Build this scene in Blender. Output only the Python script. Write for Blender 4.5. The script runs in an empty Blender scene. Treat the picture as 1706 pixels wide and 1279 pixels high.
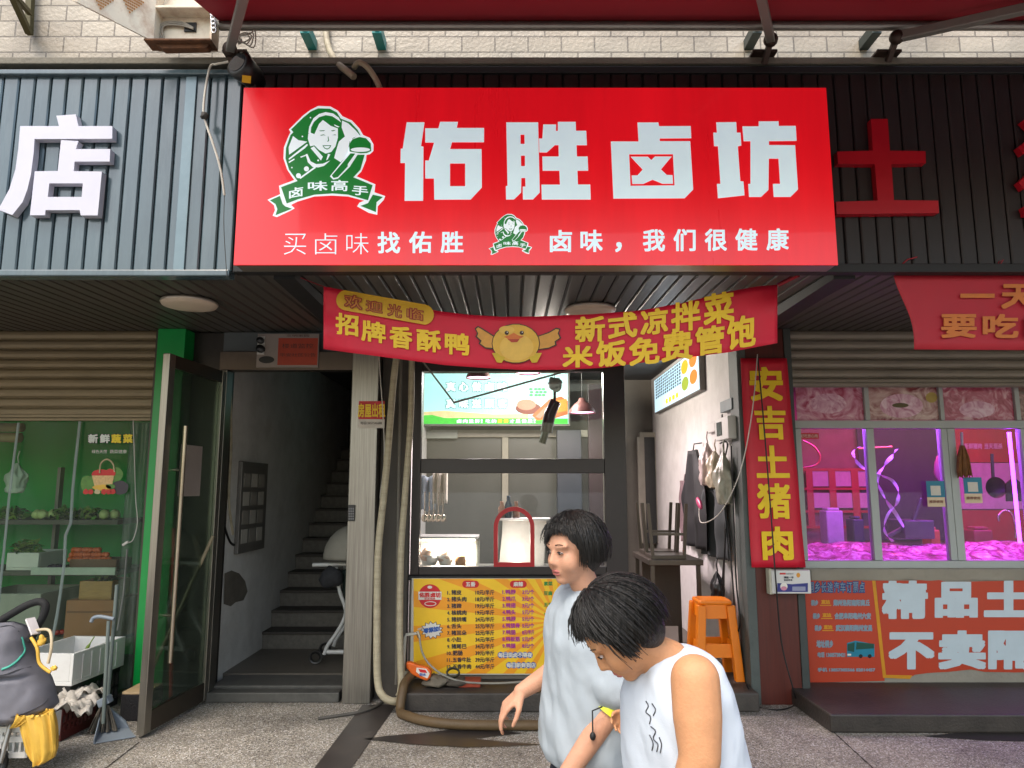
import bpy, bmesh, math, random
from mathutils import Vector, Matrix, noise
from mathutils.geometry import tessellate_polygon
random.seed(7)
S = bpy.context.scene
COL = S.collection
R = math.radians
# ---------------------------------------------------------------- camera, sky, sun, exposure
FPX, TILT, EYE = 1200.0, R(8.3), 1.55          # focal length in photo pixels, upward tilt, eye height
cam = bpy.data.cameras.new('camera'); cam.sensor_width = 36; cam.lens = 36 * FPX / 1706
cam.clip_start = 0.05; cam.clip_end = 3000
cam_o = bpy.data.objects.new('camera', cam); COL.objects.link(cam_o)
cam_o.location = (0, 0, EYE); cam_o.rotation_euler = (R(90) + TILT, 0, 0); S.camera = cam_o
SUN_EL, SUN_ROT = R(58), R(205)
w = bpy.data.worlds.new('World'); S.world = w; w.use_nodes = True
wn = w.node_tree.nodes; wl = w.node_tree.links
sky = wn.new('ShaderNodeTexSky'); sky.sky_type = 'NISHITA'; sky.sun_disc = False
sky.sun_elevation = SUN_EL; sky.sun_rotation = SUN_ROT; sky.air_density = 1.6; sky.dust_density = 4.0
wl.new(sky.outputs['Color'], wn['Background'].inputs['Color']); wn['Background'].inputs['Strength'].default_value = 0.15
sl = bpy.data.lights.new('sun', 'SUN'); sl.energy = .7; sl.angle = R(14); sl.color = (1, .96, .9)
so = bpy.data.objects.new('sun', sl); COL.objects.link(so)
# sun stands behind the photographer: azimuth measured like the sky's rotation
sdir = Vector((math.sin(SUN_ROT) * math.cos(SUN_EL), math.cos(SUN_ROT) * math.cos(SUN_EL), math.sin(SUN_EL)))
so.rotation_euler = sdir.to_track_quat('Z', 'Y').to_euler(); so.location = sdir * 30
S.view_settings.view_transform = 'Standard'; S.view_settings.look = 'None'
S.view_settings.exposure = 1.3; S.view_settings.gamma = 1
S.cycles.max_bounces = 8; S.cycles.transparent_max_bounces = 16; S.cycles.use_denoising = True
S.cycles.sample_clamp_indirect = 6; S.cycles.caustics_reflective = False; S.cycles.caustics_refractive = False

# ---------------------------------------------------------------- helpers
CT, ST = math.cos(TILT), math.sin(TILT)
def ray(px, py):
    u = -(py - 639.5) / FPX
    return (px - 853) / FPX, CT - u * ST, ST + u * CT
def at(px, py, Y):
    d = ray(px, py); t = Y / d[1]
    return Vector((d[0] * t, Y, EYE + d[2] * t))
def gr(px, py, z=0.0):
    d = ray(px, py); t = (z - EYE) / d[2]
    return Vector((d[0] * t, d[1] * t, z))
def atx(px, py, X):
    d = ray(px, py); t = X / d[0]
    return Vector((X, d[1] * t, EYE + d[2] * t))
def lin(h):
    if not isinstance(h, str): return (*h[:3], 1)
    h = h.lstrip('#'); o = []
    for i in (0, 2, 4):
        c = int(h[i:i + 2], 16) / 255
        o.append(c / 12.92 if c <= .04045 else ((c + .055) / 1.055) ** 2.4)
    return (*o, 1)
MATS = {}
def M(name, col='#808080', rough=.6, metal=0, var=.15, scale=6, bump=0, bscale=60, spec=.5, emit=0, ecol=None, alpha=1, stretch=(1, 1, 1), dirt=0, dcol='#2a241c', dscale=3, coat=0):
    if name in MATS: return MATS[name]
    m = bpy.data.materials.new(name); m.use_nodes = True; MATS[name] = m
    n = m.node_tree.nodes; l = m.node_tree.links; b = n['Principled BSDF']
    tc = n.new('ShaderNodeTexCoord'); mp = n.new('ShaderNodeMapping'); mp.inputs['Scale'].default_value = stretch
    l.new(tc.outputs['Object'], mp.inputs['Vector'])
    c = lin(col)
    nz = n.new('ShaderNodeTexNoise'); nz.inputs['Scale'].default_value = scale; nz.inputs['Detail'].default_value = 6
    nz.inputs['Roughness'].default_value = .65
    l.new(mp.outputs['Vector'], nz.inputs['Vector'])
    mx = n.new('ShaderNodeMix'); mx.data_type = 'RGBA'
    mx.inputs['A'].default_value = (*[x * (1 - var) for x in c[:3]], 1)
    mx.inputs['B'].default_value = (*[min(1, x * (1 + var)) for x in c[:3]], 1)
    rp = n.new('ShaderNodeMapRange'); rp.inputs['From Min'].default_value = .3; rp.inputs['From Max'].default_value = .7
    l.new(nz.outputs['Fac'], rp.inputs['Value']); l.new(rp.outputs['Result'], mx.inputs['Factor'])
    out = mx.outputs['Result']
    if dirt:
        n2 = n.new('ShaderNodeTexNoise'); n2.inputs['Scale'].default_value = dscale; n2.inputs['Detail'].default_value = 8
        n2.inputs['Roughness'].default_value = .7
        l.new(mp.outputs['Vector'], n2.inputs['Vector'])
        r2 = n.new('ShaderNodeMapRange'); r2.inputs['From Min'].default_value = .48; r2.inputs['From Max'].default_value = .75
        r2.inputs['To Max'].default_value = dirt
        l.new(n2.outputs['Fac'], r2.inputs['Value'])
        m2 = n.new('ShaderNodeMix'); m2.data_type = 'RGBA'; m2.inputs['B'].default_value = lin(dcol)
        l.new(r2.outputs['Result'], m2.inputs['Factor']); l.new(out, m2.inputs['A']); out = m2.outputs['Result']
    l.new(out, b.inputs['Base Color'])
    rr = n.new('ShaderNodeMapRange'); rr.inputs['To Min'].default_value = max(0, rough - .08); rr.inputs['To Max'].default_value = min(1, rough + .1)
    l.new(nz.outputs['Fac'], rr.inputs['Value']); l.new(rr.outputs['Result'], b.inputs['Roughness'])
    b.inputs['Metallic'].default_value = metal; b.inputs['Specular IOR Level'].default_value = spec
    b.inputs['Coat Weight'].default_value = coat
    if alpha < 1: b.inputs['Alpha'].default_value = alpha
    if bump:
        nb = n.new('ShaderNodeTexNoise'); nb.inputs['Scale'].default_value = bscale; nb.inputs['Detail'].default_value = 5
        l.new(mp.outputs['Vector'], nb.inputs['Vector'])
        bp = n.new('ShaderNodeBump'); bp.inputs['Strength'].default_value = min(1, bump); bp.inputs['Distance'].default_value = .01
        l.new(nb.outputs['Fac'], bp.inputs['Height']); l.new(bp.outputs['Normal'], b.inputs['Normal'])
    if emit:
        b.inputs['Emission Strength'].default_value = emit
        if ecol: b.inputs['Emission Color'].default_value = lin(ecol)
        else: l.new(out, b.inputs['Emission Color'])
    return m
def GLASS(name, tint='#ffffff', refl=1.0, rough=.02, haze=0.0, hcol='#888888'):
    if name in MATS: return MATS[name]
    m = bpy.data.materials.new(name); m.use_nodes = True; MATS[name] = m
    n = m.node_tree.nodes; l = m.node_tree.links; n.remove(n['Principled BSDF'])
    t = n.new('ShaderNodeBsdfTransparent'); t.inputs['Color'].default_value = lin(tint)
    g = n.new('ShaderNodeBsdfGlossy'); g.inputs['Roughness'].default_value = rough
    f = n.new('ShaderNodeFresnel'); f.inputs['IOR'].default_value = 1.45
    k = n.new('ShaderNodeMath'); k.operation = 'MULTIPLY'; k.inputs[1].default_value = refl
    l.new(f.outputs['Fac'], k.inputs[0])
    mx = n.new('ShaderNodeMixShader'); l.new(k.outputs['Value'], mx.inputs['Fac']); l.new(t.outputs[0], mx.inputs[1]); l.new(g.outputs[0], mx.inputs[2])
    last = mx
    if haze:
        d = n.new('ShaderNodeBsdfDiffuse'); d.inputs['Color'].default_value = lin(hcol)
        tc = n.new('ShaderNodeTexCoord'); nz = n.new('ShaderNodeTexNoise'); nz.inputs['Scale'].default_value = 5; nz.inputs['Detail'].default_value = 6
        mp = n.new('ShaderNodeMapping'); mp.inputs['Scale'].default_value = (3, 3, .6); l.new(tc.outputs['Object'], mp.inputs['Vector'])
        l.new(mp.outputs['Vector'], nz.inputs['Vector'])
        r = n.new('ShaderNodeMapRange'); r.inputs['From Min'].default_value = .3; r.inputs['From Max'].default_value = .8
        r.inputs['To Min'].default_value = haze * .5; r.inputs['To Max'].default_value = haze * 1.8
        l.new(nz.outputs['Fac'], r.inputs['Value'])
        m2 = n.new('ShaderNodeMixShader'); l.new(r.outputs['Result'], m2.inputs['Fac']); l.new(mx.outputs[0], m2.inputs[1]); l.new(d.outputs[0], m2.inputs[2]); last = m2
    l.new(last.outputs[0], n['Material Output'].inputs['Surface'])
    return m
_TX = {}
def textdata(s, off=0.0):
    if (s, off) in _TX: return _TX[(s, off)]
    cu = bpy.data.curves.new('t', 'FONT'); cu.body = s; cu.size = 1; cu.offset = off; cu.resolution_u = 2
    o = bpy.data.objects.new('t', cu); COL.objects.link(o)
    dg = bpy.context.evaluated_depsgraph_get(); me = bpy.data.meshes.new_from_object(o.evaluated_get(dg))
    v = [(p.co.x, p.co.y) for p in me.vertices]; f = [tuple(p.vertices) for p in me.polygons]
    bpy.data.objects.remove(o); bpy.data.curves.remove(cu); bpy.data.meshes.remove(me)
    x0 = min(p[0] for p in v); x1 = max(p[0] for p in v); y0 = min(p[1] for p in v); y1 = max(p[1] for p in v)
    r = ([((a - x0) / (x1 - x0), (b - y0) / (y1 - y0)) for a, b in v], f, x1 - x0, y1 - y0)
    _TX[(s, off)] = r
    return r
WPOS = {}
class MB:
    def __init__(s): s.v = []; s.f = []; s.m = []; s.s = []
    def add(s, vs, fs, mi=0, sm=False):
        k = len(s.v); s.v += [Vector(p) for p in vs]
        for f in fs: s.f.append([i + k for i in f]); s.m.append(mi); s.s.append(sm)
    def box(s, x0, x1, y0, y1, z0, z1, mi=0):
        s.add([(x0, y0, z0), (x1, y0, z0), (x1, y1, z0), (x0, y1, z0), (x0, y0, z1), (x1, y0, z1), (x1, y1, z1), (x0, y1, z1)],
              [(0, 3, 2, 1), (4, 5, 6, 7), (0, 1, 5, 4), (1, 2, 6, 5), (2, 3, 7, 6), (3, 0, 4, 7)], mi); return s
    def pbox(s, px0, py0, px1, py1, Y, d, mi=0):       # box whose front face covers a photo rectangle on the plane y = Y
        a = at(px0, py1, Y); b = at(px1, py0, Y); s.box(a.x, b.x, Y, Y + d, a.z, b.z, mi); return s
    def prism(s, pts, ext, mi=0):                        # planar loop pushed along ext
        n = len(pts); e = Vector(ext); pts = [Vector(p) for p in pts]
        s.add(pts + [p + e for p in pts], [tuple(range(n - 1, -1, -1)), tuple(range(n, 2 * n))] + [(i, (i + 1) % n, n + (i + 1) % n, n + i) for i in range(n)], mi); return s
    def beam(s, p, q, w, h=None, mi=0, up=(0, 0, 1)):
        h = h or w; p = Vector(p); q = Vector(q); d = (q - p).normalized(); u = Vector(up)
        if abs(d.dot(u)) > .98: u = Vector((0, 1, 0))
        a = d.cross(u).normalized() * w / 2; b = a.cross(d).normalized() * h / 2
        s.add([p - a - b, p + a - b, p + a + b, p - a + b, q - a - b, q + a - b, q + a + b, q - a + b],
              [(0, 3, 2, 1), (4, 5, 6, 7), (0, 1, 5, 4), (1, 2, 6, 5), (2, 3, 7, 6), (3, 0, 4, 7)], mi); return s
    def tube(s, pts, r, n=8, mi=0, cap=True, smooth_path=0, flat=1.0):
        pts = [Vector(p) for p in pts]
        if smooth_path:
            q = []
            P = [pts[0]] + pts + [pts[-1]]
            for i in range(1, len(P) - 2):
                for k in range(smooth_path):
                    t = k / smooth_path; a, b, c, d = P[i - 1:i + 3]
                    q.append(.5 * ((2 * b) + (c - a) * t + (2 * a - 5 * b + 4 * c - d) * t * t + (3 * b - a - 3 * c + d) * t ** 3))
            pts = q + [pts[-1]]
        N = len(pts); vs = []; pu = None
        for i, p in enumerate(pts):
            d = (pts[min(i + 1, N - 1)] - pts[max(i - 1, 0)])
            d = d.normalized() if d.length > 1e-9 else Vector((0, 0, 1))
            if pu is None: pu = Vector((0, 0, 1)) if abs(d.z) < .9 else Vector((0, 1, 0))
            a = d.cross(pu).normalized(); pu = a.cross(d).normalized()
            rr = r[min(i * len(r) // N, len(r) - 1)] if isinstance(r, (list, tuple)) else r
            for k in range(n):
                t = 2 * math.pi * k / n; vs.append(p + a * math.cos(t) * rr + pu * math.sin(t) * rr * flat)
        fs = [(i * n + k, i * n + (k + 1) % n, (i + 1) * n + (k + 1) % n, (i + 1) * n + k) for i in range(N - 1) for k in range(n)]
        s.add(vs, fs, mi, True)
        if cap: s.add(vs[:n], [tuple(range(n - 1, -1, -1))], mi); s.add(vs[-n:], [tuple(range(n))], mi)
        return s
    def lathe(s, prof, c, n=24, axis='Z', mi=0, ang=2 * math.pi, sx=1, sy=1):
        c = Vector(c); vs = []
        full = abs(ang - 2 * math.pi) < 1e-6
        for r, z in prof:
            for k in range(n):
                t = ang * k / (n if full else n - 1); x, y = r * math.cos(t) * sx, r * math.sin(t) * sy
                vs.append(c + (Vector((x, y, z)) if axis == 'Z' else Vector((x, z, y)) if axis == 'Y' else Vector((z, x, y))))
        kk = n if full else n - 1
        s.add(vs, [(i * n + k, i * n + (k + 1) % n, (i + 1) * n + (k + 1) % n, (i + 1) * n + k) for i in range(len(prof) - 1) for k in range(kk)], mi, True)
        return s
    def ball(s, c, rx, ry=None, rz=None, mi=0, nu=14, nv=9, rot=None, wob=0):
        ry = ry or rx; rz = rz or rx; c = Vector(c); vs = []
        sd = random.random() * 50
        for j in range(nv + 1):
            for i in range(nu):
                a = math.pi * j / nv; t = 2 * math.pi * i / nu
                p = Vector((math.sin(a) * math.cos(t), math.sin(a) * math.sin(t), math.cos(a)))
                if wob: p *= 1 + wob * noise.noise(p * 1.7 + Vector((sd, 0, 0)))
                p = Vector((p.x * rx, p.y * ry, p.z * rz))
                if rot: p = rot @ p
                vs.append(c + p)
        s.add(vs, [(j * nu + i, (j + 1) * nu + i, (j + 1) * nu + (i + 1) % nu, j * nu + (i + 1) % nu) for j in range(nv) for i in range(nu)], mi, True); return s
    def grid(s, fn, nu, nv, mi=0, sm=True):
        vs = [fn(i / nu, j / nv) for j in range(nv + 1) for i in range(nu + 1)]
        s.add(vs, [(j * (nu + 1) + i, j * (nu + 1) + i + 1, (j + 1) * (nu + 1) + i + 1, (j + 1) * (nu + 1) + i) for j in range(nv) for i in range(nu)], mi, sm); return s
    def loops(s, loops, fn, mi=0, ext=None):             # filled 2D outline (later loops are holes); fn maps (x, y) to space
        L = [[Vector((x, y, 0)) for x, y in l] for l in loops]
        tris = tessellate_polygon(L); flat = [p for l in L for p in l]
        P = [Vector(fn(p.x, p.y)) for p in flat]
        s.add(P, [tuple(t) for t in tris], mi)
        if ext is not None:
            e = Vector(ext); k = 0
            for l in L:
                n = len(l); q = P[k:k + n]; k += n
                s.add(q + [p + e for p in q], [(i, (i + 1) % n, n + (i + 1) % n, n + i) for i in range(n)], mi)
        return s
    def ppoly(s, loops, Y, mi=0, ext=None):              # outline in photo pixels on the plane y = Y
        if not isinstance(loops[0][0], (tuple, list)): loops = [loops]
        return s.loops(loops, lambda x, y: at(x, y, Y), mi, ext)
    def text(s, t, fn, mi=0, off=0.0):                   # text box 0..1 mapped through fn
        v, f, W, H = textdata(t, min(off, 0))
        if off <= 0: s.add([fn(x, y) for x, y in v], f, mi); return s
        o0 = Vector(fn(.5, .5)); nr = (Vector(fn(.6, .5)) - o0).cross(Vector(fn(.5, .6)) - o0).normalized() * .00012
        dx, dy = off / W, off / H                        # bold strokes: the glyph laid down several times, a hair apart
        for k, (a, b) in enumerate([(math.cos(q * .7854 + .39) * (1.08), math.sin(q * .7854 + .39) * 1.08) for q in range(8)] + [(-.95, -.95), (.95, -.95), (-.95, .95), (.95, .95), (0, 0)]):
            s.add([Vector(fn((x * (1 - 2 * dx) + dx) + a * dx, (y * (1 - 2 * dy) + dy) + b * dy)) + nr * k for x, y in v], f, mi)
        return s
    def tquad(s, t, bl, br, tr, tl, mi=0, off=0.0):
        bl, br, tr, tl = map(Vector, (bl, br, tr, tl))
        return s.text(t, lambda x, y: (bl * (1 - x) + br * x) * (1 - y) + (tl * (1 - x) + tr * x) * y, mi, off)
    def ptext(s, t, x0, y0, x1, y1, Y, mi=0, off=0.0, skew=0):   # photo rectangle on y = Y; skew: right end lower by so many pixels
        return s.tquad(t, at(x0, y1, Y), at(x1, y1 + skew, Y), at(x1, y0 + skew, Y), at(x0, y0, Y), mi, off)
    def build(s, name, mats, parent=None, bevel=0, solid=0, segs=2, sub=0, doubles=False, sharp=None, origin=None):
        if not isinstance(mats, (list, tuple)): mats = [mats]
        if not s.v: raise ValueError('empty ' + name)
        lo = Vector([min(v[i] for v in s.v) for i in range(3)]); hi = Vector([max(v[i] for v in s.v) for i in range(3)])
        c = Vector(origin) if origin else Vector(((lo.x + hi.x) / 2, (lo.y + hi.y) / 2, lo.z))
        me = bpy.data.meshes.new(name); me.from_pydata([v - c for v in s.v], [], s.f)
        for m in mats: me.materials.append(m)
        me.polygons.foreach_set('material_index', s.m); me.polygons.foreach_set('use_smooth', s.s)
        if doubles or sub:
            bm = bmesh.new(); bm.from_mesh(me); bmesh.ops.remove_doubles(bm, verts=bm.verts, dist=1e-5)
            bmesh.ops.recalc_face_normals(bm, faces=bm.faces); bm.to_mesh(me); bm.free()
        me.update()
        o = bpy.data.objects.new(name, me); COL.objects.link(o)
        if parent is not None:
            o.parent = parent; o.location = c - WPOS[parent.name]
        else: o.location = c
        WPOS[o.name] = c
        if solid:
            md = o.modifiers.new('solid', 'SOLIDIFY'); md.thickness = solid; md.offset = 0
        if sub:
            md = o.modifiers.new('sub', 'SUBSURF'); md.levels = md.render_levels = sub
        if bevel:
            md = o.modifiers.new('bevel', 'BEVEL'); md.width = bevel; md.segments = segs; md.limit_method = 'ANGLE'; md.angle_limit = R(40)
        return o
def tag(o, label, cat, group=None, kind=None):
    if label: o['label'] = label
    if cat: o['category'] = cat
    if group: o['group'] = group
    if kind: o['kind'] = kind
    return o
def thing(name, label, cat, loc=(0, 0, 0), group=None):
    o = bpy.data.objects.new(name, None); COL.objects.link(o); o.location = loc; o.empty_display_size = .1
    WPOS[o.name] = Vector(loc); return tag(o, label, cat, group)
def struct(o):
    o['kind'] = 'structure'; return o
def mesh_of(o):
    dg = bpy.context.evaluated_depsgraph_get(); return bpy.data.meshes.new_from_object(o.evaluated_get(dg))
def remeshed(mb, voxel, smooth=6):                        # union of overlapping closed shapes as one smooth skin
    me = bpy.data.meshes.new('r'); me.from_pydata(mb.v, [], mb.f); o = bpy.data.objects.new('r', me); COL.objects.link(o)
    md = o.modifiers.new('r', 'REMESH'); md.mode = 'VOXEL'; md.voxel_size = voxel
    sm = o.modifiers.new('s', 'SMOOTH'); sm.iterations = smooth; sm.factor = .5
    m2 = mesh_of(o); bpy.data.objects.remove(o); out = MB()
    out.add([v.co.copy() for v in m2.vertices], [tuple(p.vertices) for p in m2.polygons], 0, True)
    bpy.data.meshes.remove(m2); return out
def lamp(name, kind, loc, energy, col, size=.3, size_y=None, rot=(0, 0, 0), parent=None, spot=None):
    l = bpy.data.lights.new(name, kind); l.energy = energy; l.color = lin(col)[:3]
    if kind == 'AREA':
        l.size = size
        if size_y: l.shape = 'RECTANGLE'; l.size_y = size_y
    elif kind == 'POINT': l.shadow_soft_size = size
    o = bpy.data.objects.new(name, l); COL.objects.link(o); o.location = loc; o.rotation_euler = rot
    if parent is not None: o.parent = parent; o.location = Vector(loc) - WPOS[parent.name]
    return o
# ---------------------------------------------------------------- materials of the setting
def ground_mat():
    m = bpy.data.materials.new('pebble_dash'); m.use_nodes = True; n = m.node_tree.nodes; l = m.node_tree.links; b = n['Principled BSDF']
    tc = n.new('ShaderNodeTexCoord')
    v = n.new('ShaderNodeTexVoronoi'); v.inputs['Scale'].default_value = 125; l.new(tc.outputs['Object'], v.inputs['Vector'])
    r = n.new('ShaderNodeValToRGB'); e = r.color_ramp
    for p, c in ((0, '#3a362f'), (.3, '#7a7166'), (.55, '#978d80'), (.8, '#bbb2a4'), (1, '#ddd6c8')):
        k = e.elements[0] if p == 0 else e.elements[1] if p == 1 else e.elements.new(p)
        k.color = lin(c)
    sp = n.new('ShaderNodeSeparateColor'); l.new(v.outputs['Color'], sp.inputs['Color']); l.new(sp.outputs[0], r.inputs['Fac'])
    e2 = n.new('ShaderNodeTexVoronoi'); e2.feature = 'DISTANCE_TO_EDGE'; e2.inputs['Scale'].default_value = 125; l.new(tc.outputs['Object'], e2.inputs['Vector'])
    g = n.new('ShaderNodeMapRange'); g.inputs['From Max'].default_value = .12; l.new(e2.outputs['Distance'], g.inputs['Value'])
    mx = n.new('ShaderNodeMix'); mx.data_type = 'RGBA'; mx.inputs['A'].default_value = lin('#4a443b'); l.new(g.outputs['Result'], mx.inputs['Factor']); l.new(r.outputs['Color'], mx.inputs['B'])
    nz = n.new('ShaderNodeTexNoise'); nz.inputs['Scale'].default_value = 1.6; nz.inputs['Detail'].default_value = 7; nz.inputs['Roughness'].default_value = .7; l.new(tc.outputs['Object'], nz.inputs['Vector'])
    q = n.new('ShaderNodeMapRange'); q.inputs['From Min'].default_value = .35; q.inputs['From Max'].default_value = .7; q.inputs['To Min'].default_value = .5; q.inputs['To Max'].default_value = 1.1; l.new(nz.outputs['Fac'], q.inputs['Value'])
    mu = n.new('ShaderNodeMix'); mu.data_type = 'RGBA'; mu.blend_type = 'MULTIPLY'; mu.inputs['Factor'].default_value = 1
    l.new(mx.outputs['Result'], mu.inputs['A']); l.new(q.outputs['Result'], mu.inputs['B']); l.new(mu.outputs['Result'], b.inputs['Base Color'])
    bp = n.new('ShaderNodeBump'); bp.inputs['Strength'].default_value = .5; bp.inputs['Distance'].default_value = .004; l.new(g.outputs['Result'], bp.inputs['Height']); l.new(bp.outputs['Normal'], b.inputs['Normal'])
    b.inputs['Roughness'].default_value = .55
    return m
def brick_mat(name, c1, c2, mortar, bw, bh, gap=.006, bump=.6, rough=.45, offs=.5):
    m = bpy.data.materials.new(name); m.use_nodes = True; n = m.node_tree.nodes; l = m.node_tree.links; b = n['Principled BSDF']
    tc = n.new('ShaderNodeTexCoord'); sx = n.new('ShaderNodeSeparateXYZ'); cx = n.new('ShaderNodeCombineXYZ')
    l.new(tc.outputs['Object'], sx.inputs[0]); ad = n.new('ShaderNodeMath'); l.new(sx.outputs['X'], ad.inputs[0]); l.new(sx.outputs['Y'], ad.inputs[1])
    l.new(ad.outputs[0], cx.inputs['X']); l.new(sx.outputs['Z'], cx.inputs['Y'])
    t = n.new('ShaderNodeTexBrick'); t.offset = offs; t.inputs['Scale'].default_value = 1; t.inputs['Brick Width'].default_value = bw; t.inputs['Row Height'].default_value = bh
    t.inputs['Mortar Size'].default_value = gap; t.inputs['Mortar Smooth'].default_value = .15; t.inputs['Color1'].default_value = lin(c1); t.inputs['Color2'].default_value = lin(c2); t.inputs['Mortar'].default_value = lin(mortar)
    l.new(cx.outputs[0], t.inputs['Vector'])
    nz = n.new('ShaderNodeTexNoise'); nz.inputs['Scale'].default_value = 2.2; nz.inputs['Detail'].default_value = 8; l.new(tc.outputs['Object'], nz.inputs['Vector'])
    q = n.new('ShaderNodeMapRange'); q.inputs['From Min'].default_value = .3; q.inputs['From Max'].default_value = .7; q.inputs['To Min'].default_value = .62; q.inputs['To Max'].default_value = 1.08; l.new(nz.outputs['Fac'], q.inputs['Value'])
    mu = n.new('ShaderNodeMix'); mu.data_type = 'RGBA'; mu.blend_type = 'MULTIPLY'; mu.inputs['Factor'].default_value = 1
    l.new(t.outputs['Color'], mu.inputs['A']); l.new(q.outputs['Result'], mu.inputs['B']); l.new(mu.outputs['Result'], b.inputs['Base Color'])
    n3 = n.new('ShaderNodeTexNoise'); n3.inputs['Scale'].default_value = 55; n3.inputs['Detail'].default_value = 3; l.new(tc.outputs['Object'], n3.inputs['Vector'])
    inv = n.new('ShaderNodeMath'); inv.operation = 'MULTIPLY_ADD'; inv.inputs[1].default_value = -1.2; l.new(t.outputs['Fac'], inv.inputs[0]); l.new(n3.outputs['Fac'], inv.inputs[2])
    bp = n.new('ShaderNodeBump'); bp.inputs['Strength'].default_value = bump; bp.inputs['Distance'].default_value = .008; l.new(inv.outputs[0], bp.inputs['Height']); l.new(bp.outputs['Normal'], b.inputs['Normal'])
    b.inputs['Roughness'].default_value = rough
    return m
concrete = M('concrete', '#6d6a64', .85, var=.2, bump=.4, dirt=.5)
darkstone = M('dark_stone', '#3c3732', .6, var=.3, scale=9, bump=.25, dirt=.6, dcol='#1b1815')
whitewall = M('painted_plaster', '#c2c0bd', .75, var=.08, bump=.12, bscale=30, dirt=.35, dcol='#6a645c', dscale=1.6)
darkwall = M('dark_plaster', '#3b3a39', .8, var=.2, bump=.2)
floor_tile = M('floor_tile', '#5a544c', .45, var=.2, dirt=.5)
steel = M('brushed_steel', '#84817b', .32, metal=.9, var=.25, scale=5, stretch=(30, 30, .6), dirt=.25, dcol='#4d4030')
alu = M('aluminium', '#a5a7a6', .42, metal=.55, var=.12, dirt=.3, dcol='#565248')
plank_blue = M('blue_grey_planks', '#3b4c54', .16, var=.16, scale=3, stretch=(4, 4, .7), dirt=.3, dcol='#6d7a7e', dscale=2, spec=.9)
plank_pale = M('pale_strip', '#6a7b82', .22, metal=.3, var=.1)
plank_dark = M('dark_brown_planks', '#1c1617', .5, var=.3, scale=4, stretch=(12, 12, .5), dirt=.25, dcol='#3b2f2c')
soffit_m = M('soffit_boards', '#45403b', .42, var=.25, scale=5, stretch=(10, .6, 10), dirt=.3, dcol='#191613')
black = M('matt_black', '#0d0d0e', .6, var=.3)
blackpl = M('black_plastic', '#141415', .35, var=.2)
white_pl = M('white_plastic', '#c9c8c4', .4, var=.06, dirt=.2, dcol='#8a857a')
white_pt = M('white_paint', '#dcdde0', .38, var=.03, dirt=.08, dcol='#a8a8a4')
rust = M('rusted_steel', '#5c3a22', .85, var=.4, scale=14, bump=.5, dirt=.6, dcol='#1e120b', dscale=9)
rusty_white = M('rusty_white_paint', '#d6cdbb', .6, var=.1, dirt=.85, dcol='#8a5124', dscale=5)

# ---------------------------------------------------------------- ground
YC, YF = 3.8, 5.6                                   # cladding plane, shop front plane
g = MB(); g.add([(-300, -300, 0), (300, -300, 0), (300, 300, 0), (-300, 300, 0)], [(0, 1, 2, 3)]); struct(g.build('ground', ground_mat(), origin=(0, 0, 0)))
g = MB(); a, b, c, d = gr(597, 1184), gr(654, 1184), gr(582, 1285), gr(520, 1285)
a2 = a + (a - d) * .12; b2 = b + (b - c) * .12; d2 = d + (d - a) * 2.5; c2 = c + (c - b) * 2.5
for p in (a2, b2, c2, d2): p.z = .004
g.add([d2, c2, b2, a2], [(0, 1, 2, 3)]); struct(g.build('paving_inlay', M('granite_inlay', '#35302d', .45, var=.2, dirt=.5, dcol='#4c4640', dscale=6)))
for a_, b_ in (((1383, 1214), (1466, 1290)), ((232, 1236), (150, 1300)), ((1020, 1216), (1046, 1300))):
    p, q = gr(*a_, .003), gr(*b_, .003); e_ = Vector((.004, 0, 0)); struct(MB().grid(lambda u, v: p.lerp(q, v) + e_ * (2 * u - 1) * (1 + .4 * math.sin(v * 37)), 1, 20).build('paving_joint', M('joint_dirt', '#241f1b', .9)))
patch_px = [(604, 1231), (640, 1226), (700, 1221), (760, 1214), (820, 1215), (870, 1221), (790, 1230), (850, 1236), (905, 1240), (840, 1243), (775, 1245), (690, 1240)]
g = MB(); g.loops([patch_px], lambda x, y: gr(x, y, .004)); struct(g.build('dark_patch', M('dark_paving', '#2b2828', .3, var=.3, scale=30)))  # smooth dark patch laid just above the paving
patch_px2 = [(1540, 1226), (1600, 1220), (1760, 1217), (1760, 1236), (1640, 1233)]
g = MB(); g.loops([patch_px2], lambda x, y: gr(x, y, .004)); struct(g.build('dark_patch', MATS['dark_paving']))
# a curb of dark stone along the foot of the shop fronts
g = MB()
p = gr(662, 1187); x0 = p.x; yf = p.y
g.box(x0, 1.74, yf, 6.0, .001, .13); struct(g.build('doorstep', darkstone, bevel=.012))
g = MB(); g.box(-2.26, -1.27, 5.56, 5.68, .001, .07); g.box(-2.26, -1.27, 5.68, 6.0, .001, .09); struct(g.build('doorstep', M('worn_threshold', '#4e4d49', .6, var=.25, dirt=.6, dcol='#23221f', dscale=5), bevel=.008))

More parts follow.
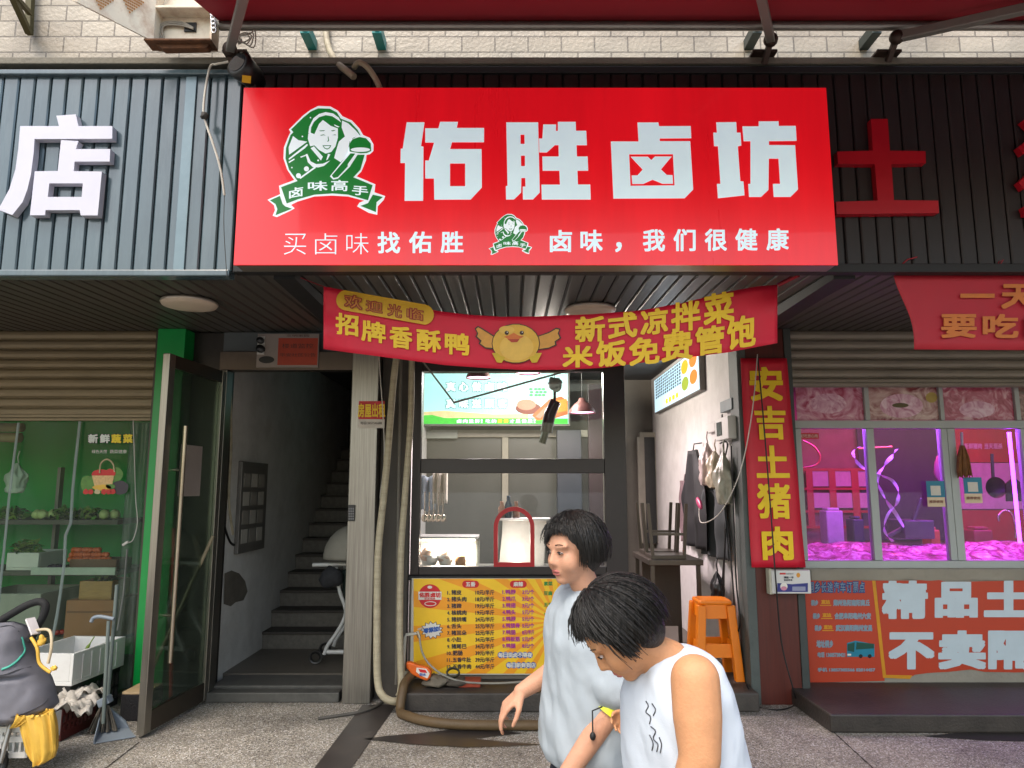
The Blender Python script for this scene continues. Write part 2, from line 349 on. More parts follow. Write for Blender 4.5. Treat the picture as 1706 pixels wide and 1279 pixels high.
# ---------------------------------------------------------------- the building
bld = thing('building', 'pale tiled building above the dark shop fascias', 'building', (0, 5, 0))
g = MB(); g.box(-14, 14, 4.1, 4.3, 3.9, 9.0)
g.build('upper_wall', brick_mat('split_face_tile', '#9d9384', '#aaa193', '#6f675c', .205, .105, .005), bld)
g = MB(); g.box(-14, 14, 3.79, 4.1, 3.945, 3.985); g.build('ledge', M('ledge_render', '#6f6a5f', .8, var=.2, bump=.4, dirt=.5), bld, bevel=.004)
g = MB(); g.box(-14, 14, 3.95, 10.3, 2.93, 3.1); g.box(-14, 14, 3.9, 4.1, 2.9, 3.94); g.build('floor_slab', darkwall, bld)
def soffit(x0, x1, y0=3.86, y1=5.78):
    g = MB(); x = x0; z0, z1 = 2.745, 2.80
    while x < x1:
        a, b = x + .004, min(x + .086, x1); h = .012
        vs = []
        for (yy, zz) in ((y0, z0), (y1, z1)):
            vs += [(a, yy, zz + h), (a + .008, yy, zz), (b - .008, yy, zz), (b, yy, zz + h)]
        g.add(vs, [(0, 4, 5, 1), (1, 5, 6, 2), (2, 6, 7, 3)]); x += .09
    g.add([(x0, y0, z0 + .014), (x1, y0, z0 + .014), (x1, y1, z1 + .014), (x0, y1, z1 + .014)], [(0, 1, 2, 3)], 1)
    return g.build('soffit', [soffit_m, black], bld)
soffit(-8, -1.32); soffit(-1.20, 1.78); soffit(1.90, 8)
for x in (-1.26, 1.84):
    g = MB(); g.box(x - .06, x + .06, 3.86, 5.78, 2.70, 2.79); g.build('soffit_beam', black, bld)
# the walls that part the rooms, the back wall and the room floors
def slab(nm, x0, x1, y0, y1, z0, z1, m): return struct(MB().box(x0, x1, y0, y1, z0, z1).build(nm, m))
green_wall = M('green_paint', '#12963f', .6, var=.12, dirt=.3, dcol='#0c6a2a')
slab('back_wall', -8, -2.43, 7.0, 7.1, 0, 2.93, green_wall)
slab('partition_wall', -2.42, -2.30, 5.9, 10.2, 0, 2.93, whitewall)
slab('partition_wall', -1.14, -1.02, 5.75, 10.2, 0, 2.93, whitewall)
slab('partition_wall', 1.78, 1.90, 5.72, 9.6, 0, 2.93, whitewall)
slab('back_wall', -1.02, 1.78, 9.1, 9.2, 0, 2.93, M('grey_back_wall', '#6c685f', .7, var=.1))
slab('back_wall', 1.90, 8, 7.7, 7.8, 0, 2.93, M('butcher_wall', '#8a5560', .7, var=.2))
slab('back_wall', -2.30, -1.14, 10.1, 10.2, 0, 4.4, darkwall)
slab('room_floor', -8, -2.42, 5.7, 7.6, .001, .03, floor_tile)
slab('room_floor', -1.02, 1.78, 6.0, 9.1, .001, .12, floor_tile)
slab('room_floor', -2.30, -1.14, 6.0, 6.9, .001, .10, floor_tile)
slab('room_floor', 1.90, 8, 6.0, 7.7, .001, .03, floor_tile)
slab('outer_wall', -8.1, -8, 3.9, 7.7, 0, 2.93, darkwall); slab('outer_wall', 8, 8.1, 3.9, 7.8, 0, 2.93, darkwall)

# ---------------------------------------------------------------- fascia cladding
def planks(nm, x0, x1, z0, z1, m, back, label, pitch=.0905, trim=None, skip=None):
    t = thing(nm, label, 'cladding', ((x0 + x1) / 2, YC, z0))
    g = MB(); x = x0
    while x < x1 - .01:
        b = min(x + pitch - .007, x1)
        g.prism([(x, YC + .02, z0), (x, YC + .006, z0), (x + .007, YC, z0), (b - .007, YC, z0), (b, YC + .006, z0), (b, YC + .02, z0)], (0, 0, z1 - z0)); x += pitch
    g.build('planks', m, t)
    MB().box(x0, x1, YC + .02, YC + .06, z0, z1).build('backing', back, t)
    if trim:
        MB().box(x0, x1, YC - .03, YC + .03, z1, z1 + .03).build('top_trim', trim, t, bevel=.006)
        MB().box(x0, x1, YC - .035, YC + .05, z0 - .035, z0 + .001).build('bottom_trim', trim, t, bevel=.006)
    return t
zb = at(200, 452, YC).z; zt = at(200, 128, YC).z; xs = at(395, 300, YC).x
cl = planks('fascia_cladding', -7.5, xs, zb, zt, plank_blue, black, 'blue grey plank cladding on the left shop fascia', trim=plank_blue)
p = at(309, 300, YC); MB().box(p.x - .03, p.x + .03, YC - .012, YC + .001, zb + .003, zt - .003).build('cover_strip', plank_pale, cl, bevel=.003)
zb2 = at(1500, 440, YC).z
cl2 = planks('fascia_cladding', xs + .012, 7.5, zb2, zt + .015, plank_dark, black, 'dark brown plank cladding behind the red shop sign')
MB().box(xs + .012, 7.5, YC - .02, YC + .05, zb2 - .05, zb2 - .001).build('bottom_trim', black, cl2, bevel=.005)
MB().box(xs + .012, 7.5, YC - .015, YC + .04, zt + .016, zt + .06).build('top_trim', black, cl2, bevel=.005)

# ---------------------------------------------------------------- the big red sign
YS = 3.62
red_sign = M('red_sign_film', '#d8121f', .28, var=.12, scale=2.6, stretch=(1, 1, .1), coat=.25, emit=.22)  # vertical bands in the film colour imitate uneven backlighting
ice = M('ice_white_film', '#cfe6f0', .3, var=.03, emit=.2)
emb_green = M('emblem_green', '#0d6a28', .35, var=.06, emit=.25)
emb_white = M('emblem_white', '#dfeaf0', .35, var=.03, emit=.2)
sign_alu = M('sign_edge', '#8a8378', .4, metal=.7, var=.1)
a = at(398, 441, YS); a.x = at(398, 290, YS).x; b = at(1386, 146, YS); b.x = at(1386, 290, YS).x
sg = thing('shop_sign', 'long red shop sign with four large white characters and a green cook emblem', 'sign', ((a.x + b.x) / 2, YS, a.z))
MB().box(a.x, b.x, YS, YS + .012, a.z, b.z).build('sign_face', red_sign, sg)
MB().box(a.x + .004, b.x - .004, YS + .0125, YS + .13, a.z + .002, b.z - .002).build('sign_frame', sign_alu, sg, bevel=.004)
E4 = Vector((0, .0015, 0))
def zl(ox, oy, s, Y): return lambda x, y: at(ox + x / s, oy + y / s, Y)
G1 = [[[(235,115),(487,115),(437,455),(472,460),(467,1228),(205,1228),(212,690),(147,690),(150,490),(178,490)]],
      [[(710,108),(962,108),(945,195),(1333,195),(1333,395),(878,395),(850,495),(1298,495),(1302,1040),(1142,1210),(627,1212),(622,910),(498,910),(498,658),(548,658),(625,400),(498,398),(498,200),(685,200)],[(850,697),(1065,697),(1065,1022),(850,1022)]]]
G2 = [[[(115,115),(567,115),(590,1110),(495,1208),(352,1210),(348,1028),(387,1028),(385,903),(328,903),(325,1110),(225,1208),(112,1210),(108,1022),(132,1018)],[(317,287),(373,287),(375,422),(317,422)],[(322,585),(380,585),(380,737),(325,737)]],
      [[(640,145),(822,145),(820,237),(848,237),(848,108),(1100,108),(1105,235),(1250,235),(1260,437),(1112,437),(1118,600),(1270,600),(1278,800),(1125,800),(1132,998),(1307,998),(1315,1210),(620,1210),(615,1000),(878,1000),(870,800),(632,800),(627,600),(860,600),(858,437),(805,437),(692,540),(585,540),(580,345),(627,345)]]]
G3 = [[[(530,117),(825,117),(835,170),(1285,168),(1293,338),(845,342),(847,383),(1278,383),(1320,1070),(1200,1192),(188,1197),(152,387),(545,387)],[(410,567),(1035,565),(1057,1010),(430,1017)]],
      [[(435,603),(675,603),(725,650),(778,600),(1015,600),(862,783),(945,862),(1027,865),(1033,985),(885,985),(745,928),(615,987),(457,988),(447,870),(530,867),(605,785)]]]
G4 = [[[(285,115),(567,112),(575,262),(628,262),(640,442),(590,455),(625,952),(670,955),(685,1150),(310,1192),(295,990),(345,988),(310,452),(255,450),(243,262),(295,262)]],
      [[(890,102),(1168,100),(1172,167),(1412,165),(1425,375),(1032,380),(1032,438),(1403,440),(1445,1068),(1342,1172),(1102,1173),(1090,990),(1193,988),(1170,628),(1030,628),(1025,1075),(922,1172),(752,1173),(740,990),(772,988),(772,380),(675,380),(657,172),(888,172)]]]
g = MB()
for ox, gl in ((650, G1), (830, G2), (1000, G3), (1160, G4)):
    for lp in gl: g.loops(lp, zl(ox, 190, 8.525, YS - .004), 0, (0, .003, 0))
g.build('shop_name', ice, sg)
g = MB()
for i, ch in enumerate('买卤味'): g.ptext(ch, 473 + i * 52, 389 - i * .4, 510 + i * 52, 424 - i * .4, YS - .003, off=-.012)
g.build('thin_slogan', ice, sg)
g = MB()
for i, ch in enumerate('找佑胜'): g.ptext(ch, 629 + i * 52.5, 386 - i * .4, 667 + i * 52.5, 422 - i * .4, YS - .003, off=.022)
for x0, ch in ((916, '卤'), (967, '味'), (1071, '我'), (1122, '们'), (1174, '很'), (1225, '健'), (1277, '康')):
    if ch == '卤': g.build('bold_slogan', ice, sg); g = MB()
    g.ptext(ch, x0, 383 - (x0 - 916) * .008, x0 + 37, 420 - (x0 - 916) * .008, YS - .003, off=.022)
g.ptext('，', 1025, 403, 1036, 420, YS - .003, off=.02)
g.build('bold_slogan', ice, sg)
def circ(cx, cy, rx, ry=None, n=20, a0=0, a1=360): return [(cx + rx * math.cos(R(a0 + (a1 - a0) * k / n)), cy + (ry or rx) * math.sin(R(a0 + (a1 - a0) * k / n))) for k in range(n)]
def emblem(ox, oy, s):
    g = MB()
    def L(poly, k, mi): g.loops(poly if isinstance(poly[0][0], tuple) else [poly], zl(ox, oy, s, YS - .0012 * k), mi)
    L([(640,40),(770,45),(850,90),(900,150),(1000,195),(1080,280),(1120,350),(1190,380),(1230,450),(1228,520),(1190,555),(1155,560),(1150,620),(1100,740),(1050,790),(1250,875),(1240,960),(1355,1000),(1340,1040),(1275,1110),(1270,1200),(1180,1180),(1055,1110),(1080,1070),(1130,1050),(960,1005),(790,995),(600,1005),(420,1060),(350,1095),(390,1130),(350,1155),(200,1225),(155,1210),(180,1150),(170,1100),(100,1040),(235,980),(222,890),(385,830),(310,720),(270,600),(275,480),(320,370),(345,320),(328,290),(370,250),(480,140),(560,80)], 1, 1)
    L([(640,65),(765,70),(840,110),(880,175),(985,215),(1060,295),(1100,370),(1135,560),(1090,720),(1015,800),(1220,885),(1170,1045),(960,985),(790,972),(600,985),(420,1035),(305,1080),(245,905),(420,840),(330,720),(292,600),(297,490),(345,350),(375,320),(352,290),(480,165),(560,100)], 2, 0)
    L([(125,1045),(232,998),(262,1085),(290,1110),(360,1135),(185,1205),(205,1140),(185,1085)], 2, 0)
    L([(1222,985),(1330,1010),(1262,1065),(1255,1170),(1090,1105),(1172,1075)], 2, 0)
    L([(895,195),(960,225),(1040,300),(1085,355),(1010,380),(975,420),(965,470),(970,540),(880,640),(810,595),(830,520),(860,420),(925,365),(890,270)], 3, 1)
    L([(372,360),(430,405),(525,420),(330,560),(325,480)], 3, 1)
    L([(325,600),(520,445),(532,455),(500,490),(330,615)], 3, 1); L([(325,635),(385,600),(390,612),(330,648)], 3, 1)
    L([(535,330),(545,260),(590,170),(650,125),(720,105),(800,120),(860,165),(885,215),(850,190),(790,150),(720,138),(650,160),(595,210),(565,270),(560,330)], 3, 1)
    L([(600,340),(650,230),(690,190),(720,210),(770,250),(850,280),(850,380),(825,470),(780,530),(720,548),(650,510),(600,460),(555,470),(530,390),(535,335),(560,325)], 3, 1)
    L([(595,470),(690,580),(670,622),(560,490)], 3, 1); L([(745,550),(770,556),(742,610),(725,620)], 3, 1)
    L([(505,555),(525,550),(560,630),(620,660),(690,655),(770,620),(700,680),(640,695),(580,690),(530,640)], 3, 1)
    L([(440,805),(600,688),(618,698),(450,818)], 3, 1); L([(450,580),(505,560),(508,572),(455,592)], 3, 1)
    L(circ(515, 710, 27), 3, 1); L(circ(430, 783, 27), 3, 1); L(circ(360, 697, 8), 3, 1); L(circ(472, 365, 8), 3, 1); L(circ(558, 165, 8), 3, 1); L(circ(640, 620, 10), 3, 1)
    L([(955,545),(985,400),(1080,352),(1170,370),(1222,450),(1220,520),(1170,560),(1060,560),(975,690),(850,815),(800,825),(765,790),(890,635)], 3, 1)
    L([(975,525),(970,450),(1005,395),(1080,370),(1150,385),(1200,440),(1205,520),(1160,540),(1090,545)], 4, 0)
    L([(985,545),(1035,548),(955,660),(955,685),(850,798),(805,808),(785,780),(905,640)], 4, 0)
    L(circ(1090, 506, 104, 24), 5, 1)
    L([(650,302),(715,298),(700,308),(660,310)], 4, 0); L([(775,302),(810,297),(825,304),(790,311)], 4, 0)
    L([(660,350),(700,343),(722,357),(700,351),(670,357)], 4, 0); L([(785,352),(820,343),(838,352),(815,351)], 4, 0)
    L([(742,365),(748,365),(757,410),(745,421),(734,418),(746,408)], 4, 0)
    L([(685,460),(780,458),(765,490),(735,505),(705,492)], 4, 0); L([(698,468),(768,466),(755,486),(735,494),(712,486)], 5, 1)
    L([(808,235),(870,262),(850,268),(815,250)], 4, 1)
    f = zl(ox, oy, s, YS - .0048)
    for ch, q in (('卤', (330,1030,480,1000,480,895,330,920)), ('味', (530,940,740,945,740,835,530,850)), ('高', (775,945,955,950,960,830,780,828)), ('手', (995,985,1170,1000,1175,900,1010,880))):
        g.tquad(ch, f(q[0], q[1]), f(q[2], q[3]), f(q[4], q[5]), f(q[6], q[7]), 1, .015)
    g.build('emblem', [emb_green, emb_white], sg)
emblem(430, 170, 6.396); emblem(814 - 100 / 17.3, 356 - 40 / 17.3, 17.3)

# ---------------------------------------------------------------- loose letters on the fascia
def letter(loops_list, ox, oy, s, face, edge, label, Y=YC - .05):
    g = MB()
    for lp in loops_list: g.loops(lp, zl(ox, oy, s, Y), 0, (0, .045, 0))
    k = len(g.f)
    o = g.build('sign_letter', [face], bevel=0); return tag(o, label, 'sign letter')
letter([[[(600,80),(808,65),(835,190),(1197,190),(1195,325),(368,328),(358,480),(330,700),(290,870),(240,1000),(130,1138),(-20,1080),(25,1000),(100,860),(165,650),(195,430),(215,190),(628,190)]],
        [[(650,340),(835,350),(808,435),(1175,435),(1168,568),(795,568),(785,670),(1085,675),(1040,1142),(860,1142),(848,1085),(485,1085),(480,1140),(318,1140),(370,672),(615,668)],[(525,800),(882,800),(870,945),(508,945)]]],
       0, 180, 6.395, M('white_letter', '#b9b9c6', .3, var=.03), None, 'large raised white character on blue grey cladding')
red_letter = M('red_letter', '#a80c20', .35, var=.08)
letter([[[(536,527),(610,527),(620,668),(778,670),(780,724),(627,728),(638,888),(835,890),(838,945),(384,950),(380,895),(566,890),(553,728),(390,726),(386,672),(545,668)]]], 1250, 0, 2.665, red_letter, None, 'whole red raised character on dark cladding right of the sign')
g = MB(); g.ptext('猪', 1692, 196, 1862, 362, YC - .03, 0, 0)
tag(g.build('sign_letter', red_letter, solid=.04), 'red raised character cut off by the right edge', 'sign letter')
# ---------------------------------------------------------------- awning over the sign
awn_red = bpy.data.materials.new('awning_cloth'); awn_red.use_nodes = True
_n = awn_red.node_tree.nodes; _l = awn_red.node_tree.links; _b = _n['Principled BSDF']; _b.inputs['Base Color'].default_value = lin('#960f2a'); _b.inputs['Roughness'].default_value = .8
_t = _n.new('ShaderNodeBsdfTranslucent'); _t.inputs['Color'].default_value = lin('#a60f2c'); _m = _n.new('ShaderNodeMixShader'); _m.inputs['Fac'].default_value = .2
_l.new(_b.outputs[0], _m.inputs[1]); _l.new(_t.outputs[0], _m.inputs[2]); _l.new(_m.outputs[0], _n['Material Output'].inputs['Surface'])
galv = M('galvanised_tube', '#8e8b86', .35, metal=.7, var=.15, dirt=.3, dcol='#5a4a3c')
grey_paint = M('grey_painted_arm', '#77746f', .45, var=.15, dirt=.3)
YA = 3.70
a = at(366, 43, YA); xr = 7.5
aw = thing('awning', 'dark red retractable awning on grey arms above the shop sign', 'awning', (2, YA, a.z))
MB().tube([(a.x, YA, a.z), (xr, YA, a.z)], .026, 14).build('roller_tube', galv, aw)
zr = a.z
def aw_pt(u, v):
    Y = YA + .02 - v * 1.75; x = a.x - .0 + u * (xr - a.x)
    return Vector((x, Y, zr + .035 - v * .42 - .05 * math.sin(v * 3.1) + .006 * math.sin(u * 40) * v))
MB().grid(aw_pt, 60, 12).build('canopy', awn_red, aw, solid=.003)
MB().box(a.x - .01, xr, YA + .02 - 1.79, YA + .02 - 1.73, zr - .43, zr - .37).build('front_bar', galv, aw, bevel=.006)
MB().grid(lambda u, v: Vector((a.x + u * (xr - a.x), YA + .02 - 1.78 + .012 * math.sin(u * 90), zr - .42 - v * .2)), 200, 3).build('valance', awn_red, aw, solid=.003)
def awning_arm(elbow, root, tip, kind):
    g = MB(); g.beam(root, elbow, .045, .05); g.build('arm', grey_paint, aw, bevel=.006)
    g = MB(); g.beam(elbow, tip, .036, .04); g.build('forearm', grey_paint, aw, bevel=.005)
    g = MB(); g.ball(root, .04); g.beam(root, root + Vector((-.01, .09, -.09)), .03, .03); c = root + Vector((-.01, .14, -.115)); g.box(c.x - .07, c.x + .07, 3.74, 3.88, 3.986, 4.003); g.build('shoulder_bracket', M('dark_bracket', '#3a2c26', .5, metal=.5, var=.3, dirt=.5), aw, bevel=.004)
def awn_under(x, v): return Vector((x, YA + .02 - v * 1.75, zr + .0 - v * .42 - .05 * math.sin(v * 3.1)))
r0 = at(383, 82, 3.66); awning_arm(at(412, -30, 2.9), r0, awn_under(r0.x + .45, .97), 0)
r0 = at(1284, 66, 3.68); awning_arm(at(1262, -34, 3.0), r0, awn_under(r0.x - .6, .97), 0)
r0 = at(1494, 62, 3.68); awning_arm(at(1790, -4, 3.25), r0, awn_under(r0.x + .5, .97), 0)
# small teal clips that the awning rail hangs on
for i, px in enumerate((510, 629, 1259, 1457)):
    p = at(px, 55, 3.96); g = MB(); g.box(p.x - .028, p.x + .028, 3.93, 4.1, p.z - .02, p.z + .045); g.box(p.x - .012, p.x + .012, 3.9, 3.93, p.z - .005, p.z + .06)
    tag(g.build('wall_clip', M('teal_clip', '#127c7c', .4, var=.15) if i < 2 else M('dark_clip', '#24312f', .4), bevel=.003), ('dark teal clip on the tiles left of the bent white conduit', 'bright teal clip on the tiles right of the bent white conduit', 'dark clip behind the middle awning arm', 'dark clip beside the right awning arm')[i], 'clip', 'clips on the tiled wall')

# ---------------------------------------------------------------- rusty white cabinet and bracket at the top left
c0 = at(247, 66, 3.62); c1 = at(120, -6, 3.30); Hc = .62
t = thing('equipment_cabinet', 'rusty white steel cabinet with perforated side and loose cables above the left fascia', 'cabinet', c0)
g = MB(); d = Vector((0, 0, Hc)); n_ = Vector((.02, .012, 0))
cc1 = Vector((c1.x, c1.y, c0.z)); g.prism([c0, cc1, cc1 + d, c0 + d], n_); g.build('side_panel', rusty_white, t)
g = MB(); dirv = (cc1 - c0)
for (u0, v0, k) in ((.33, .30, 6), (.70, .17, 5)):
    for i in range(-k, k + 1):
        for j in range(-k, k + 1):
            if abs(i) + abs(j) <= k:
                p = c0 + dirv * (u0 + i * .028) + d * (v0 + j * .026) + Vector((.0215, .0125, 0)) - Vector((0, .012, 0))
                e = dirv.normalized() * .0048; z = Vector((0, 0, .0048)); g.add([p - e - z, p + e - z, p + e + z, p - e + z], [(0, 1, 2, 3)])
g.build('perforation', M('rusty_holes', '#9a6a35', .8, var=.3), t)
q = at(349, 74, 3.62); x0, x1, z0 = c0.x + .004, q.x, c0.z
g = MB(); g.box(x0, x1, 3.72, 3.735, z0, z0 + Hc); g.box(x0 - .006, x0 + .014, 3.64, 3.72, z0, z0 + Hc); g.box(x1 - .014, x1, 3.64, 3.72, z0, z0 + Hc); g.box(x0, x1, 3.63, 3.72, z0 + .2, z0 + .215); g.build('back_box', rusty_white, t, bevel=.003)
g = MB(); g.box(x0 - .02, x1 + .012, 3.6, 3.70, z0 - .016, z0 - .003); g.prism([(x0 + .03, 3.63, z0 - .017), (x1 - .005, 3.63, z0 - .017), (x1 - .02, 3.63, z0 - .04), (x0 + .07, 3.63, z0 - .045)], (0, .05, 0)); g.build('rusty_tray', rust, t, bevel=.004)
g = MB()
for k in range(3): g.tube([at(270 + k * 3, 70, 3.7), at(262 + k * 4, 52, 3.7), at(272 + k * 2, 38 + k * 2, 3.7), at(300, 36 + k * 3, 3.7), at(322, 46 + k, 3.70)], .005, 6, smooth_path=6)
g.build('cable', M('grey_cable', '#8c867b', .5), t)
g = MB(); p = at(318, 46, 3.715); g.box(p.x - .035, p.x + .03, 3.71, 3.719, p.z - .025, p.z + .03); g.build('cable_hole', black, t)
g = MB(); olive = M('olive_rusty_steel', '#4a4526', .6, metal=.2, var=.3, dirt=.5, dcol='#2b1d10')
t = thing('wall_bracket', 'small olive green triangular steel bracket at the top left corner', 'bracket', at(48, 55, 3.9))
g.beam(at(48, 56, 4.06), at(52, -40, 4.06), .035, .035); g.build('upright', olive, t)
g = MB(); g.beam(at(48, 54, 4.04), at(14, -20, 3.75), .032, .032); g.build('brace', olive, t)
g = MB(); g.beam(at(50, 22, 4.03), at(24, -8, 3.8), .025, .025); g.build('strut', olive, t)

# floodlight on the ledge
p = at(408, 116, 3.62)
t = thing('floodlight', 'black round spotlight with yellow sticker at the sign corner', 'spotlight', p)
g = MB(); ax = Vector((-.35, -.8, .15)).normalized(); g.tube([p - ax * .0, p + ax * .05, p + ax * .055], [.07, .075, .06], 20); g.tube([p - ax * .13, p - ax * .08, p], [.03, .06, .07], 20); g.build('lamp_housing', blackpl, t)
g = MB(); g.tube([p + ax * .0555, p + ax * .058], .052, 20); g.build('lens', M('dark_lens', '#22252a', .08, var=.05), t)
g = MB(); a1, b1 = at(403, 124, 3.53), at(416, 136, 3.53); g.add([(a1.x, 3.535, b1.z), (b1.x, 3.545, b1.z), (b1.x, 3.545, a1.z), (a1.x, 3.535, a1.z)], [(0, 1, 2, 3)]); g.build('sticker', M('yellow_sticker', '#c8960e', .5), t, solid=.002)
g = MB(); g.beam(p + Vector((.02, .03, -.02)), p + Vector((.05, .13, -.12)), .05, .05); g.beam(p + Vector((.0, .0, .05)), p + Vector((-.01, .15, .09)), .02, .03); g.build('mount', black, t, bevel=.004)

# conduit that crosses the ledge
pipe_w = M('aged_white_pipe', '#a19882', .55, var=.2, dirt=.6, dcol='#4d3a28', dscale=8)
def tube_thing(nm, label, cat, pts, r, m, n=10, sp=8, group=None):
    g = MB(); g.tube(pts, r, n, smooth_path=sp); return tag(g.build(nm, m), label, cat, group)
tube_thing('conduit', 'bent aged white conduit running down the tiles above the sign', 'pipe', [at(541, -30, 4.07), at(543, 50, 4.07), at(548, 80, 4.0), at(560, 102, 3.85), at(575, 116, 3.75), at(590, 128, 3.72)], .019, pipe_w)
tube_thing('conduit', 'short arched grey hose dropping behind the top edge of the sign', 'pipe', [at(590, 112, 3.77), at(598, 104, 3.72), at(612, 112, 3.70), at(626, 132, 3.70), at(636, 155, 3.70)], .016, pipe_w)
wire_w = M('white_wire', '#b9b5ac', .5); wire_k = M('black_wire', '#0e0e0f', .5)
g = MB(); g.tube([at(400, 98, 3.7), at(385, 102, 3.72), at(360, 107, 3.75), at(350, 112, 3.74), at(342, 150, 3.72), at(339, 185, 3.72), at(343, 205, 3.72), at(355, 240, 3.72), at(367, 280, 3.72), at(374, 325, 3.73)], .0065, 8, smooth_path=8)
g.tube([at(374, 325, 3.73), at(373, 380, 3.74), at(378, 462, 3.76)], .002, 6, smooth_path=6, mi=1); g.ball(at(341, 193, 3.715), .02, mi=1, wob=.6)
tag(g.build('hanging_wire', [wire_w, M('grey_tape', '#33302d', .7)]), 'white wire with a dark knot hanging in front of the blue cladding', 'wire')
g = MB()
for k in range(4): g.tube([at(395, 62, 3.72), at(404 + 6 * k, 70 + 3 * k, 3.7), at(416 + 3 * k, 64 - 4 * k, 3.69), at(408 + 2 * k, 54 + k, 3.7), at(396, 60, 3.72)], .004, 6, smooth_path=6)
g.beam(at(390, 50, 3.72), at(400, 70, 3.72), .03, .03); tag(g.build('cord_bundle', wire_w), 'coil of white cord tied behind the left awning arm', 'cord')
g = MB()
for k in range(5):
    c = at(354 + k * .6, 22 + 7 * k, 3.63); g.tube([c + Vector((.012 * math.cos(t_), 0, .016 * math.sin(t_))) for t_ in [i * .63 for i in range(11)]], .004, 6)
tag(g.build('chain', M('bright_chain', '#b9bcc0', .25, metal=.9)), 'short bright chain hanging beside the cabinet', 'chain')

# ---------------------------------------------------------------- round ceiling lamps, unlit
lamp_w = M('lamp_diffuser', '#c9b9a6', .45, var=.04); lamp_rim = M('lamp_rim', '#b3aa9e', .3, metal=.4)
def ceil_lamp(px, py, Y, label):
    p = at(px, py, Y); zc = 2.745 + (Y - 3.86) * .0286 
    t = thing('ceiling_lamp', label, 'ceiling lamp', (p.x, Y, zc), 'round ceiling lamps')
    MB().lathe([(.001, zc - .045), (.12, zc - .045), (.165, zc - .04), (.172, zc - .028)], (p.x, Y, 0), 40).build('diffuser', lamp_w, t)
    MB().lathe([(.172, zc - .028), (.176, zc - .022), (.172, zc - .012), (.15, zc - .001), (.001, zc)], (p.x, Y, 0), 40).build('rim', lamp_rim, t)
ceil_lamp(314, 530, 4.55, 'round unlit ceiling lamp on the soffit in front of the stair door'); ceil_lamp(983, 520, 4.75, 'round unlit ceiling lamp half hidden behind the red banner')

# ---------------------------------------------------------------- roller shutters
def shutter(nm, x0, x1, ztop, zbot, Y, m, label, pitch=.077, bar=.05):
    t = thing(nm, label, 'roller shutter', ((x0 + x1) / 2, Y, zbot))
    g = MB(); z = ztop; prof = []
    while z > zbot + bar:
        prof += [(Y + .012, z), (Y + .004, z - .006), (Y - .006, z - .02), (Y - .008, z - pitch * .55), (Y - .002, z - pitch + .012), (Y + .012, z - pitch + .003)]; z -= pitch
    g.add([(x0, a, b) for a, b in prof] + [(x1, a, b) for a, b in prof], [(i, i + len(prof), i + 1 + len(prof), i + 1) for i in range(len(prof) - 1)])
    g.build('slats', m, t)
    MB().box(x0, x1, Y - .015, Y + .02, zbot, zbot + bar * .45).build('bottom_rail', m, t, bevel=.005)
    MB().box(x0, x1, Y - .012, Y + .018, zbot + bar * .5, zbot + bar).build('bottom_rail', m, t, bevel=.005)
    return t
shut_l = M('beige_shutter', '#7f7158', .5, metal=.25, var=.15, stretch=(1, 1, 6), dirt=.45, dcol='#43382a')
shut_r = M('grey_shutter', '#877f72', .5, metal=.25, var=.15, stretch=(1, 1, 6), dirt=.45, dcol='#33302b')
a = at(262, 557, YF); b = at(254, 701, YF)
shutter('roller_shutter', -7.5, (a.x + b.x) / 2 - .0, 2.80, b.z, YF, shut_l, 'beige roller shutter half lowered over the greengrocer front')
xg = (a.x + b.x) / 2
struct(MB().box(xg, xg + .045, YF - .03, YF + .05, 0, 2.79).build('shutter_guide', M('guide_rail', '#4a463d', .5, metal=.5, dirt=.5), bevel=.004))

# ---------------------------------------------------------------- green pillar and the wall beside the stair door
green_p = M('green_film', '#00913f', .35, var=.06, dirt=.12, dcol='#04501f')
struct(MB().box(xg + .05, -2.545, 5.5, 5.9, 0, 2.79).build('green_pillar', green_p, bevel=.004))
struct(MB().box(-2.545, -2.30, 5.66, 5.9, 0, 2.79).build('pier', M('dark_steel_panel', '#37332f', .35, metal=.6, var=.2), bevel=.003))
# ---------------------------------------------------------------- stair entrance: frame, steps, wall things
fr = thing('door_frame', 'brown steel door frame round the stair entrance', 'door frame', (-1.75, YF, 0))
zl_ = at(480, 617, YF).z; zt2 = at(480, 586, YF).z
MB().box(-2.30, -2.235, YF - .02, YF + .1, 0, zl_).build('jamb', steel, fr, bevel=.005)
MB().box(-2.30, -1.248, YF - .02, YF + .1, zl_ + .001, zt2).build('lintel', M('bronze_steel', '#5a5048', .35, metal=.7, var=.2, dirt=.3), fr, bevel=.005)
MB().box(-2.30, -1.248, YF + .04, YF + .1, zt2 + .001, 2.79).build('transom_panel', M('grey_transom', '#4c5254', .4, var=.1, dirt=.3), fr)
st_g = M('granite_step', '#615d56', .5, var=.3, scale=20, dirt=.4)
st = thing('staircase', 'dark granite staircase rising behind the open glass door', 'stairs', (-1.72, 6.9, .1))
for k in range(13):
    y = 6.89 + .235 * k; z = .10 + .153 * k
    MB().box(-2.295, -1.145, y, y + .3, z + .001 if k else .001, z + .128).build('riser', st_g, st)
    MB().box(-2.295, -1.145, y - .02, y + .3, z + .1285, z + .153).build('tread', darkstone, st, bevel=.004)
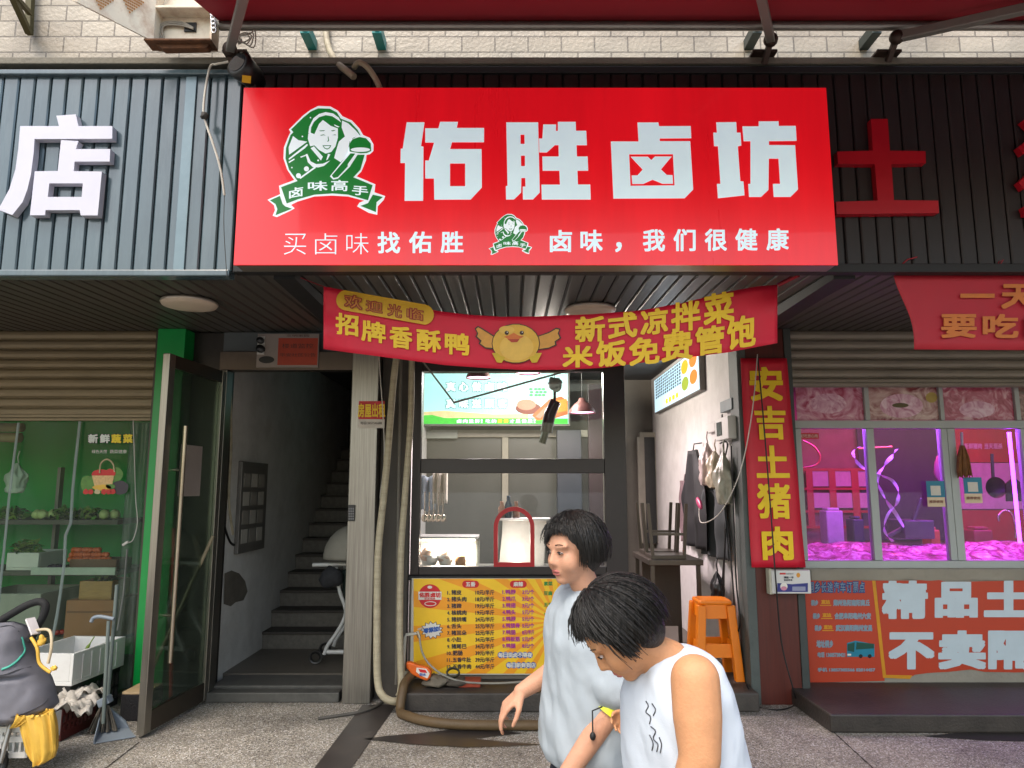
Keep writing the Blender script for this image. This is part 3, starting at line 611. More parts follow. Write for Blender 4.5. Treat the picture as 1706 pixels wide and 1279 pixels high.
# electrical panel on the stair wall
def wallx(px, py): return atx(px, py, -2.295)
pn = [wallx(398, 768), wallx(441, 775), wallx(437, 916), wallx(391, 923)]
y0 = pn[0].y; y1 = pn[1].y
t = thing('notice_case', 'grey glazed notice case on the stair wall', 'notice case', (-2.29, (y0 + y1) / 2, pn[3].z))
MB().box(-2.297, -2.262, min(y0, y1), max(y0, y1), pn[3].z, pn[0].z).build('case', M('dull_alu', '#6b6864', .45, metal=.4), t, bevel=.004)
g = MB(); H_ = pn[0].z - pn[3].z
for i in range(3):
    for j in range(4):
        ya = min(y0, y1) + .05 + i * (abs(y1 - y0) - .1) / 3; za = pn[3].z + .08 + j * (H_ - .14) / 4
        g.box(-2.262, -2.259, ya, ya + (abs(y1 - y0) - .1) / 3 - .04, za, za + (H_ - .14) / 4 - .04, (i + j) % 2)
g.build('papers', [M('dim_paper', '#a19d95', .7), M('dim_paper_dark', '#7f7b74', .7)], t)
g = MB(); g.tube([wallx(383, 620), wallx(385, 740), wallx(381, 830), wallx(388, 890)], .012, 8, smooth_path=4); g.tube([wallx(371, 855), wallx(375, 880), wallx(385, 905), wallx(400, 908)], .01, 8, mi=1, smooth_path=5)
tag(g.build('wall_conduit', [pipe_w, wire_k]), 'pale conduit and black cable on the stair wall by the hinge', 'pipe')
# patch of fallen plaster on the stair wall
pts = [(374, 955), (385, 950), (398, 955), (408, 968), (412, 985), (405, 1000), (392, 1003), (384, 1010), (372, 1006)]
g = MB(); P = [wallx(*q) + Vector((.003, 0, 0)) for q in pts]; g.add(P, [tuple(range(len(P)))]); struct(g.build('bare_plaster', M('bare_plaster', '#5b554d', .9, var=.3, bump=.4)))
# notice plate above the door
p0 = at(427, 612, YF - .03); p1 = at(532, 556, YF - .03)
t = thing('notice_plate', 'white plate with an orange red panel above the stair entrance', 'sign', ((p0.x + p1.x) / 2, YF - .03, p0.z))
MB().box(p0.x, p1.x, YF - .035, YF - .022, p0.z, p1.z).build('plate', M('dim_white_plate', '#8f857f', .5, dirt=.3), t)
g = MB(); g.pbox(462, 563, 530, 608, YF - .038, .002); g.build('red_panel', M('orange_red', '#a23a22', .5), t)
for s_, q_ in (('楼道监控', (470, 572, 522, 580)), ('平安社区公告', (466, 588, 526, 594)), ('文明家园', (477, 557, 515, 561))): g = MB(); g.ptext(s_, *q_, YF - .04); g.build('lettering', M('dim_ink', '#55312a', .6), t)
g = MB()
for y_, r_ in ((567, 6), (581, 7)): p = at(434, y_, YF - .06); g.lathe([(.001, -.02), (r_ * .0045, -.02), (r_ * .0045, .02)], p, 16, 'Y', 0)
g.pbox(428, 560, 441, 590, YF - .05, .012, 1); g.loops([circ(444, 599, 13, 6)], lambda x, y: at(x, y, YF - .0385), 0)
g.build('camera_unit', [blackpl, white_pl], t)

# ---------------------------------------------------------------- open glass door
hx, hy, dxz = -2.262, 5.585, .0
fx, fy = -2.335, 4.79
dl = math.hypot(fx - hx, fy - hy); ang = math.atan2(fy - hy, fx - hx)
dr = thing('glass_door', 'steel framed glass door standing open at the stair entrance', 'door', (hx, hy, .02))
ex = Vector((math.cos(ang), math.sin(ang), 0)); ny = Vector((-math.sin(ang), math.cos(ang), 0))
def dbox(g, u0, u1, z0, z1, th, mi=0, off=0):
    o = Vector((hx, hy, 0)); vs = []
    for z in (z0, z1):
        for (u, s_) in ((u0, -1), (u1, -1), (u1, 1), (u0, 1)): p = o + ex * u + ny * (off + s_ * th / 2); vs.append((p.x, p.y, z))
    g.add(vs, [(0, 3, 2, 1), (4, 5, 6, 7), (0, 1, 5, 4), (1, 2, 6, 5), (2, 3, 7, 6), (3, 0, 4, 7)], mi); return g
ztop = 2.46
door_st = M('door_steel', '#8b867d', .33, metal=.85, var=.2, stretch=(20, 20, .5), dirt=.25, dcol='#4a3c2e')
dbox(MB(), 0, .06, .02, ztop, .05).build('stile', door_st, dr, bevel=.004)
dbox(MB(), dl - .075, dl, .02, ztop, .05).build('stile', door_st, dr, bevel=.004)
dbox(MB(), .0605, dl - .0755, ztop - .09, ztop - .001, .045).build('top_rail', M('door_rail', '#4c443b', .35, metal=.7, var=.2, dirt=.3), dr, bevel=.003)
dbox(MB(), .0605, dl - .0755, .021, .15, .045).build('bottom_rail', MATS['door_rail'], dr, bevel=.003)
dbox(MB(), .0605, dl - .0755, .151, ztop - .091, .008).build('pane', GLASS('door_glass', '#c4d2c6', .55, .03, .10, '#7d857c'), dr)
hz0, hz1 = .42, 1.98
g = MB(); o_ = Vector((hx, hy, 0)) + ex * (dl - .15) - ny * -.065
sgn = 1 if ny.x > 0 else -1
o_ = Vector((hx, hy, 0)) + ex * (dl - .17) + ny * sgn * .07
g.tube([o_ + Vector((0, 0, hz0)), o_ + Vector((0, 0, hz1))], .016, 12)
for z in (hz0 + .3, hz1 - .3): g.tube([o_ + Vector((0, 0, z)), o_ + Vector((0, 0, z)) - ny * sgn * .07], .009, 8)
g.build('handle', M('polished_steel', '#b0a493', .22, metal=.95, var=.1), dr)
dbox(MB(), .27, dl - .24, 1.50, 1.86, .002, off=sgn * .008).build('paper_notice', M('worn_paper', '#8e827c', .7, var=.1), dr)

# ---------------------------------------------------------------- steel pillar between the stairs and the shop
struct(MB().box(-1.243, -1.035, 5.53, 5.75, 0, 2.79).build('steel_pillar', steel, bevel=.006))
struct(MB().box(-1.03, -.80, 5.66, 5.76, 0, 2.79).build('pier', M('grimy_concrete', '#4b4741', .8, var=.25, bump=.3, dirt=.6), bevel=.004))
p0 = at(597, 713, 5.52); p1 = at(641, 668, 5.52)
t = thing('rental_notice', 'red and white house rental notice stuck on the steel pillar', 'notice', ((p0.x + p1.x) / 2, 5.52, p0.z))
g = MB(); g.pbox(597, 668, 641, 698, 5.527, .002); g.build('red_field', M('notice_red', '#b81a20', .5), t)
g = MB(); g.pbox(597, 698.3, 641, 713, 5.527, .002); g.build('white_field', M('notice_white', '#c6beb4', .6), t)
g = MB(); g.ptext('房屋出租', 596, 672, 642, 695, 5.524, 0, .03); g.build('yellow_lettering', M('notice_yellow', '#e8c21c', .5), t)
g = MB(); g.ptext('电话13857346688', 601, 702, 636, 707, 5.524); g.build('small_print', black, t)
t = thing('keypad', 'small black entry keypad on the edge of the steel pillar', 'keypad', at(585, 868, 5.5))
MB().pbox(579, 841, 591, 868, 5.51, .018).build('housing', blackpl, t, bevel=.003)
g = MB()
for r_ in range(5):
    for c_ in range(3): g.pbox(580.5 + c_ * 3.3, 846 + r_ * 4.2, 583 + c_ * 3.3, 848.6 + r_ * 4.2, 5.507, .003)
g.build('keys', M('grey_keys', '#6a6a6c', .5), t)
# wrapped pipes at the front of the pillar
wrap = M('wrapped_pipe', '#a99f86', .7, var=.15, scale=4, stretch=(1, 1, 9), bump=.5, bscale=25, dirt=.35, dcol='#5b5140')
tube_thing('wrapped_pipe', 'tape wrapped cream pipe curving down in front of the steel pillar', 'pipe', [at(661, 592, 5.45), at(655, 640, 5.45), at(647, 740, 5.42), at(640, 820, 5.40), at(630, 920, 5.36), at(628, 1040, 5.32), at(629, 1130, 5.3), at(637, 1158, 5.28), at(655, 1168, 5.3), at(668, 1160, 5.38), at(676, 1120, 5.5)], .026, wrap, 12, 10, 'wrapped pipes')
tube_thing('wrapped_pipe', 'tape wrapped cream pipe hugging the window post, straight and farther right', 'pipe', [at(686, 600, 5.52), at(684, 700, 5.5), at(675, 820, 5.48), at(668, 920, 5.46), at(666, 1050, 5.42), at(668, 1140, 5.4), at(664, 1160, 5.38)], .024, wrap, 12, 8, 'wrapped pipes')
tube_thing('grey_pipe', 'thin grey pipe running straight down between the wrapped pipes', 'pipe', [at(668, 462, 5.6), at(668, 600, 5.6), at(664, 820, 5.58), at(660, 1140, 5.5)], .012, M('grey_pipe', '#6f6a60', .5, dirt=.4))
tube_thing('white_wire', 'thin white wire dangling down the steel pillar with a plug', 'wire', [at(628, 462, 5.4), at(632, 600, 5.4), at(638, 690, 5.42), at(640, 760, 5.42), at(633, 830, 5.42)], .004, wire_w)
# ================================================================ greengrocer on the left
YV = 5.63
film = GLASS('pvc_film', '#e9f6ec', .5, .08, .035, '#9aa79a')
film_thick = GLASS('pvc_overlap', '#c7d6cb', .6, .1, .28, '#7f8a80')
zc = b.z
ct = thing('strip_curtain', 'clear plastic strip curtain across the greengrocer front', 'curtain', (-4, YV, .05))
xr_ = xg - .002
MB().grid(lambda u, v: Vector((-7 + u * (xr_ + 7), YV + .012 * math.sin(u * 60 + 2 * v), .06 + v * (zc - .06))), 160, 4).build('film', film, ct)
def seam(pts, w, nm='seam'):
    P = [at(x, y, YV - .03) for x, y in pts]; g = MB(); q = []
    for i, p in enumerate(P): q += [(p.x - w, p.y, p.z), (p.x, p.y - .012, p.z), (p.x + w, p.y, p.z)]
    g.add(q, [(3 * i + k, 3 * i + 3 + k, 3 * i + 4 + k, 3 * i + 1 + k) for i in range(len(P) - 1) for k in (0, 1)], 0, True)
    return g.build(nm, M('grey_film_seam', '#7c8a86', .3, var=.12, scale=4, stretch=(6, 6, .6), alpha=.8), ct)
seam([(133, 702), (126, 767), (121, 815), (118, 870), (109, 892), (107, 940), (100, 992), (94, 1030), (84, 1080), (74, 1130)], .012)
seam([(31, 704), (23, 765), (15, 830), (8, 903), (0, 978), (-6, 1060), (-12, 1140)], .011)
a = at(205, 900, YV); MB().grid(lambda u, v: Vector((a.x + u * (xr_ - a.x), YV - .022 + .012 * math.sin(u * 14), .08 + v * (zc - .09))), 20, 4).build('overlap', film_thick, ct)
# printed sticker on the film
t = thing('vegetable_sticker', 'fresh vegetables sticker with fruit basket on the plastic curtain', 'sticker', at(180, 830, YV - .05))
YK = YV - .045
g = MB()
for ch, x0, x1, mi in (('新', 146, 164.5, 0), ('鲜', 165.5, 184, 0), ('蔬', 184.5, 203, 1), ('菜', 204, 222, 1)):
    g.ptext(ch, x0, 722, x1, 739, YK, 2, .11); g.ptext(ch, x0 + 1, 723, x1 - 1, 738, YK - .003, mi, .04)
g.ptext('绿色天然', 153, 749, 178, 755, YK, 0); g.ptext('蔬菜健康', 183, 749, 211, 755, YK, 0)
g.build('lettering', [M('sticker_white', '#c9cfc6', .5), M('sticker_yellow', '#d8c010', .5), M('sticker_dark', '#0c2a12', .5)], t)
g = MB()
def blob(cx, cy, rx, ry, k, mi): g.loops([[(x + random.uniform(-.6, .6), y + random.uniform(-.6, .6)) for x, y in circ(cx, cy, rx, ry, 16)]], lambda x, y: at(x, y, YK - .001 * k), mi)
cm = [M('leaf_print', '#4d7a2c', .5, var=.3, scale=30), M('basket_print', '#c9a670', .5, var=.25, scale=60), M('tomato_print', '#b8201a', .5, var=.2), M('aubergine_print', '#1f1626', .4), M('corn_print', '#d0a63a', .5), M('handle_print', '#b9ab84', .5)]
blob(146, 806, 12, 14, 0, 0); blob(193, 790, 12, 12, 0, 0); blob(200, 812, 14, 12, 0, 3); blob(168, 790, 16, 8, 1, 2); blob(184, 788, 9, 7, 2, 2)
g.loops([[(153, 792), (190, 792), (186, 812), (158, 812)]], lambda x, y: at(x, y, YK - .003), 1)
blob(170, 812, 16, 5, 4, 4); blob(184, 810, 8, 4, 4, 0)
for x_ in (143, 151, 173, 181, 188): blob(x_, 819, 4.5, 4.5, 5, 2)
blob(162, 819, 5, 4, 5, 5)
g.tube([at(166, 788, YK - .004), at(168, 772, YK - .004), at(178, 765, YK - .004), at(188, 772, YK - .004), at(191, 786, YK - .004)], .006, 6, 5, smooth_path=5)
g.build('basket_picture', cm, t)
# shelving behind the film
wood_d = M('dim_shelf', '#4a4a40', .7, var=.2)
YH = 6.25
sh = thing('shelf_rack', 'three level shelf rack of vegetables behind the plastic curtain', 'shelf rack', at(60, 1060, YH))
for y_ in (866, 951, 1062):
    p = at(60, y_, YH); MB().box(-5.2, at(196, y_, YH).x, YH, YH + .55, p.z - .04, p.z).build('shelf_board', wood_d, sh, bevel=.004)
for px in (-200, 22, 196):
    p = at(px, 951, YH); MB().box(p.x - .015, p.x + .015, YH + .5, YH + .56, .03, 1.75).build('post', MATS['dull_alu'], sh)
p = at(60, 951, YH); MB().box(at(52, 945, YH - .02).x, at(192, 945, YH - .02).x, YH - .02, YH - .001, p.z - .03, p.z + .03).build('price_rail', M('price_rail', '#9fa99c', .5), sh)
foam = M('foam_box', '#c8c8c0', .7, var=.05, dirt=.3, dcol='#7d776a')
def open_box(nm, label, cat, x0, x1, y0, y1, z0, z1, m, th=.02, group=None, taper=.0, bevel=.008, parent=None):
    g = MB(); g.box(x0, x1, y0, y1, z0, z0 + th)
    g.box(x0, x1, y0, y0 + th, z0 + th, z1); g.box(x0, x1, y1 - th, y1, z0 + th, z1); g.box(x0, x0 + th, y0 + th, y1 - th, z0 + th, z1); g.box(x1 - th, x1, y0 + th, y1 - th, z0 + th, z1)
    return tag(g.build(nm, m, bevel=bevel), label, cat, group)
z2 = at(60, 951, YH).z; z1_ = at(60, 866, YH).z; z3 = at(60, 1062, YH).z
open_box('foam_box', 'pale foam box of greens on the middle shelf behind the curtain', 'box', at(8, 930, YH).x, at(62, 930, YH).x, YH + .02, YH + .42, z2 + .001, at(30, 921, YH).z, foam)
open_box('foam_box', 'large grey foam box on the bottom shelf behind the curtain', 'box', at(-40, 1000, YH).x, at(80, 1000, YH).x, YH - .1, YH + .5, z3 + .001, at(30, 986, YH).z, M('grey_foam', '#96968a', .7, dirt=.3))
card = M('cardboard', '#94633f', .8, var=.1, dirt=.2)
g = MB(); p0 = at(106, 1058, YH - .1); p1 = at(194, 1000, YH - .1); g.box(p0.x, p1.x, YH - .1, YH + .3, z3 + .001, p1.z); g.box(p0.x + .01, p1.x - .01, YH - .102, YH - .099, p1.z - .1, p1.z - .085, 1); tag(g.build('cardboard_box', [card, M('box_print', '#6b4327', .8)], bevel=.006), 'brown cardboard box on the bottom shelf behind the curtain', 'box')
p0 = at(140, 990, YH); p1 = at(196, 966, YH); open_box('wooden_crate', 'small wooden crate on top of the cardboard box', 'crate', p0.x, p1.x, YH - .08, YH + .22, at(150, 1000, YH - .1).z + .002, p1.z, M('crate_wood', '#9a7440', .7, var=.2, stretch=(2, 8, 8)), .012)
def leaf_clump(nm, label, c, rx, ry, rz, n, m, seed, size=.05):
    random.seed(seed); g = MB()
    for i in range(n):
        d = Vector((random.gauss(0, 1), random.gauss(0, 1), abs(random.gauss(0, 1)))).normalized(); rr = random.random() ** .5
        p = Vector(c) + Vector((d.x * rx * rr, d.y * ry * rr, d.z * rz * rr)); a_ = Vector((random.gauss(0, 1), random.gauss(0, 1), random.gauss(0, .6))).normalized(); u_ = a_.cross(Vector((random.random(), random.random(), 1))).normalized()
        s_ = size * random.uniform(.6, 1.2)
        g.add([p - a_ * s_, p - u_ * s_ * .4 + Vector((0, 0, .01)), p + a_ * s_, p + u_ * s_ * .4 + Vector((0, 0, .01))], [(0, 1, 2, 3)], random.randint(0, len(m) - 1), True)
    return tag(g.build(nm, m), label, 'vegetables', 'leafy vegetables on the shelves')
leafs = [M('leaf_green', '#4b7a22', .5, var=.3), M('leaf_pale', '#8aa84e', .5, var=.2), M('leaf_deep', '#2c5418', .5, var=.3)]
c = at(45, 918, YH + .15); leaf_clump('leafy_greens', 'pale leafy greens heaped on the foam box', (c.x, c.y, c.z - .02), .13, .12, .12, 110, [leafs[1], leafs[0]], 3)
for i, (px, lb) in enumerate(((110, 'leafy greens on the top shelf left of the sticker'), (150, 'leafy greens on the top shelf below the sticker'), (20, 'leafy greens on the top shelf below the hanging bag'))):
    c = at(px, 862, YH + .15); leaf_clump('leafy_greens', lb, (c.x, c.y, z1_ + .003), .16, .14, .1, 120, leafs, 20 + i)
c = at(178, 968, YH + .15); leaf_clump('leafy_greens', 'green vegetables in the small wooden crate', (c.x, c.y, c.z), .12, .1, .1, 80, leafs, 31)
cab = M('pale_cabbage', '#a9b878', .5, var=.25, scale=14); aub = M('aubergine', '#2a1636', .25); tom = M('tomato', '#b8281a', .25)
random.seed(15)
for nm, lb_, grp, mm, spots, r3, py in (('cabbage', 'pale cabbage on the top shelf behind the curtain', 'cabbages on the top shelf', cab, (62, 74, 86, 176, 188), (.045, .045, .042), 864), ('aubergine', 'dark aubergine on the middle shelf behind the curtain', 'aubergines on the middle shelf', aub, (86, 91, 96, 101), (.022, .06, .022), 946), ('tomato', 'red tomato on the bottom shelf behind the curtain', 'tomatoes on the bottom shelf', tom, (84, 90, 96, 101), (.025, .025, .022), 1058)):
    pr0 = None
    for px in spots:
        p = at(px, py, YH + .1)
        zz = {864: z1_, 946: z2, 1058: z3}[py] + .001
        if pr0 is None: pr0 = tag(MB().ball((p.x, p.y, zz + r3[2]), *r3, wob=.15).build(nm, mm), lb_, 'vegetable', grp); pz = zz
        else: q = pr0.copy(); COL.objects.link(q); q.location = (p.x, p.y + random.uniform(-.03, .03), pr0.location.z)
orange = M('orange_peel', '#c2561c', .45, var=.15, bump=.15, bscale=150)
random.seed(5); proto = None; k = 0
for row, (yy, n_) in enumerate(((932, 12), (924, 11), (916, 8))):
    for i in range(n_):
        px = 117 + (i + .5 * row) * 5.9 + random.uniform(-1, 1); p = at(px, yy, YH + .08 + row * .05)
        if proto is None:
            proto = tag(MB().ball(p, .024, nu=12, nv=8).build('orange', orange), 'orange in the heap on the middle shelf', 'orange', 'oranges heaped on the middle shelf')
            proto.location = (p.x, p.y, p.z - .024)
        else:
            q = proto.copy(); COL.objects.link(q); q.location = (p.x, p.y, p.z - .024)
p0 = at(113, 938, YH + .02); p1 = at(192, 933, YH + .02)
g = MB(); g.box(p0.x, p1.x, YH + .04, YH + .3, z2 + .001, p0.z + .03); tag(g.build('fruit_tray', M('tray_dark', '#5a3a24', .6), bevel=.005), 'shallow brown tray holding the heap of oranges', 'tray')
# hanging carrier bag and a roll of wood at the top left
def bag(nm, label, c, w_, h_, d_, m, seed, group=None, knot=True, cat='bag'):
    random.seed(seed); off = random.random() * 9
    def f(u, v):
        a_ = u * 2 * math.pi; k_ = math.sin(min(1, v * 1.15) * math.pi * .5); k_ = (.12 + .88 * (1 - (v ** 1.6))) if v > .0 else .8
        k_ = (.8 + .2 * min(1, v * 8)) * (1 - .12 * v) if v < .62 else .93 * (1 - ((v - .62) / .38) ** .8 * .86); cr = .5 + .5 * v
        n_ = noise.noise(Vector((math.cos(a_) * 1.6 + off, math.sin(a_) * 1.6, v * 3))) + .55 * cr * noise.noise(Vector((math.cos(a_) * 5 + off, math.sin(a_) * 5, v * 2.2))) + .25 * noise.noise(Vector((math.cos(a_) * 9 + off, math.sin(a_) * 9, v * 9)))
        return Vector((c[0] + math.cos(a_) * w_ / 2 * k_ * (1 + .42 * n_), c[1] + math.sin(a_) * d_ / 2 * k_ * (1 + .42 * n_), c[2] + v * h_ + .02 * n_ * (1 - v)))
    g = MB(); g.grid(f, 40, 26)
    k0 = len(g.v); g.add([f(i / 40, 0) for i in range(40)], [tuple(range(40))])
    if knot: g.tube([f(0, 1), Vector((c[0], c[1], c[2] + h_ + .05)), Vector((c[0] + .01, c[1], c[2] + h_ + .1))], .006, 6)
    return tag(g.build(nm, m), label, cat, group)
film_bag = M('translucent_bag', '#b9c4b8', .3, var=.1, alpha=.75)
bag('carrier_bag', 'pale carrier bag hanging behind the curtain at far left', at(24, 820, 6.0), .17, .24, .1, film_bag, 4)
mt_ = M('rolled_mat', '#7a6c4e', .7, var=.2)
tag(MB().tube([at(-40, 712, 5.9), at(38, 712, 5.9)], .035, 14).build('rolled_mat', mt_), 'upper rolled straw mat hung under the shutter at far left', 'rolled mat')
tag(MB().tube([at(-40, 727, 5.95), at(34, 729, 5.95)], .04, 14).build('rolled_mat', mt_), 'lower rolled straw mat hung under the shutter at far left', 'rolled mat')
# thin white cable with switch on the right of the curtain
g = MB(); g.tube([at(222, 700, 5.55), at(224, 760, 5.55), at(226, 830, 5.55), at(229, 870, 5.55), at(222, 898, 5.55), at(214, 904, 5.55)], .004, 6, smooth_path=6); g.beam(at(205, 908, 5.55), at(214, 902, 5.55), .022, .016); g.tube([at(212, 915, 5.55), at(206, 990, 5.55), at(196, 1050, 5.55)], .008, 6, mi=1)
tag(g.build('switch_cable', [wire_w, M('grey_cord', '#6a6a66', .6)]), 'thin white cable with inline switch hanging on the curtain', 'cable')

# ================================================================ the braised food shop: window
YW = 5.72
frame_m = M('dark_brown_frame', '#1d1415', .35, var=.25, dirt=.2, dcol='#3b2e2b')
ym = 800
X = lambda px, py=ym, Y=YW: at(px, py, Y).x
Z = lambda py, Y=YW: at(850, py, Y).z
xa, xb, xc_, xd = X(686), X(700), X(1008), X(1044)
win = thing('shop_window', 'dark brown framed serving window with two wide panes', 'window', ((xa + xd) / 2, YW, Z(958)))
ztop = 2.74
MB().box(xa, xb, YW, YW + .09, Z(958), ztop).build('post', frame_m, win, bevel=.004)
MB().box(xc_, xd, YW, YW + .09, .13, ztop).build('post', frame_m, win, bevel=.004)
for nm, y0, y1 in (('mid_rail', 788, 764), ('bottom_rail', 958, 944)):
    MB().box(xb + .001, xc_ - .001, YW + .004, YW + .085, Z(y0), Z(y1)).build(nm, frame_m, win, bevel=.004)
MB().box(xb + .001, xc_ - .001, YW + .004, YW + .085, Z(618), ztop).build('head_panel', frame_m, win)
sg2 = GLASS('shop_glass', '#eef2f0', .8, .015, .025, '#8a9490')
MB().box(xb + .002, xc_ - .002, YW + .04, YW + .046, Z(764) + .001, Z(618) - .001).build('pane', sg2, win)
MB().box(xb + .002, xc_ - .002, YW + .04, YW + .046, Z(944) + .001, Z(788) - .001).build('pane', sg2, win)
MB().box(xa - .02, xc_, YW - .03, YW + .09, Z(966), Z(958) - .001).build('sill', black, win, bevel=.004)
# red arched hatch
g = MB()
def arch(cx, r, y0, ys): return [(cx - r, y0), (cx - r, ys)] + [(cx - r * math.cos(R(a_)), ys - r * math.sin(R(a_))) for a_ in range(10, 180, 10)] + [(cx + r, ys), (cx + r, y0)]
g.loops([arch(856.5, 34, 944, 878), arch(856.5, 27, 937, 878)], lambda x, y: at(x, y, YW + .005), 0, (0, .05, 0))
g.loops([arch(856.5, 34, 944, 878), arch(856.5, 27, 937, 878)], lambda x, y: at(x, y, YW + .055), 0)
tag(g.build('serving_hatch', M('red_plastic', '#a80f1c', .35)), 'small red arched hatch in the lower window pane', 'hatch')
pr = [at(703, 600, 5.35), at(757, 671, 5.35), at(958, 614, 5.35)]
g = MB(); g.beam(pr[0], pr[1], .022, .012); g.beam(pr[1] - Vector((.01, 0, 0)), pr[2], .02, .012)
tag(g.build('bent_trim_strip', M('taupe_strip', '#6e625a', .5)), 'thin bent grey strip hanging in a V before the window', 'strip')
# V strip hangs by its two ends from the soffit
g = MB(); g.tube([pr[0], (pr[0].x, pr[0].y, 2.78)], .002, 5); tag(g.build('string', wire_w), 'thin string holding the bent strip at its left end', 'string', 'strings of the bent strip')
g = MB(); g.tube([pr[2], (pr[2].x, pr[2].y, 2.78)], .002, 5); tag(g.build('string', wire_w), 'thin string holding the bent strip at its right end', 'string', 'strings of the bent strip')

# ---- menu board under the window
YB = 5.68
mb_ = thing('menu_board', 'yellow menu board with price list below the serving window', 'menu board', at(860, 1125, YB))
MB().pbox(683, 963, 1043, 1124, YB, .015).build('board', M('board_white_edge', '#b9b5a8', .6, dirt=.3), mb_)
def PB(k): return lambda x, y: at(x, y, YB - .0012 * k)
yel = M('menu_yellow', '#f2c326', .4, var=.05); ora = M('menu_orange', '#ee9c1e', .4, var=.05)
g = MB(); x0_, y0_, x1_, y1_ = 689, 964, 1042, 1122
g.loops([[(x0_, y1_), (x1_, y1_), (x1_, y0_), (x0_, y0_)]], PB(1), 0)
cx_, cy_ = 930, 1035
def clip(a_):
    dx_, dy_ = math.cos(a_), math.sin(a_); t_ = 1e9
    if dx_ > 0: t_ = min(t_, (x1_ - cx_) / dx_)
    if dx_ < 0: t_ = min(t_, (x0_ - cx_) / dx_)
    if dy_ > 0: t_ = min(t_, (y1_ - cy_) / dy_)
    if dy_ < 0: t_ = min(t_, (y0_ - cy_) / dy_)
    return (cx_ + dx_ * t_, cy_ + dy_ * t_)
for k in range(26):
    a_ = k * 2 * math.pi / 26 + .1; g.loops([[(cx_, cy_), clip(a_), clip(a_ + .11)]], PB(2), 1)
g.build('print', [yel, ora], mb_)
ink = M('menu_ink', '#23283a', .5); mag = M('menu_magenta', '#a5278a', .5); grn = M('menu_green', '#1c8a3c', .5); red = M('menu_red', '#c8161e', .45); wht = M('menu_white', '#dedad0', .5); blu = M('menu_blue', '#1f56a8', .5)
rows = ['猪皮', '猪头肉', '猪蹄', '核桃肉', '猪拱嘴', '舌头', '猪耳朵', '小肚', '猪尾巴', '肥肠', '五香牛肚', '五香牛肉']; pri = [10, 18, 19, 19, 24, 25, 25, 34, 34, 39, 39, 44]
g = MB()
def T(s_, x, y, h, mi, k=4, bold=.025, wmax=None):
    v, f, W, H = textdata(s_); w_ = wmax or h * W / H
    g.tquad(s_, PB(k)(x, y + h / 2), PB(k)(x + w_, y + h / 2), PB(k)(x + w_, y - h / 2), PB(k)(x, y - h / 2), mi, bold); return w_
for i in range(12):
    y = 986.7 + i * 11.22; T(f'{i+1}.', 745 if i < 9 else 744.5, y + .6, 6, 0, wmax=5 if i < 9 else 8); T(rows[i], 752 if i < 9 else 754, y, 8.2, 0, wmax=8.4 * len(rows[i]) * (.92 if len(rows[i]) > 3 else 1)); T(f'{pri[i]}元/半斤', 792, y, 8.6, 0, wmax=31.5)
r2 = ['鸭脖', '鸭爪', '鸭翅', '鸭头', '鸭脖', '鸭锁骨', '鸭肠', '鸭板筋', '鸭腿']; p2 = ['3元/个', '3元/个', '3元/个', '5元/个', '5元/个', '5元/个', '8元/半斤', '5元/个', '8元/个']
for i in range(9):
    y = 986 + i * 11.2; T(f'{i+1}.{r2[i]}', 837, y, 8.2, 1, wmax=8 + 7 * len(r2[i])); T(p2[i], 870, y, 8, 1, wmax=20)
T('素菜', 906, 972, 7, 2); T('豆腐', 906, 988, 7, 2); T('五香不', 906, 1007, 7, 2); T('千张', 906, 1024, 7, 2)
g.build('price_list', [ink, mag, grn], mb_)
g = MB()
for cx0, s_ in ((784, '五香'), (863.5, '麻辣')):
    g.loops([circ(cx0 - 8, 973, 6, 6, 10, 90, 270) + [(cx0 - 8, 967)] + circ(cx0 + 8, 973, 6, 6, 10, 270, 450) + [(cx0 + 8, 979)]], PB(3), 0); T(s_, cx0 - 8, 973, 8, 1, 4, .03, 16)
    g.build('column_heading', [red, wht], mb_); g = MB()
g = MB(); g.loops([circ(716.3, 993, 19, 20, 28)], PB(3), 0); g.loops([[(697, 999), (735.5, 999), (735.5, 985.5), (697, 985.5)]], PB(4), 1); T('佑胜卤坊', 698.5, 991, 8.5, 0, 5, .04, 36); T('现卤现捞', 707, 997.3, 2.6, 0, 5, .02, 18); g.loops([circ(716, 978, 4, 2.5)], PB(4), 1); g.loops([circ(717, 1005.5, 10, 4)], PB(4), 1); g.loops([circ(717, 1005.5, 8.6, 2.8)], PB(5), 0)
g.build('round_logo', [red, wht], mb_)
g = MB(); st_ = [(719.5 + (18 if k % 2 else 13.5) * math.cos(k * math.pi / 13), 1049.5 + (14 if k % 2 else 10) * math.sin(k * math.pi / 13)) for k in range(26)]
st2 = [(719.5 + (x - 719.5) * 1.1, 1049.5 + (y - 1049.5) * 1.1) for x, y in st_]
g.loops([st2], PB(3), 2); g.loops([st_], PB(4), 1)
g.tquad('零添加!', PB(5)(706, 1056), PB(5)(733, 1051), PB(5)(732, 1042), PB(5)(705, 1047), 0, .05); g.build('starburst', [blu, wht, ink], mb_)
g = MB()
for s_, x, y in (('每日现卤不隔夜', 830, 1091), ('每日新鲜到店', 844, 1108)):
    for i, ch in enumerate(s_):
        g.loops([circ(x + 4 + i * 8.1, y, 5, 5.4, 12)], PB(3), 0); g.tquad(ch, PB(4)(x + i * 8.1, y + 4), PB(4)(x + 8 + i * 8.1, y + 4), PB(4)(x + 8 + i * 8.1, y - 4), PB(4)(x + i * 8.1, y - 4), 1, .03)
    g.build('bubble_lettering', [blu, wht], mb_); g = MB()
struct(MB().box(xa, xc_, YB + .016, YW + .08, .131, Z(966) - .001).build('parapet_wall', M('rough_render', '#6b655b', .9, var=.25, bump=.5, dirt=.6), bevel=.004))
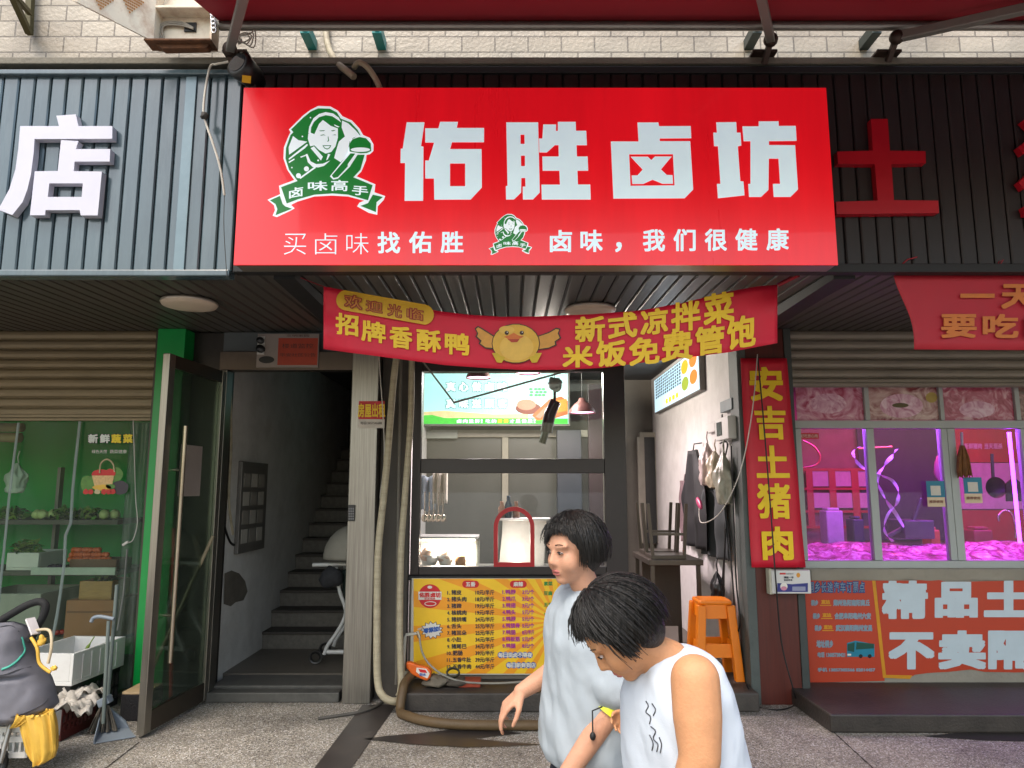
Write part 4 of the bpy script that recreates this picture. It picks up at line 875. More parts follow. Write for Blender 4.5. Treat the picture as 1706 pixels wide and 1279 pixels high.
# ---- inside the shop
LB = 8.3
lb = thing('light_box', 'bright sky blue light box with green strip on the back of the shop', 'light box', at(800, 706, LB))
p0 = at(660, 706, LB); p1 = at(946, 622, LB)
MB().box(p0.x - .02, p1.x + .02, LB + .01, LB + .1, p0.z - .02, p1.z + .02).build('housing', MATS['dull_alu'], lb)
glow = M('lightbox_sky', '#a6dcdc', .5, var=.06, scale=2, emit=.42)
g = MB(); g.pbox(660, 622, 946, 706, LB, .009); g.build('screen', glow, lb)
def LBP(k): return lambda x, y: at(x, y, LB - .003 * k)
g = MB()
g.loops([[(660, 706), (946, 706), (946, 697), (800, 696.5), (740, 696), (720, 691), (660, 694)]], LBP(2), 0)
g.loops([[(660, 694), (720, 691), (740, 696), (880, 697), (880, 689), (820, 690), (740, 684), (690, 687), (660, 683)]], LBP(1), 1)
g.loops([circ(880, 680, 21, 10)], LBP(2), 2); g.loops([circ(877, 674, 16, 9)], LBP(3), 3)
g.loops([[(886, 692), (915, 665), (935, 660), (946, 668), (946, 690), (920, 698), (895, 700)]], LBP(3), 4); g.loops([[(915, 690), (920, 668), (944, 664), (946, 684)]], LBP(4), 5); g.loops([[(892, 694), (908, 678), (914, 682), (900, 697)]], LBP(5), 3)
for k in range(12): g.loops([circ(886 + (k % 4) * 7 + random.uniform(-2, 2), 648 + (k // 4) * 5, 3.4, 2.2, 8)], LBP(2), 6)
em = lambda nm, c_, e: M(nm, c_, .5, var=.1, scale=20, emit=e)
g.build('picture', [em('box_green', '#2fae2b', .4), em('box_sand', '#c9b98a', .4), em('plate_dark', '#7a3a2a', .2), em('meat_pink', '#c0806a', .3), em('meat_orange', '#b8602c', .3), em('meat_gold', '#d98a2c', .3), em('herb_green', '#3fae5c', .4)], lb)
g = MB()
for s_, y in (('真心做卤味', 644), ('真味送顾客', 672)):
    for i, ch in enumerate(s_):
        x = 742 + i * 21.5
        g.tquad(ch, LBP(2)(x, y + 9), LBP(2)(x + 18, y + 9), LBP(2)(x + 18, y - 9), LBP(2)(x, y - 9), 0, .085)
        g.tquad(ch, LBP(4)(x + .7, y + 8.2), LBP(4)(x + 17.3, y + 8.2), LBP(4)(x + 17.3, y - 8.2), LBP(4)(x + .7, y - 8.2), 1, .05)
x = 761
for i, ch in enumerate('卤肉送鲜!吃的新鲜才是健康!'):
    g.tquad(ch, LBP(4)(x, 704.5), LBP(4)(x + (8.2 if ch != '!' else 3), 704.5), LBP(4)(x + (8.2 if ch != '!' else 3), 698), LBP(4)(x, 698), 2 if ch in '新鲜' and i > 5 else 1, .03); x += 10 if ch != '!' else 8
g.build('lettering', [em('box_teal', '#0f7480', .08), em('box_white', '#cfeaf0', .45), em('box_yellow', '#c9d42a', .5)], lb)
# the back glazing with pale frames
bg = thing('back_glazing', 'grey glazed partition with pale frames at the back of the shop', 'partition', at(850, 960, 8.6))
g = MB(); pale = M('pale_frame', '#8f8b7d', .5, var=.1)
for x0, x1 in ((690, 705), (836, 847), (998, 1012)): g.pbox(x0, 716, x1, 960, 8.6, .06)
g.pbox(690, 716, 1012, 728, 8.59, .07); g.build('frame', pale, bg, bevel=.004)
g = MB(); g.pbox(705, 728, 836, 960, 8.64, .01); g.pbox(847, 728, 998, 960, 8.64, .01, 0); g.build('glass_panel', M('frosted_grey', '#4f504b', .35, var=.12, scale=2), bg)
g = MB(); g.pbox(700, 716, 762, 730, 8.55, .03); g.build('roller_box', M('pale_box', '#8b9088', .5), bg)
tag(MB().pbox(930, 716, 968, 950, 8.3, .2).build('tall_cabinet', M('slate_cabinet', '#2e343c', .4, var=.1), bevel=.006), 'tall dark slate cabinet at the back right of the shop', 'cabinet')
tag(MB().pbox(984, 640, 1002, 950, 8.0, .1).build('back_post', M('dark_post', '#2a1f22', .4), bevel=.004), 'dark post at the right inside the serving window', 'post')
for i, (x_, y_, c0, lb_) in enumerate(((712, 850, '#8d98a4', 'grey cloth hung at the left inside the lower pane'), (733, 840, '#b8b2a6', 'pale cloth hung right of the ladles in the lower pane'))):
    p = at(x_, y_, 6.9); s_ = i * 5
    g = MB(); g.grid(lambda u, v: Vector((p.x + (u - .5) * .14, 6.9 + .02 * math.sin(u * 14 + s_), p.z + v * .32 + .01 * math.sin(u * 9))), 16, 8); tag(g.build('dish_cloth', M('dish_cloth_%d' % i, c0, .8), solid=.003), lb_, 'cloth')
# pendant heat lamps
pink = bpy.data.materials.new('pink_lamp_glow'); pink.use_nodes = True; _b = pink.node_tree.nodes['Principled BSDF']; _b.inputs['Base Color'].default_value = lin('#ffd9ea'); _b.inputs['Emission Color'].default_value = lin('#ffb0d8'); _b.inputs['Emission Strength'].default_value = 4
shade_m = M('lamp_shade', '#6e4a48', .4, metal=.3)
for i, (px, py, Yl, lb_) in enumerate(((797, 630, 6.9, 'pink glowing heat lamp at the left in the serving window'), (880, 622, 6.9, 'pink glowing heat lamp in the middle of the serving window'), (970, 688, 7.2, 'pink glowing heat lamp hanging lowest at the right of the serving window'))):
    p = at(px, py, Yl); t = thing('heat_lamp', lb_, 'heat lamp', p, 'pink heat lamps in the shop')
    r_ = .12 if i < 2 else .135
    MB().lathe([(r_, 0), (r_ * .96, .03), (r_ * .6, .09), (r_ * .3, .12), (.03, .15), (.001, .155)], p, 24).build('lamp_shade', shade_m, t)
    MB().lathe([(.001, .012), (r_ * .93, .012)], p, 24).build('bulb', pink, t)
    MB().tube([p + Vector((0, 0, .15)), (p.x, p.y, 2.9)], .004, 6).build('cord', wire_k, t)
    lamp('heat_lamp_light', 'AREA', p - Vector((0, 0, .02)), 14, '#ffeaf0', .2, parent=t)
# counter and ware
steel_c = M('counter_steel', '#a7a6a2', .3, metal=.8, var=.1, dirt=.2)
cn = thing('counter', 'stainless steel counter behind the serving window', 'counter', at(850, 960, 6.0))
zcn = at(850, 948, 6.0).z
MB().box(xb + .02, xc_ - .02, 5.84, 6.45, zcn - .04, zcn).build('countertop', steel_c, cn, bevel=.004)
MB().box(xb + .02, xc_ - .02, 5.87, 6.42, .121, zcn - .0405).build('cabinet', steel_c, cn)
a_ = at(699, 895, 6.3); c_ = at(798, 889, 6.3)
ac_ = thing('glass_case', 'low glazed warming case on the left of the counter', 'display case', ((a_.x + c_.x) / 2, 6.3, zcn))
MB().box(a_.x, c_.x, 6.08, 6.42, a_.z, a_.z + .02).build('top_shelf', M('pale_steel', '#c9c6c6', .35, metal=.4), ac_, bevel=.003)
MB().box(a_.x, c_.x, 6.405, 6.42, zcn + .001, a_.z - .001).build('back_panel', M('pale_panel', '#cfc6bd', .5), ac_)
MB().box(c_.x - .012, c_.x, 6.08, 6.404, zcn + .001, a_.z - .001).build('side_pane', sg2, ac_)
MB().box(a_.x + .03, c_.x - .03, 6.2, 6.24, a_.z - .022, a_.z - .004).build('tube_light', M('white_tube', '#fff3ea', .5, emit=6, ecol='#ffeede'), ac_)
lamp('tube_glow', 'AREA', ((a_.x + c_.x) / 2, 6.2, a_.z - .03), 9, '#fff0e4', .25, .04, parent=ac_)
random.seed(3)
for i, (px, r_, lb_) in enumerate(((715, .10, 'steaming white bowl at the left end of the counter'), (742, .085, 'second white bowl of food beside the warming case'))):
    p = at(px, 944, 6.2); g = MB(); g.lathe([(.001, 0), (r_ * .5, 0), (r_, .1), (r_ * .95, .1), (.001, .06)], (p.x, p.y, zcn + .001), 24); g.ball((p.x, p.y, zcn + .09), r_ * .85, r_ * .85, .06, 1, wob=.5)
    tag(g.build('bowl', [M('white_bowl', '#d8d4d0', .3), M('pale_food', '#c9ab98', .5, var=.25, scale=30)]), lb_, 'bowl', 'bowls on the counter')
p = at(767, 944, 6.15); tag(MB().lathe([(.001, 0), (.045, 0), (.047, .06), (.04, .07), (.04, .09), (.001, .092)], (p.x, p.y, zcn + .001), 20).build('jar', M('sauce_jar', '#9c6a3a', .35, var=.2)), 'small amber jar on the counter in front of the case', 'jar')
# hood behind the hatch
hd = thing('white_hood', 'bright white cooking unit lit behind the red hatch', 'cooking unit', at(860, 944, 6.3))
g = MB(); a_ = at(832, 944, 6.34); c_ = at(905, 866, 6.34); g.prism([(a_.x, 6.2, zcn + .001), (a_.x + .03, 6.34, c_.z), (a_.x + .03, 6.44, c_.z), (a_.x, 6.44, zcn + .001)], (c_.x - a_.x, 0, 0)); g.build('body', M('white_enamel', '#d9d2cc', .35), hd, bevel=.006)
MB().box(a_.x - .01, c_.x + .06, 6.22, 6.45, c_.z + .001, c_.z + .018).build('shelf_top', M('pale_steel', '#c9c6c6'), hd, bevel=.003)
lamp('hood_glow', 'POINT', at(862, 900, 6.05), 2.2, '#fff0e6', .06)
for i, (px, h_, c0) in enumerate(((836, .14, '#b98a72'), (847, .19, '#3c4a58'), (860, .14, '#9a6a52'))):
    p = at(px, 864, 6.34); tag(MB().lathe([(.001, 0), (.03, 0), (.031, h_ * .6), (.014, h_ * .78), (.016, h_ * .8), (.016, h_), (.001, h_)], (p.x, p.y, c_.z + .019), 16).build('bottle', M('bottle_%d' % i, c0, .25)), ('brown sauce bottle left on the cooking unit', 'tall dark blue sauce bottle on the cooking unit', 'brown sauce bottle right of the tall dark one')[i], 'bottle', 'sauce bottles on the cooking unit')
# ladles hung on the left wall and the toy-like bottle hung before the pane
p = at(708, 820, 6.6); g = MB(); g.tube([p, p - Vector((0, 0, .2))], .006, 6); g.ball(p - Vector((0, 0, .23)), .03, .015, .035)
ld = tag(g.build('ladle', MATS['polished_steel']), 'steel ladle in the row hung at the left inside the window', 'ladle', 'ladles hung inside the window')
for k in range(1, 5): q = ld.copy(); COL.objects.link(q); q.location.x += k * .0415
g = MB(); p = at(924, 640, 5.95); g.ball(p, .055, .03, .055, 0, wob=.5); g.tube([p - Vector((0, 0, .05)), p - Vector((-.0, 0, .14))], .012, 8, 1); q = at(916, 690, 5.95); g.tube([at(926, 668, 5.95), q, at(910, 720, 5.95)], [.045, .05, .05, .035], 14, 1); g.tube([at(912, 712, 5.95), at(903, 738, 5.95)], .03, 10, 2); g.tube([p + Vector((0, 0, .04)), (p.x, p.y, 2.9)], .003, 5, 1)
tag(g.build('hanging_whisk', [M('white_mesh', '#b9b4ae', .5), M('dark_bottle', '#2c1f28', .2), M('dark_glass', '#2f3a34', .15)]), 'dark bottle and white brush hanging inside the upper pane', 'utensil')

# ================================================================ the open bay right of the window
XW = 1.779
def wq(px, py, dx=.0): return atx(px, py, XW - dx)
ms = thing('menu_screen', 'lit menu light box hanging on the white side wall', 'light box', wq(1130, 660))
q0, q1 = wq(1091, 689, .06), wq(1166, 650, .06)
zt_ = wq(1091, 632, .06).z
MB().box(XW - .058, XW - .002, q1.y, q0.y, q0.z, zt_).build('housing', M('screen_edge', '#6c6862', .5), ms, bevel=.003)
g = MB(); g.add([(XW - .06, q1.y + .01, q0.z + .01), (XW - .06, q0.y - .01, q0.z + .01), (XW - .06, q0.y - .01, zt_ - .01), (XW - .06, q1.y + .01, zt_ - .01)], [(0, 1, 2, 3)]); g.build('screen', M('screen_glow', '#b9dcec', .4, var=.03, emit=.36), ms)
Lr = lambda u, v, k=1: Vector((XW - .06 - .002 * k, q0.y - u * (q0.y - q1.y), q0.z + v * (zt_ - q0.z)))
g = MB()
for i in range(13):
    for j in range(7):
        u, v = .05 + i * .048, .40 + j * .08; g.tquad('卤鸭牛肉猪蹄香菜凉面饭汤'[(i * 5 + j * 3) % 12], Lr(u, v), Lr(u + .034, v), Lr(u + .036, v + .06), Lr(u, v + .06), 0, .04)
for i in range(4): g.tquad('优惠套餐'[i], Lr(.30 + i * .08, .1), Lr(.36 + i * .08, .1), Lr(.36 + i * .08, .24), Lr(.30 + i * .08, .24), 1, .08)
g.build('lettering', [M('screen_ink', '#2b4a66', .5), em('screen_yellow', '#e8c81c', .4)], ms)
g = MB()
for u, v, mi in ((.74, .75, 0), (.9, .78, 1), (.74, .34, 2), (.9, .38, 1)): g.loops([circ(0, 0, .07, .17, 16)], lambda x, y: Lr(u + x, v + y), mi)
g.build('dish_picture', [em('dish_gold', '#c98a1a', .6), em('dish_orange', '#d8641c', .6), em('dish_olive', '#7a8a2a', .5)], ms)
lamp('screen_light', 'AREA', (XW - .09, (q0.y + q1.y) / 2, (q0.z + zt_) / 2), 8, '#dff2ff', abs(q0.y - q1.y), .4, rot=(0, R(90), 0), parent=ms)
lamp('room_lamp', 'POINT', (.3, 7.2, 2.7), 48, '#fff2e4', .15)
# back door
bd = thing('back_door', 'pale framed glass door at the back of the bay', 'door', at(1085, 900, 8.9))
g = MB(); g.pbox(1066, 720, 1103, 728, 8.95, .05); g.pbox(1066, 728, 1073, 905, 8.95, .05); g.pbox(1096, 728, 1103, 905, 8.95, .05); g.build('frame', pale, bd)
g = MB(); g.pbox(1073, 728, 1096, 905, 8.97, .02); g.build('pane', M('dark_pane', '#2d302f', .2), bd)
# electricity box and lesser boxes
def wbox(nm, px0, py0, px1, py1, d_, m, parent=None, dx=0):
    a1_, b1_ = wq(px0, py1, d_ + dx), wq(px1, py0, d_ + dx); y0_, y1_ = sorted((a1_.y, b1_.y))
    return MB().box(XW - d_ - dx, XW - .002 - dx, y0_, y1_, min(a1_.z, b1_.z), max(a1_.z, b1_.z)).build(nm, m, parent, bevel=.004)
t = thing('fuse_box', 'white fuse box with grey window high on the side wall', 'fuse box', wq(1200, 735))
wbox('case', 1192, 692, 1212, 735, .1, white_pl, t); wbox('window', 1194, 702, 1201, 727, .004, M('smoke_window', '#3c4a48', .2), t, .101)
tag(wbox('adapter_box', 1200, 662, 1218, 688, .05, M('grey_adapter', '#6b7478', .5)), 'small grey adapter above the fuse box', 'adapter')
tag(wbox('socket_box', 1177, 703, 1190, 722, .04, white_pl), 'small white socket left of the fuse box', 'socket')
# aprons and bags on hooks
def cloth(nm, label, px0, py0, px1, py1, dx, m, seed, cat='apron', amp=.03, pinch=.5):
    a1_, b1_ = wq(px0, py1, dx), wq(px1, py0, dx); random.seed(seed); o_ = random.random() * 20
    def f(u, v):
        w_ = pinch + (1 - pinch) * min(1, (1 - v) * 2.2); y = (a1_.y + b1_.y) / 2 + (u - .5) * (b1_.y - a1_.y) * w_; z = a1_.z + v * (b1_.z - a1_.z)
        return Vector((XW - dx + amp * math.sin(u * 17 + o_) * (1 - v * .5) + .015 * noise.noise(Vector((u * 5, v * 5, o_))), y, z))
    g = MB(); g.grid(f, 28, 24); p = f(.5, 1); g.tube([p, p + Vector((.01, 0, .06)), (XW - .01, p.y, p.z + .07)], .004, 6)
    return tag(g.build(nm, m, solid=.004), label, cat)
cloth('apron', 'black apron hanging on the white side wall', 1138, 745, 1178, 905, .1, M('black_cloth', '#131416', .7, var=.2), 2, 'apron', .035, .35)
cloth('apron', 'grey apron hanging right of the black one', 1173, 815, 1206, 922, .07, M('grey_cloth', '#34383a', .75, var=.2), 3, 'apron', .03, .7)
cloth('towel', 'pinkish towel edge behind the black apron', 1134, 800, 1146, 900, .05, M('pink_cloth', '#6d5a5c', .8), 5, 'towel', .02, .8)
for i, (px, py, w_, h_, lb_, c0) in enumerate(((1176, 808, .2, .36, 'pinkish white carrier bag hung left on the side wall', '#b5a3a0'), (1189, 812, .16, .30, 'cream carrier bag hung in the middle on the side wall', '#b3a68f'), (1204, 838, .2, .4, 'bulging clear carrier bag of goods hung right on the side wall', '#8f8c7d'))):
    p = wq(px, py, .12); bag('carrier_bag', lb_, (p.x + .02, p.y, p.z), .14, h_, w_, M('bag_film_%d' % i, c0, .35, var=.25, scale=14), 40 + i)
p = wq(1165, 838, .17); g = MB(); g.ball(p, .02, .09, .035, 0, rot=Matrix.Rotation(.5, 3, 'X')); tag(g.build('pink_pouch', M('pink_pouch', '#b0406a', .4)), 'small pink pouch on the black apron', 'pouch')
p = wq(1196, 1002, .1); bag('umbrella_pouch', 'black folded umbrella pouch hanging above the orange stool', (p.x, p.y, p.z), .1, .24, .18, M('black_nylon', '#101113', .45, var=.3), 9)
for k, (dx, pts) in enumerate(((.05, [(1203, 690), (1206, 760), (1208, 850), (1206, 930), (1202, 1000), (1208, 1040), (1216, 1060), (1224, 1040), (1220, 960), (1210, 860), (1203, 790), (1212, 740), (1200, 738)]),
                               (.07, [(1218, 742), (1222, 850), (1226, 960), (1232, 1030), (1228, 1056), (1216, 1062), (1208, 1040), (1206, 960), (1209, 880)]))):
    tag(MB().tube([wq(x, y, dx) for x, y in pts], .007, 8, smooth_path=8).build('black_cable', wire_k), ('long black cable looping down beside the fuse box', 'black cable loop hanging lowest by the wall edge')[k], 'cable', 'black cables on the side wall')
# steel table with upturned steel chairs
tb = gr(1150, 1120, .12)
zt_ = at(1130, 930, 6.4).z
stl = M('worn_steel', '#575048', .38, metal=.75, var=.2, dirt=.3)
t = thing('steel_table', 'worn steel table in the open bay', 'table', (1.2, 6.5, .12))
xl, xr2 = 1.16, 1.62
MB().box(xl, xr2, 6.25, 7.1, zt_ - .045, zt_).build('tabletop', stl, t, bevel=.004)
for x in (xl + .02, xr2 - .05):
    for y in (6.28, 7.04): MB().box(x, x + .032, y, y + .032, .121, zt_ - .046).build('leg', stl, t)
MB().box(xl + .055, xr2 - .055, 6.9, 6.915, .3, zt_ - .05).build('back_panel', M('brown_panel', '#4a3e33', .6), t)
for i, (yy, lb_) in enumerate(((6.30, 'upturned steel stool nearest on the steel table'), (6.72, 'upturned steel stool behind on the steel table'))):
    t = thing('steel_stool', lb_, 'stool', (1.35, yy, zt_), 'upturned steel stools')
    x0_ = 1.19 if i == 0 else 1.21
    MB().box(x0_, x0_ + .3, yy, yy + .3, zt_ + .001, zt_ + .035).build('seat', stl, t, bevel=.004)
    for dx_ in (.0, .27):
        for dy_ in (.0, .27): MB().beam((x0_ + .015 + dx_, yy + .015 + dy_, zt_ + .035), (x0_ + .015 + dx_ + (.03 if dx_ else -.03), yy + .015 + dy_, zt_ + .47), .026).build('leg', stl, t)
    MB().box(x0_ + .02, x0_ + .28, yy + .005, yy + .02, zt_ + .2, zt_ + .222).build('stretcher', stl, t)
# orange plastic stool
p = gr(1196, 1128, .125); orp = M('orange_plastic', '#e37a06', .38, var=.08, dirt=.15, dcol='#7a3a08')
sx_, sy_, sz_ = 1.555, p.y + .02, .122
t = thing('plastic_stool', 'orange plastic stool standing in the open bay', 'stool', (sx_, sy_, sz_))
Hs = .585; wb, wt_ = .165, .125
MB().box(sx_ - wt_, sx_ + wt_, sy_ - wt_, sy_ + wt_, sz_ + Hs - .035, sz_ + Hs).build('seat', orp, t, bevel=.015)
for a_ in (-1, 1):
    for b_ in (-1, 1):
        g = MB(); g.beam((sx_ + a_ * wb * .9, sy_ + b_ * wb * .9, sz_), (sx_ + a_ * wt_ * .88, sy_ + b_ * wt_ * .88, sz_ + Hs - .036), .065, .065, up=(0, 1, 0)); g.build('leg', orp, t, bevel=.008)
for (ax_, s_) in ((0, -1), (0, 1), (1, -1), (1, 1)):
    for h0, h1, nm in ((.45, .585, 'apron'), (.17, .27, 'stretcher')):
        k0 = wb * .9 + (wt_ - wb) * .9 * h0 / Hs; k1 = wb * .9 + (wt_ - wb) * .9 * h1 / Hs
        L_ = [(-k0 + .03, s_ * k0, h0), (k0 - .03, s_ * k0, h0), (k1 - .03, s_ * k1, h1), (-k1 + .03, s_ * k1, h1)]
        P = [Vector((sx_ + (q[0] if ax_ == 0 else q[1]), sy_ + (q[1] if ax_ == 0 else q[0]), sz_ + q[2])) for q in L_]
        n_ = Vector((0, .012, 0)) if ax_ == 0 else Vector((.012, 0, 0)); g = MB(); g.prism(P, n_); g.build(nm, orp, t, bevel=.003)
# ================================================================ red welcome banner under the fascia
def interp(tab, x):
    if x <= tab[0][0]: return tab[0][1]
    for (a_, b_), (c_, d_) in zip(tab, tab[1:]):
        if x <= c_: t_ = (x - a_) / (c_ - a_); return b_ + (d_ - b_) * t_
    return tab[-1][1]
BT = [(541, 477), (600, 488), (660, 503), (730, 518), (780, 524), (835, 527.5), (900, 527), (990, 523), (1068, 517), (1140, 504), (1212, 486), (1260, 477), (1296, 474)]
BB = [(537, 581), (580, 587), (635, 594), (741, 608), (811, 613), (870, 616), (930, 616), (1008, 612.5), (1068, 604), (1140, 596), (1212, 587), (1296, 571)]
def bY(px, py): return 4.06 + .03 * math.sin(px * .009 + .4) + .009 * math.sin(px * .021 + py * .012)
ban_red = M('banner_cloth', '#c91233', .55, var=.07, scale=5, bump=.15, bscale=500)
ban_yel = M('banner_yellow', '#e6bd1e', .5, var=.06)
def bp_(k): return lambda x, y: at(x, y, bY(x, y) - .002 * k - .009)
t = thing('welcome_banner', 'long sagging red banner with yellow lettering and a chick below the sign', 'banner', at(917, 612, 4.06))
def bf(u, v):
    x = 539 + u * 756; y = interp(BB, x) * (1 - v) + interp(BT, x) * v
    return at(x, y, bY(x, y) + (.02 * math.sin(v * 9 + 2) * max(0, 1 - u * 14) + .02 * math.sin(v * 8) * max(0, (u - .93) * 14)))
MB().grid(bf, 120, 10).build('cloth', ban_red, t, solid=.002)
g = MB()
def bchar(ch, x0, y0, x1, y1, sl, mi=0, off=.03, k=1):      # sl: drop of the right side against the left
    f_ = bp_(k); g.text(ch, lambda x, y: f_(x0 + x * (x1 - x0), (y1 if False else (y1 - sl) + (y0 - (y1 - sl)) * y) + sl * x), mi, off)
for ch, x0, y0, x1, y1, sl in (('招', 559, 520, 597.5, 561, 5), ('牌', 602, 532, 643, 573, 6), ('香', 649, 541, 687, 583, 5), ('酥', 694, 547, 735, 588, 4), ('鸭', 741, 553, 782, 592.5, 3)): bchar(ch, x0, y0, x1, y1, sl)
for ch, x0, y0, x1, y1, sl in (('新', 958, 528, 1008, 568, -3), ('式', 1013, 523, 1062, 561, -5), ('凉', 1067, 517, 1113, 554, -6), ('拌', 1118, 505, 1167, 548, -7), ('菜', 1172, 491, 1223, 535, -8),
                               ('米', 937, 576, 988, 611, -2), ('饭', 993, 568, 1043, 609, -3), ('免', 1048, 564, 1099, 605, -5), ('费', 1102, 555, 1154, 598, -6), ('管', 1158, 546, 1207, 587, -7), ('饱', 1211, 530, 1259, 576, -8)): bchar(ch, x0, y0, x1, y1, sl)
g.build('lettering', ban_yel, t)
g = MB(); c0_, c1_, ra = (577, 500), (706, 524), 17
an = math.degrees(math.atan2(c1_[1] - c0_[1], c1_[0] - c0_[0]))
g.loops([circ(c0_[0], c0_[1], ra, ra, 10, an + 90, an + 270) + circ(c1_[0], c1_[1], ra, ra, 10, an - 90, an + 90)], bp_(1), 0)
for ch, x0, y0, x1, y1, sl in (('欢', 573, 488, 604, 517, 5), ('迎', 609, 498, 638, 523, 5), ('光', 645, 504, 670, 531, 5), ('临', 677, 511, 706, 535, 4)): bchar(ch, x0, y0, x1, y1, sl, 1, .05, 5); bchar(ch, x0 + 1.5, y0 + 1.5, x1 - 1.5, y1 - 1.5, sl, 2, .0, 7)
g.build('greeting', [M('banner_gold', '#c99c18', .5, var=.05), M('banner_brown', '#8a1f12', .5), M('banner_ochre', '#b8741a', .5)], t)
g = MB(); f_ = lambda k: bp_(k)
cz = lambda x, y: (530 + x / 4.265, 460 + y / 4.265)
def cl_(pts, k, mi): g.loops([[cz(*p) for p in pts]], bp_(k), mi)
def ci_(x, y, rx, ry, k, mi, n=22): g.loops([[cz(*p) for p in circ(x, y, rx, ry, n)]], bp_(k), mi)
cl_([(1112, 370), (1135, 352), (1165, 368), (1255, 425), (1250, 520), (1190, 515), (1140, 480), (1150, 460), (1118, 430), (1128, 405)], 1, 2); cl_([(1122, 375), (1137, 362), (1165, 378), (1255, 435), (1245, 510), (1190, 505), (1152, 478), (1162, 458), (1130, 428), (1138, 405)], 2, 1)
cl_([(1555, 425), (1640, 395), (1690, 365), (1722, 372), (1712, 405), (1728, 440), (1690, 465), (1696, 490), (1640, 515), (1560, 525)], 1, 2); cl_([(1555, 432), (1640, 404), (1690, 375), (1712, 380), (1702, 405), (1716, 438), (1680, 462), (1684, 486), (1640, 506), (1560, 518)], 2, 1)
ci_(1405, 478, 172, 142, 3, 2); ci_(1405, 478, 166, 136, 4, 0); ci_(1410, 505, 120, 95, 5, 5); ci_(1340, 382, 55, 30, 5, 5, 16)
for sx_ in (1285, 1540): s_ = 1 if sx_ < 1400 else -1; cl_([(sx_ - 50 * s_, 545), (sx_ - 10 * s_, 545), (sx_ + 10 * s_, 565), (sx_ + 45 * s_, 575), (sx_ + 20 * s_, 615), (sx_ - 15 * s_, 612)], 5, 3)
cl_([(1320, 430), (1355, 420), (1390, 402), (1425, 420), (1462, 428), (1430, 445), (1350, 446)], 6, 4); cl_([(1345, 446), (1432, 446), (1415, 468), (1375, 470)], 6, 6)
for ex_ in (1340, 1447): ci_(ex_, 402, 15, 15, 6, 2, 12); ci_(ex_ + 4, 397, 4, 4, 7, 7, 8)
g.build('chick_picture', [M('chick_yellow', '#d6a63a', .5, var=.12, scale=12), M('chick_wing', '#c98f3a', .5, var=.12, scale=20), M('chick_outline', '#3a2216', .5), M('chick_feet', '#c9a81e', .5), M('chick_beak', '#c96a2a', .5), M('chick_belly', '#dbb04e', .5, var=.1, scale=12), M('chick_mouth', '#a8381e', .5), wht], t)
g = MB(); g.tube([at(541, 478, 4.07), at(520, 470, 4.05), at(500, 462, 3.95)], .003, 5); g.build('tie', M('red_tie', '#8a0f20', .6), t); g = MB(); g.tube([at(1296, 475, 4.07), at(1310, 468, 4.05), at(1330, 458, 3.95)], .012, 8); g.build('tie', M('red_tie', '#8a0f20', .6), t)

# ================================================================ pillar with the vertical banner
YP = 5.48
struct(MB().box(1.742, 1.81, YP + .02, YP + .24, 0, 2.79).build('pillar_edge', M('green_grey_strip', '#4c5350', .6, var=.2, bump=.3, dirt=.5), bevel=.004))
brownw = M('red_brown_panel', '#4e1a0f', .45, var=.2, scale=4, stretch=(14, 14, .6), dirt=.25, dcol='#2a0f0a')
struct(MB().box(1.811, 2.115, YP + .03, YP + .25, 0, 2.79).build('brown_pillar', brownw, bevel=.004))
struct(MB().box(2.116, 2.17, YP + .02, YP + .24, 0, 2.79).build('pillar_edge', M('dark_green_grey', '#3a403e', .6, var=.2, dirt=.5), bevel=.004))
t = thing('vertical_banner', 'vertical red banner with five yellow characters on the right pillar', 'banner', at(1296, 945, YP))
p0, p1 = at(1252, 945, YP), at(1342, 945, YP); p2, p3 = at(1310, 597, YP), at(1233, 597, YP)
def vf(u, v): p = (p0 * (1 - u) + p1 * u) * (1 - v) + (p3 * (1 - u) + p2 * u) * v; return Vector((p.x, p.y + .006 * math.sin(v * 11) - .004, p.z))
MB().grid(vf, 6, 30).build('cloth', M('vertical_red', '#c4132e', .5, var=.06, scale=4, dirt=.1, dcol='#7a2a20'), t, solid=.002)
g = MB()
for ch, x0, y0, x1, y1 in (('安', 1247, 611, 1306, 668), ('吉', 1256, 676, 1311, 732), ('土', 1258, 742, 1316, 796), ('猪', 1260, 805, 1319, 864), ('肉', 1268, 877, 1323, 933)):
    d_ = (y1 - y0) * .092 * .6; g.tquad(ch, at(x0 + d_, y1, YP - .016), at(x1, y1, YP - .016), at(x1 - d_, y0, YP - .016), at(x0, y0, YP - .016), 0, .03)
g.build('lettering', M('gold_yellow', '#e9c413', .5, var=.06), t)
t = thing('leaflet_box', 'small white box with printed blue front below the vertical banner', 'box', at(1316, 990, YP - .06))
MB().pbox(1287, 950, 1350, 989, YP - .07, .085).build('case', white_pl, t, bevel=.006)
g = MB(); f2 = lambda k: (lambda x, y: at(x, y, YP - .0715 - .001 * k))
g.loops([[(1295, 986), (1346, 986), (1346, 971), (1320, 973), (1295, 971)]], f2(0), 0); g.loops([[(1299, 957), (1309, 957), (1309, 954), (1299, 954)]], f2(0), 1); g.loops([circ(1306, 977, 6, 6.5)], f2(1), 2); g.loops([circ(1306, 980, 5, 3.5)], f2(2), 3); g.loops([circ(1330, 958, 3.2, 4)], f2(0), 4)
g.loops([[(1320, 984), (1342, 984), (1342, 977), (1320, 977)]], f2(1), 5)
g.ptext('扫码支付', 1310, 954, 1322, 957, YP - .0735, 6); g.ptext('便民一号', 1306, 960, 1322, 963.5, YP - .0735, 6, .03); g.ptext('安全用电', 1306, 964.5, 1320, 967.5, YP - .0735, 6, .03)
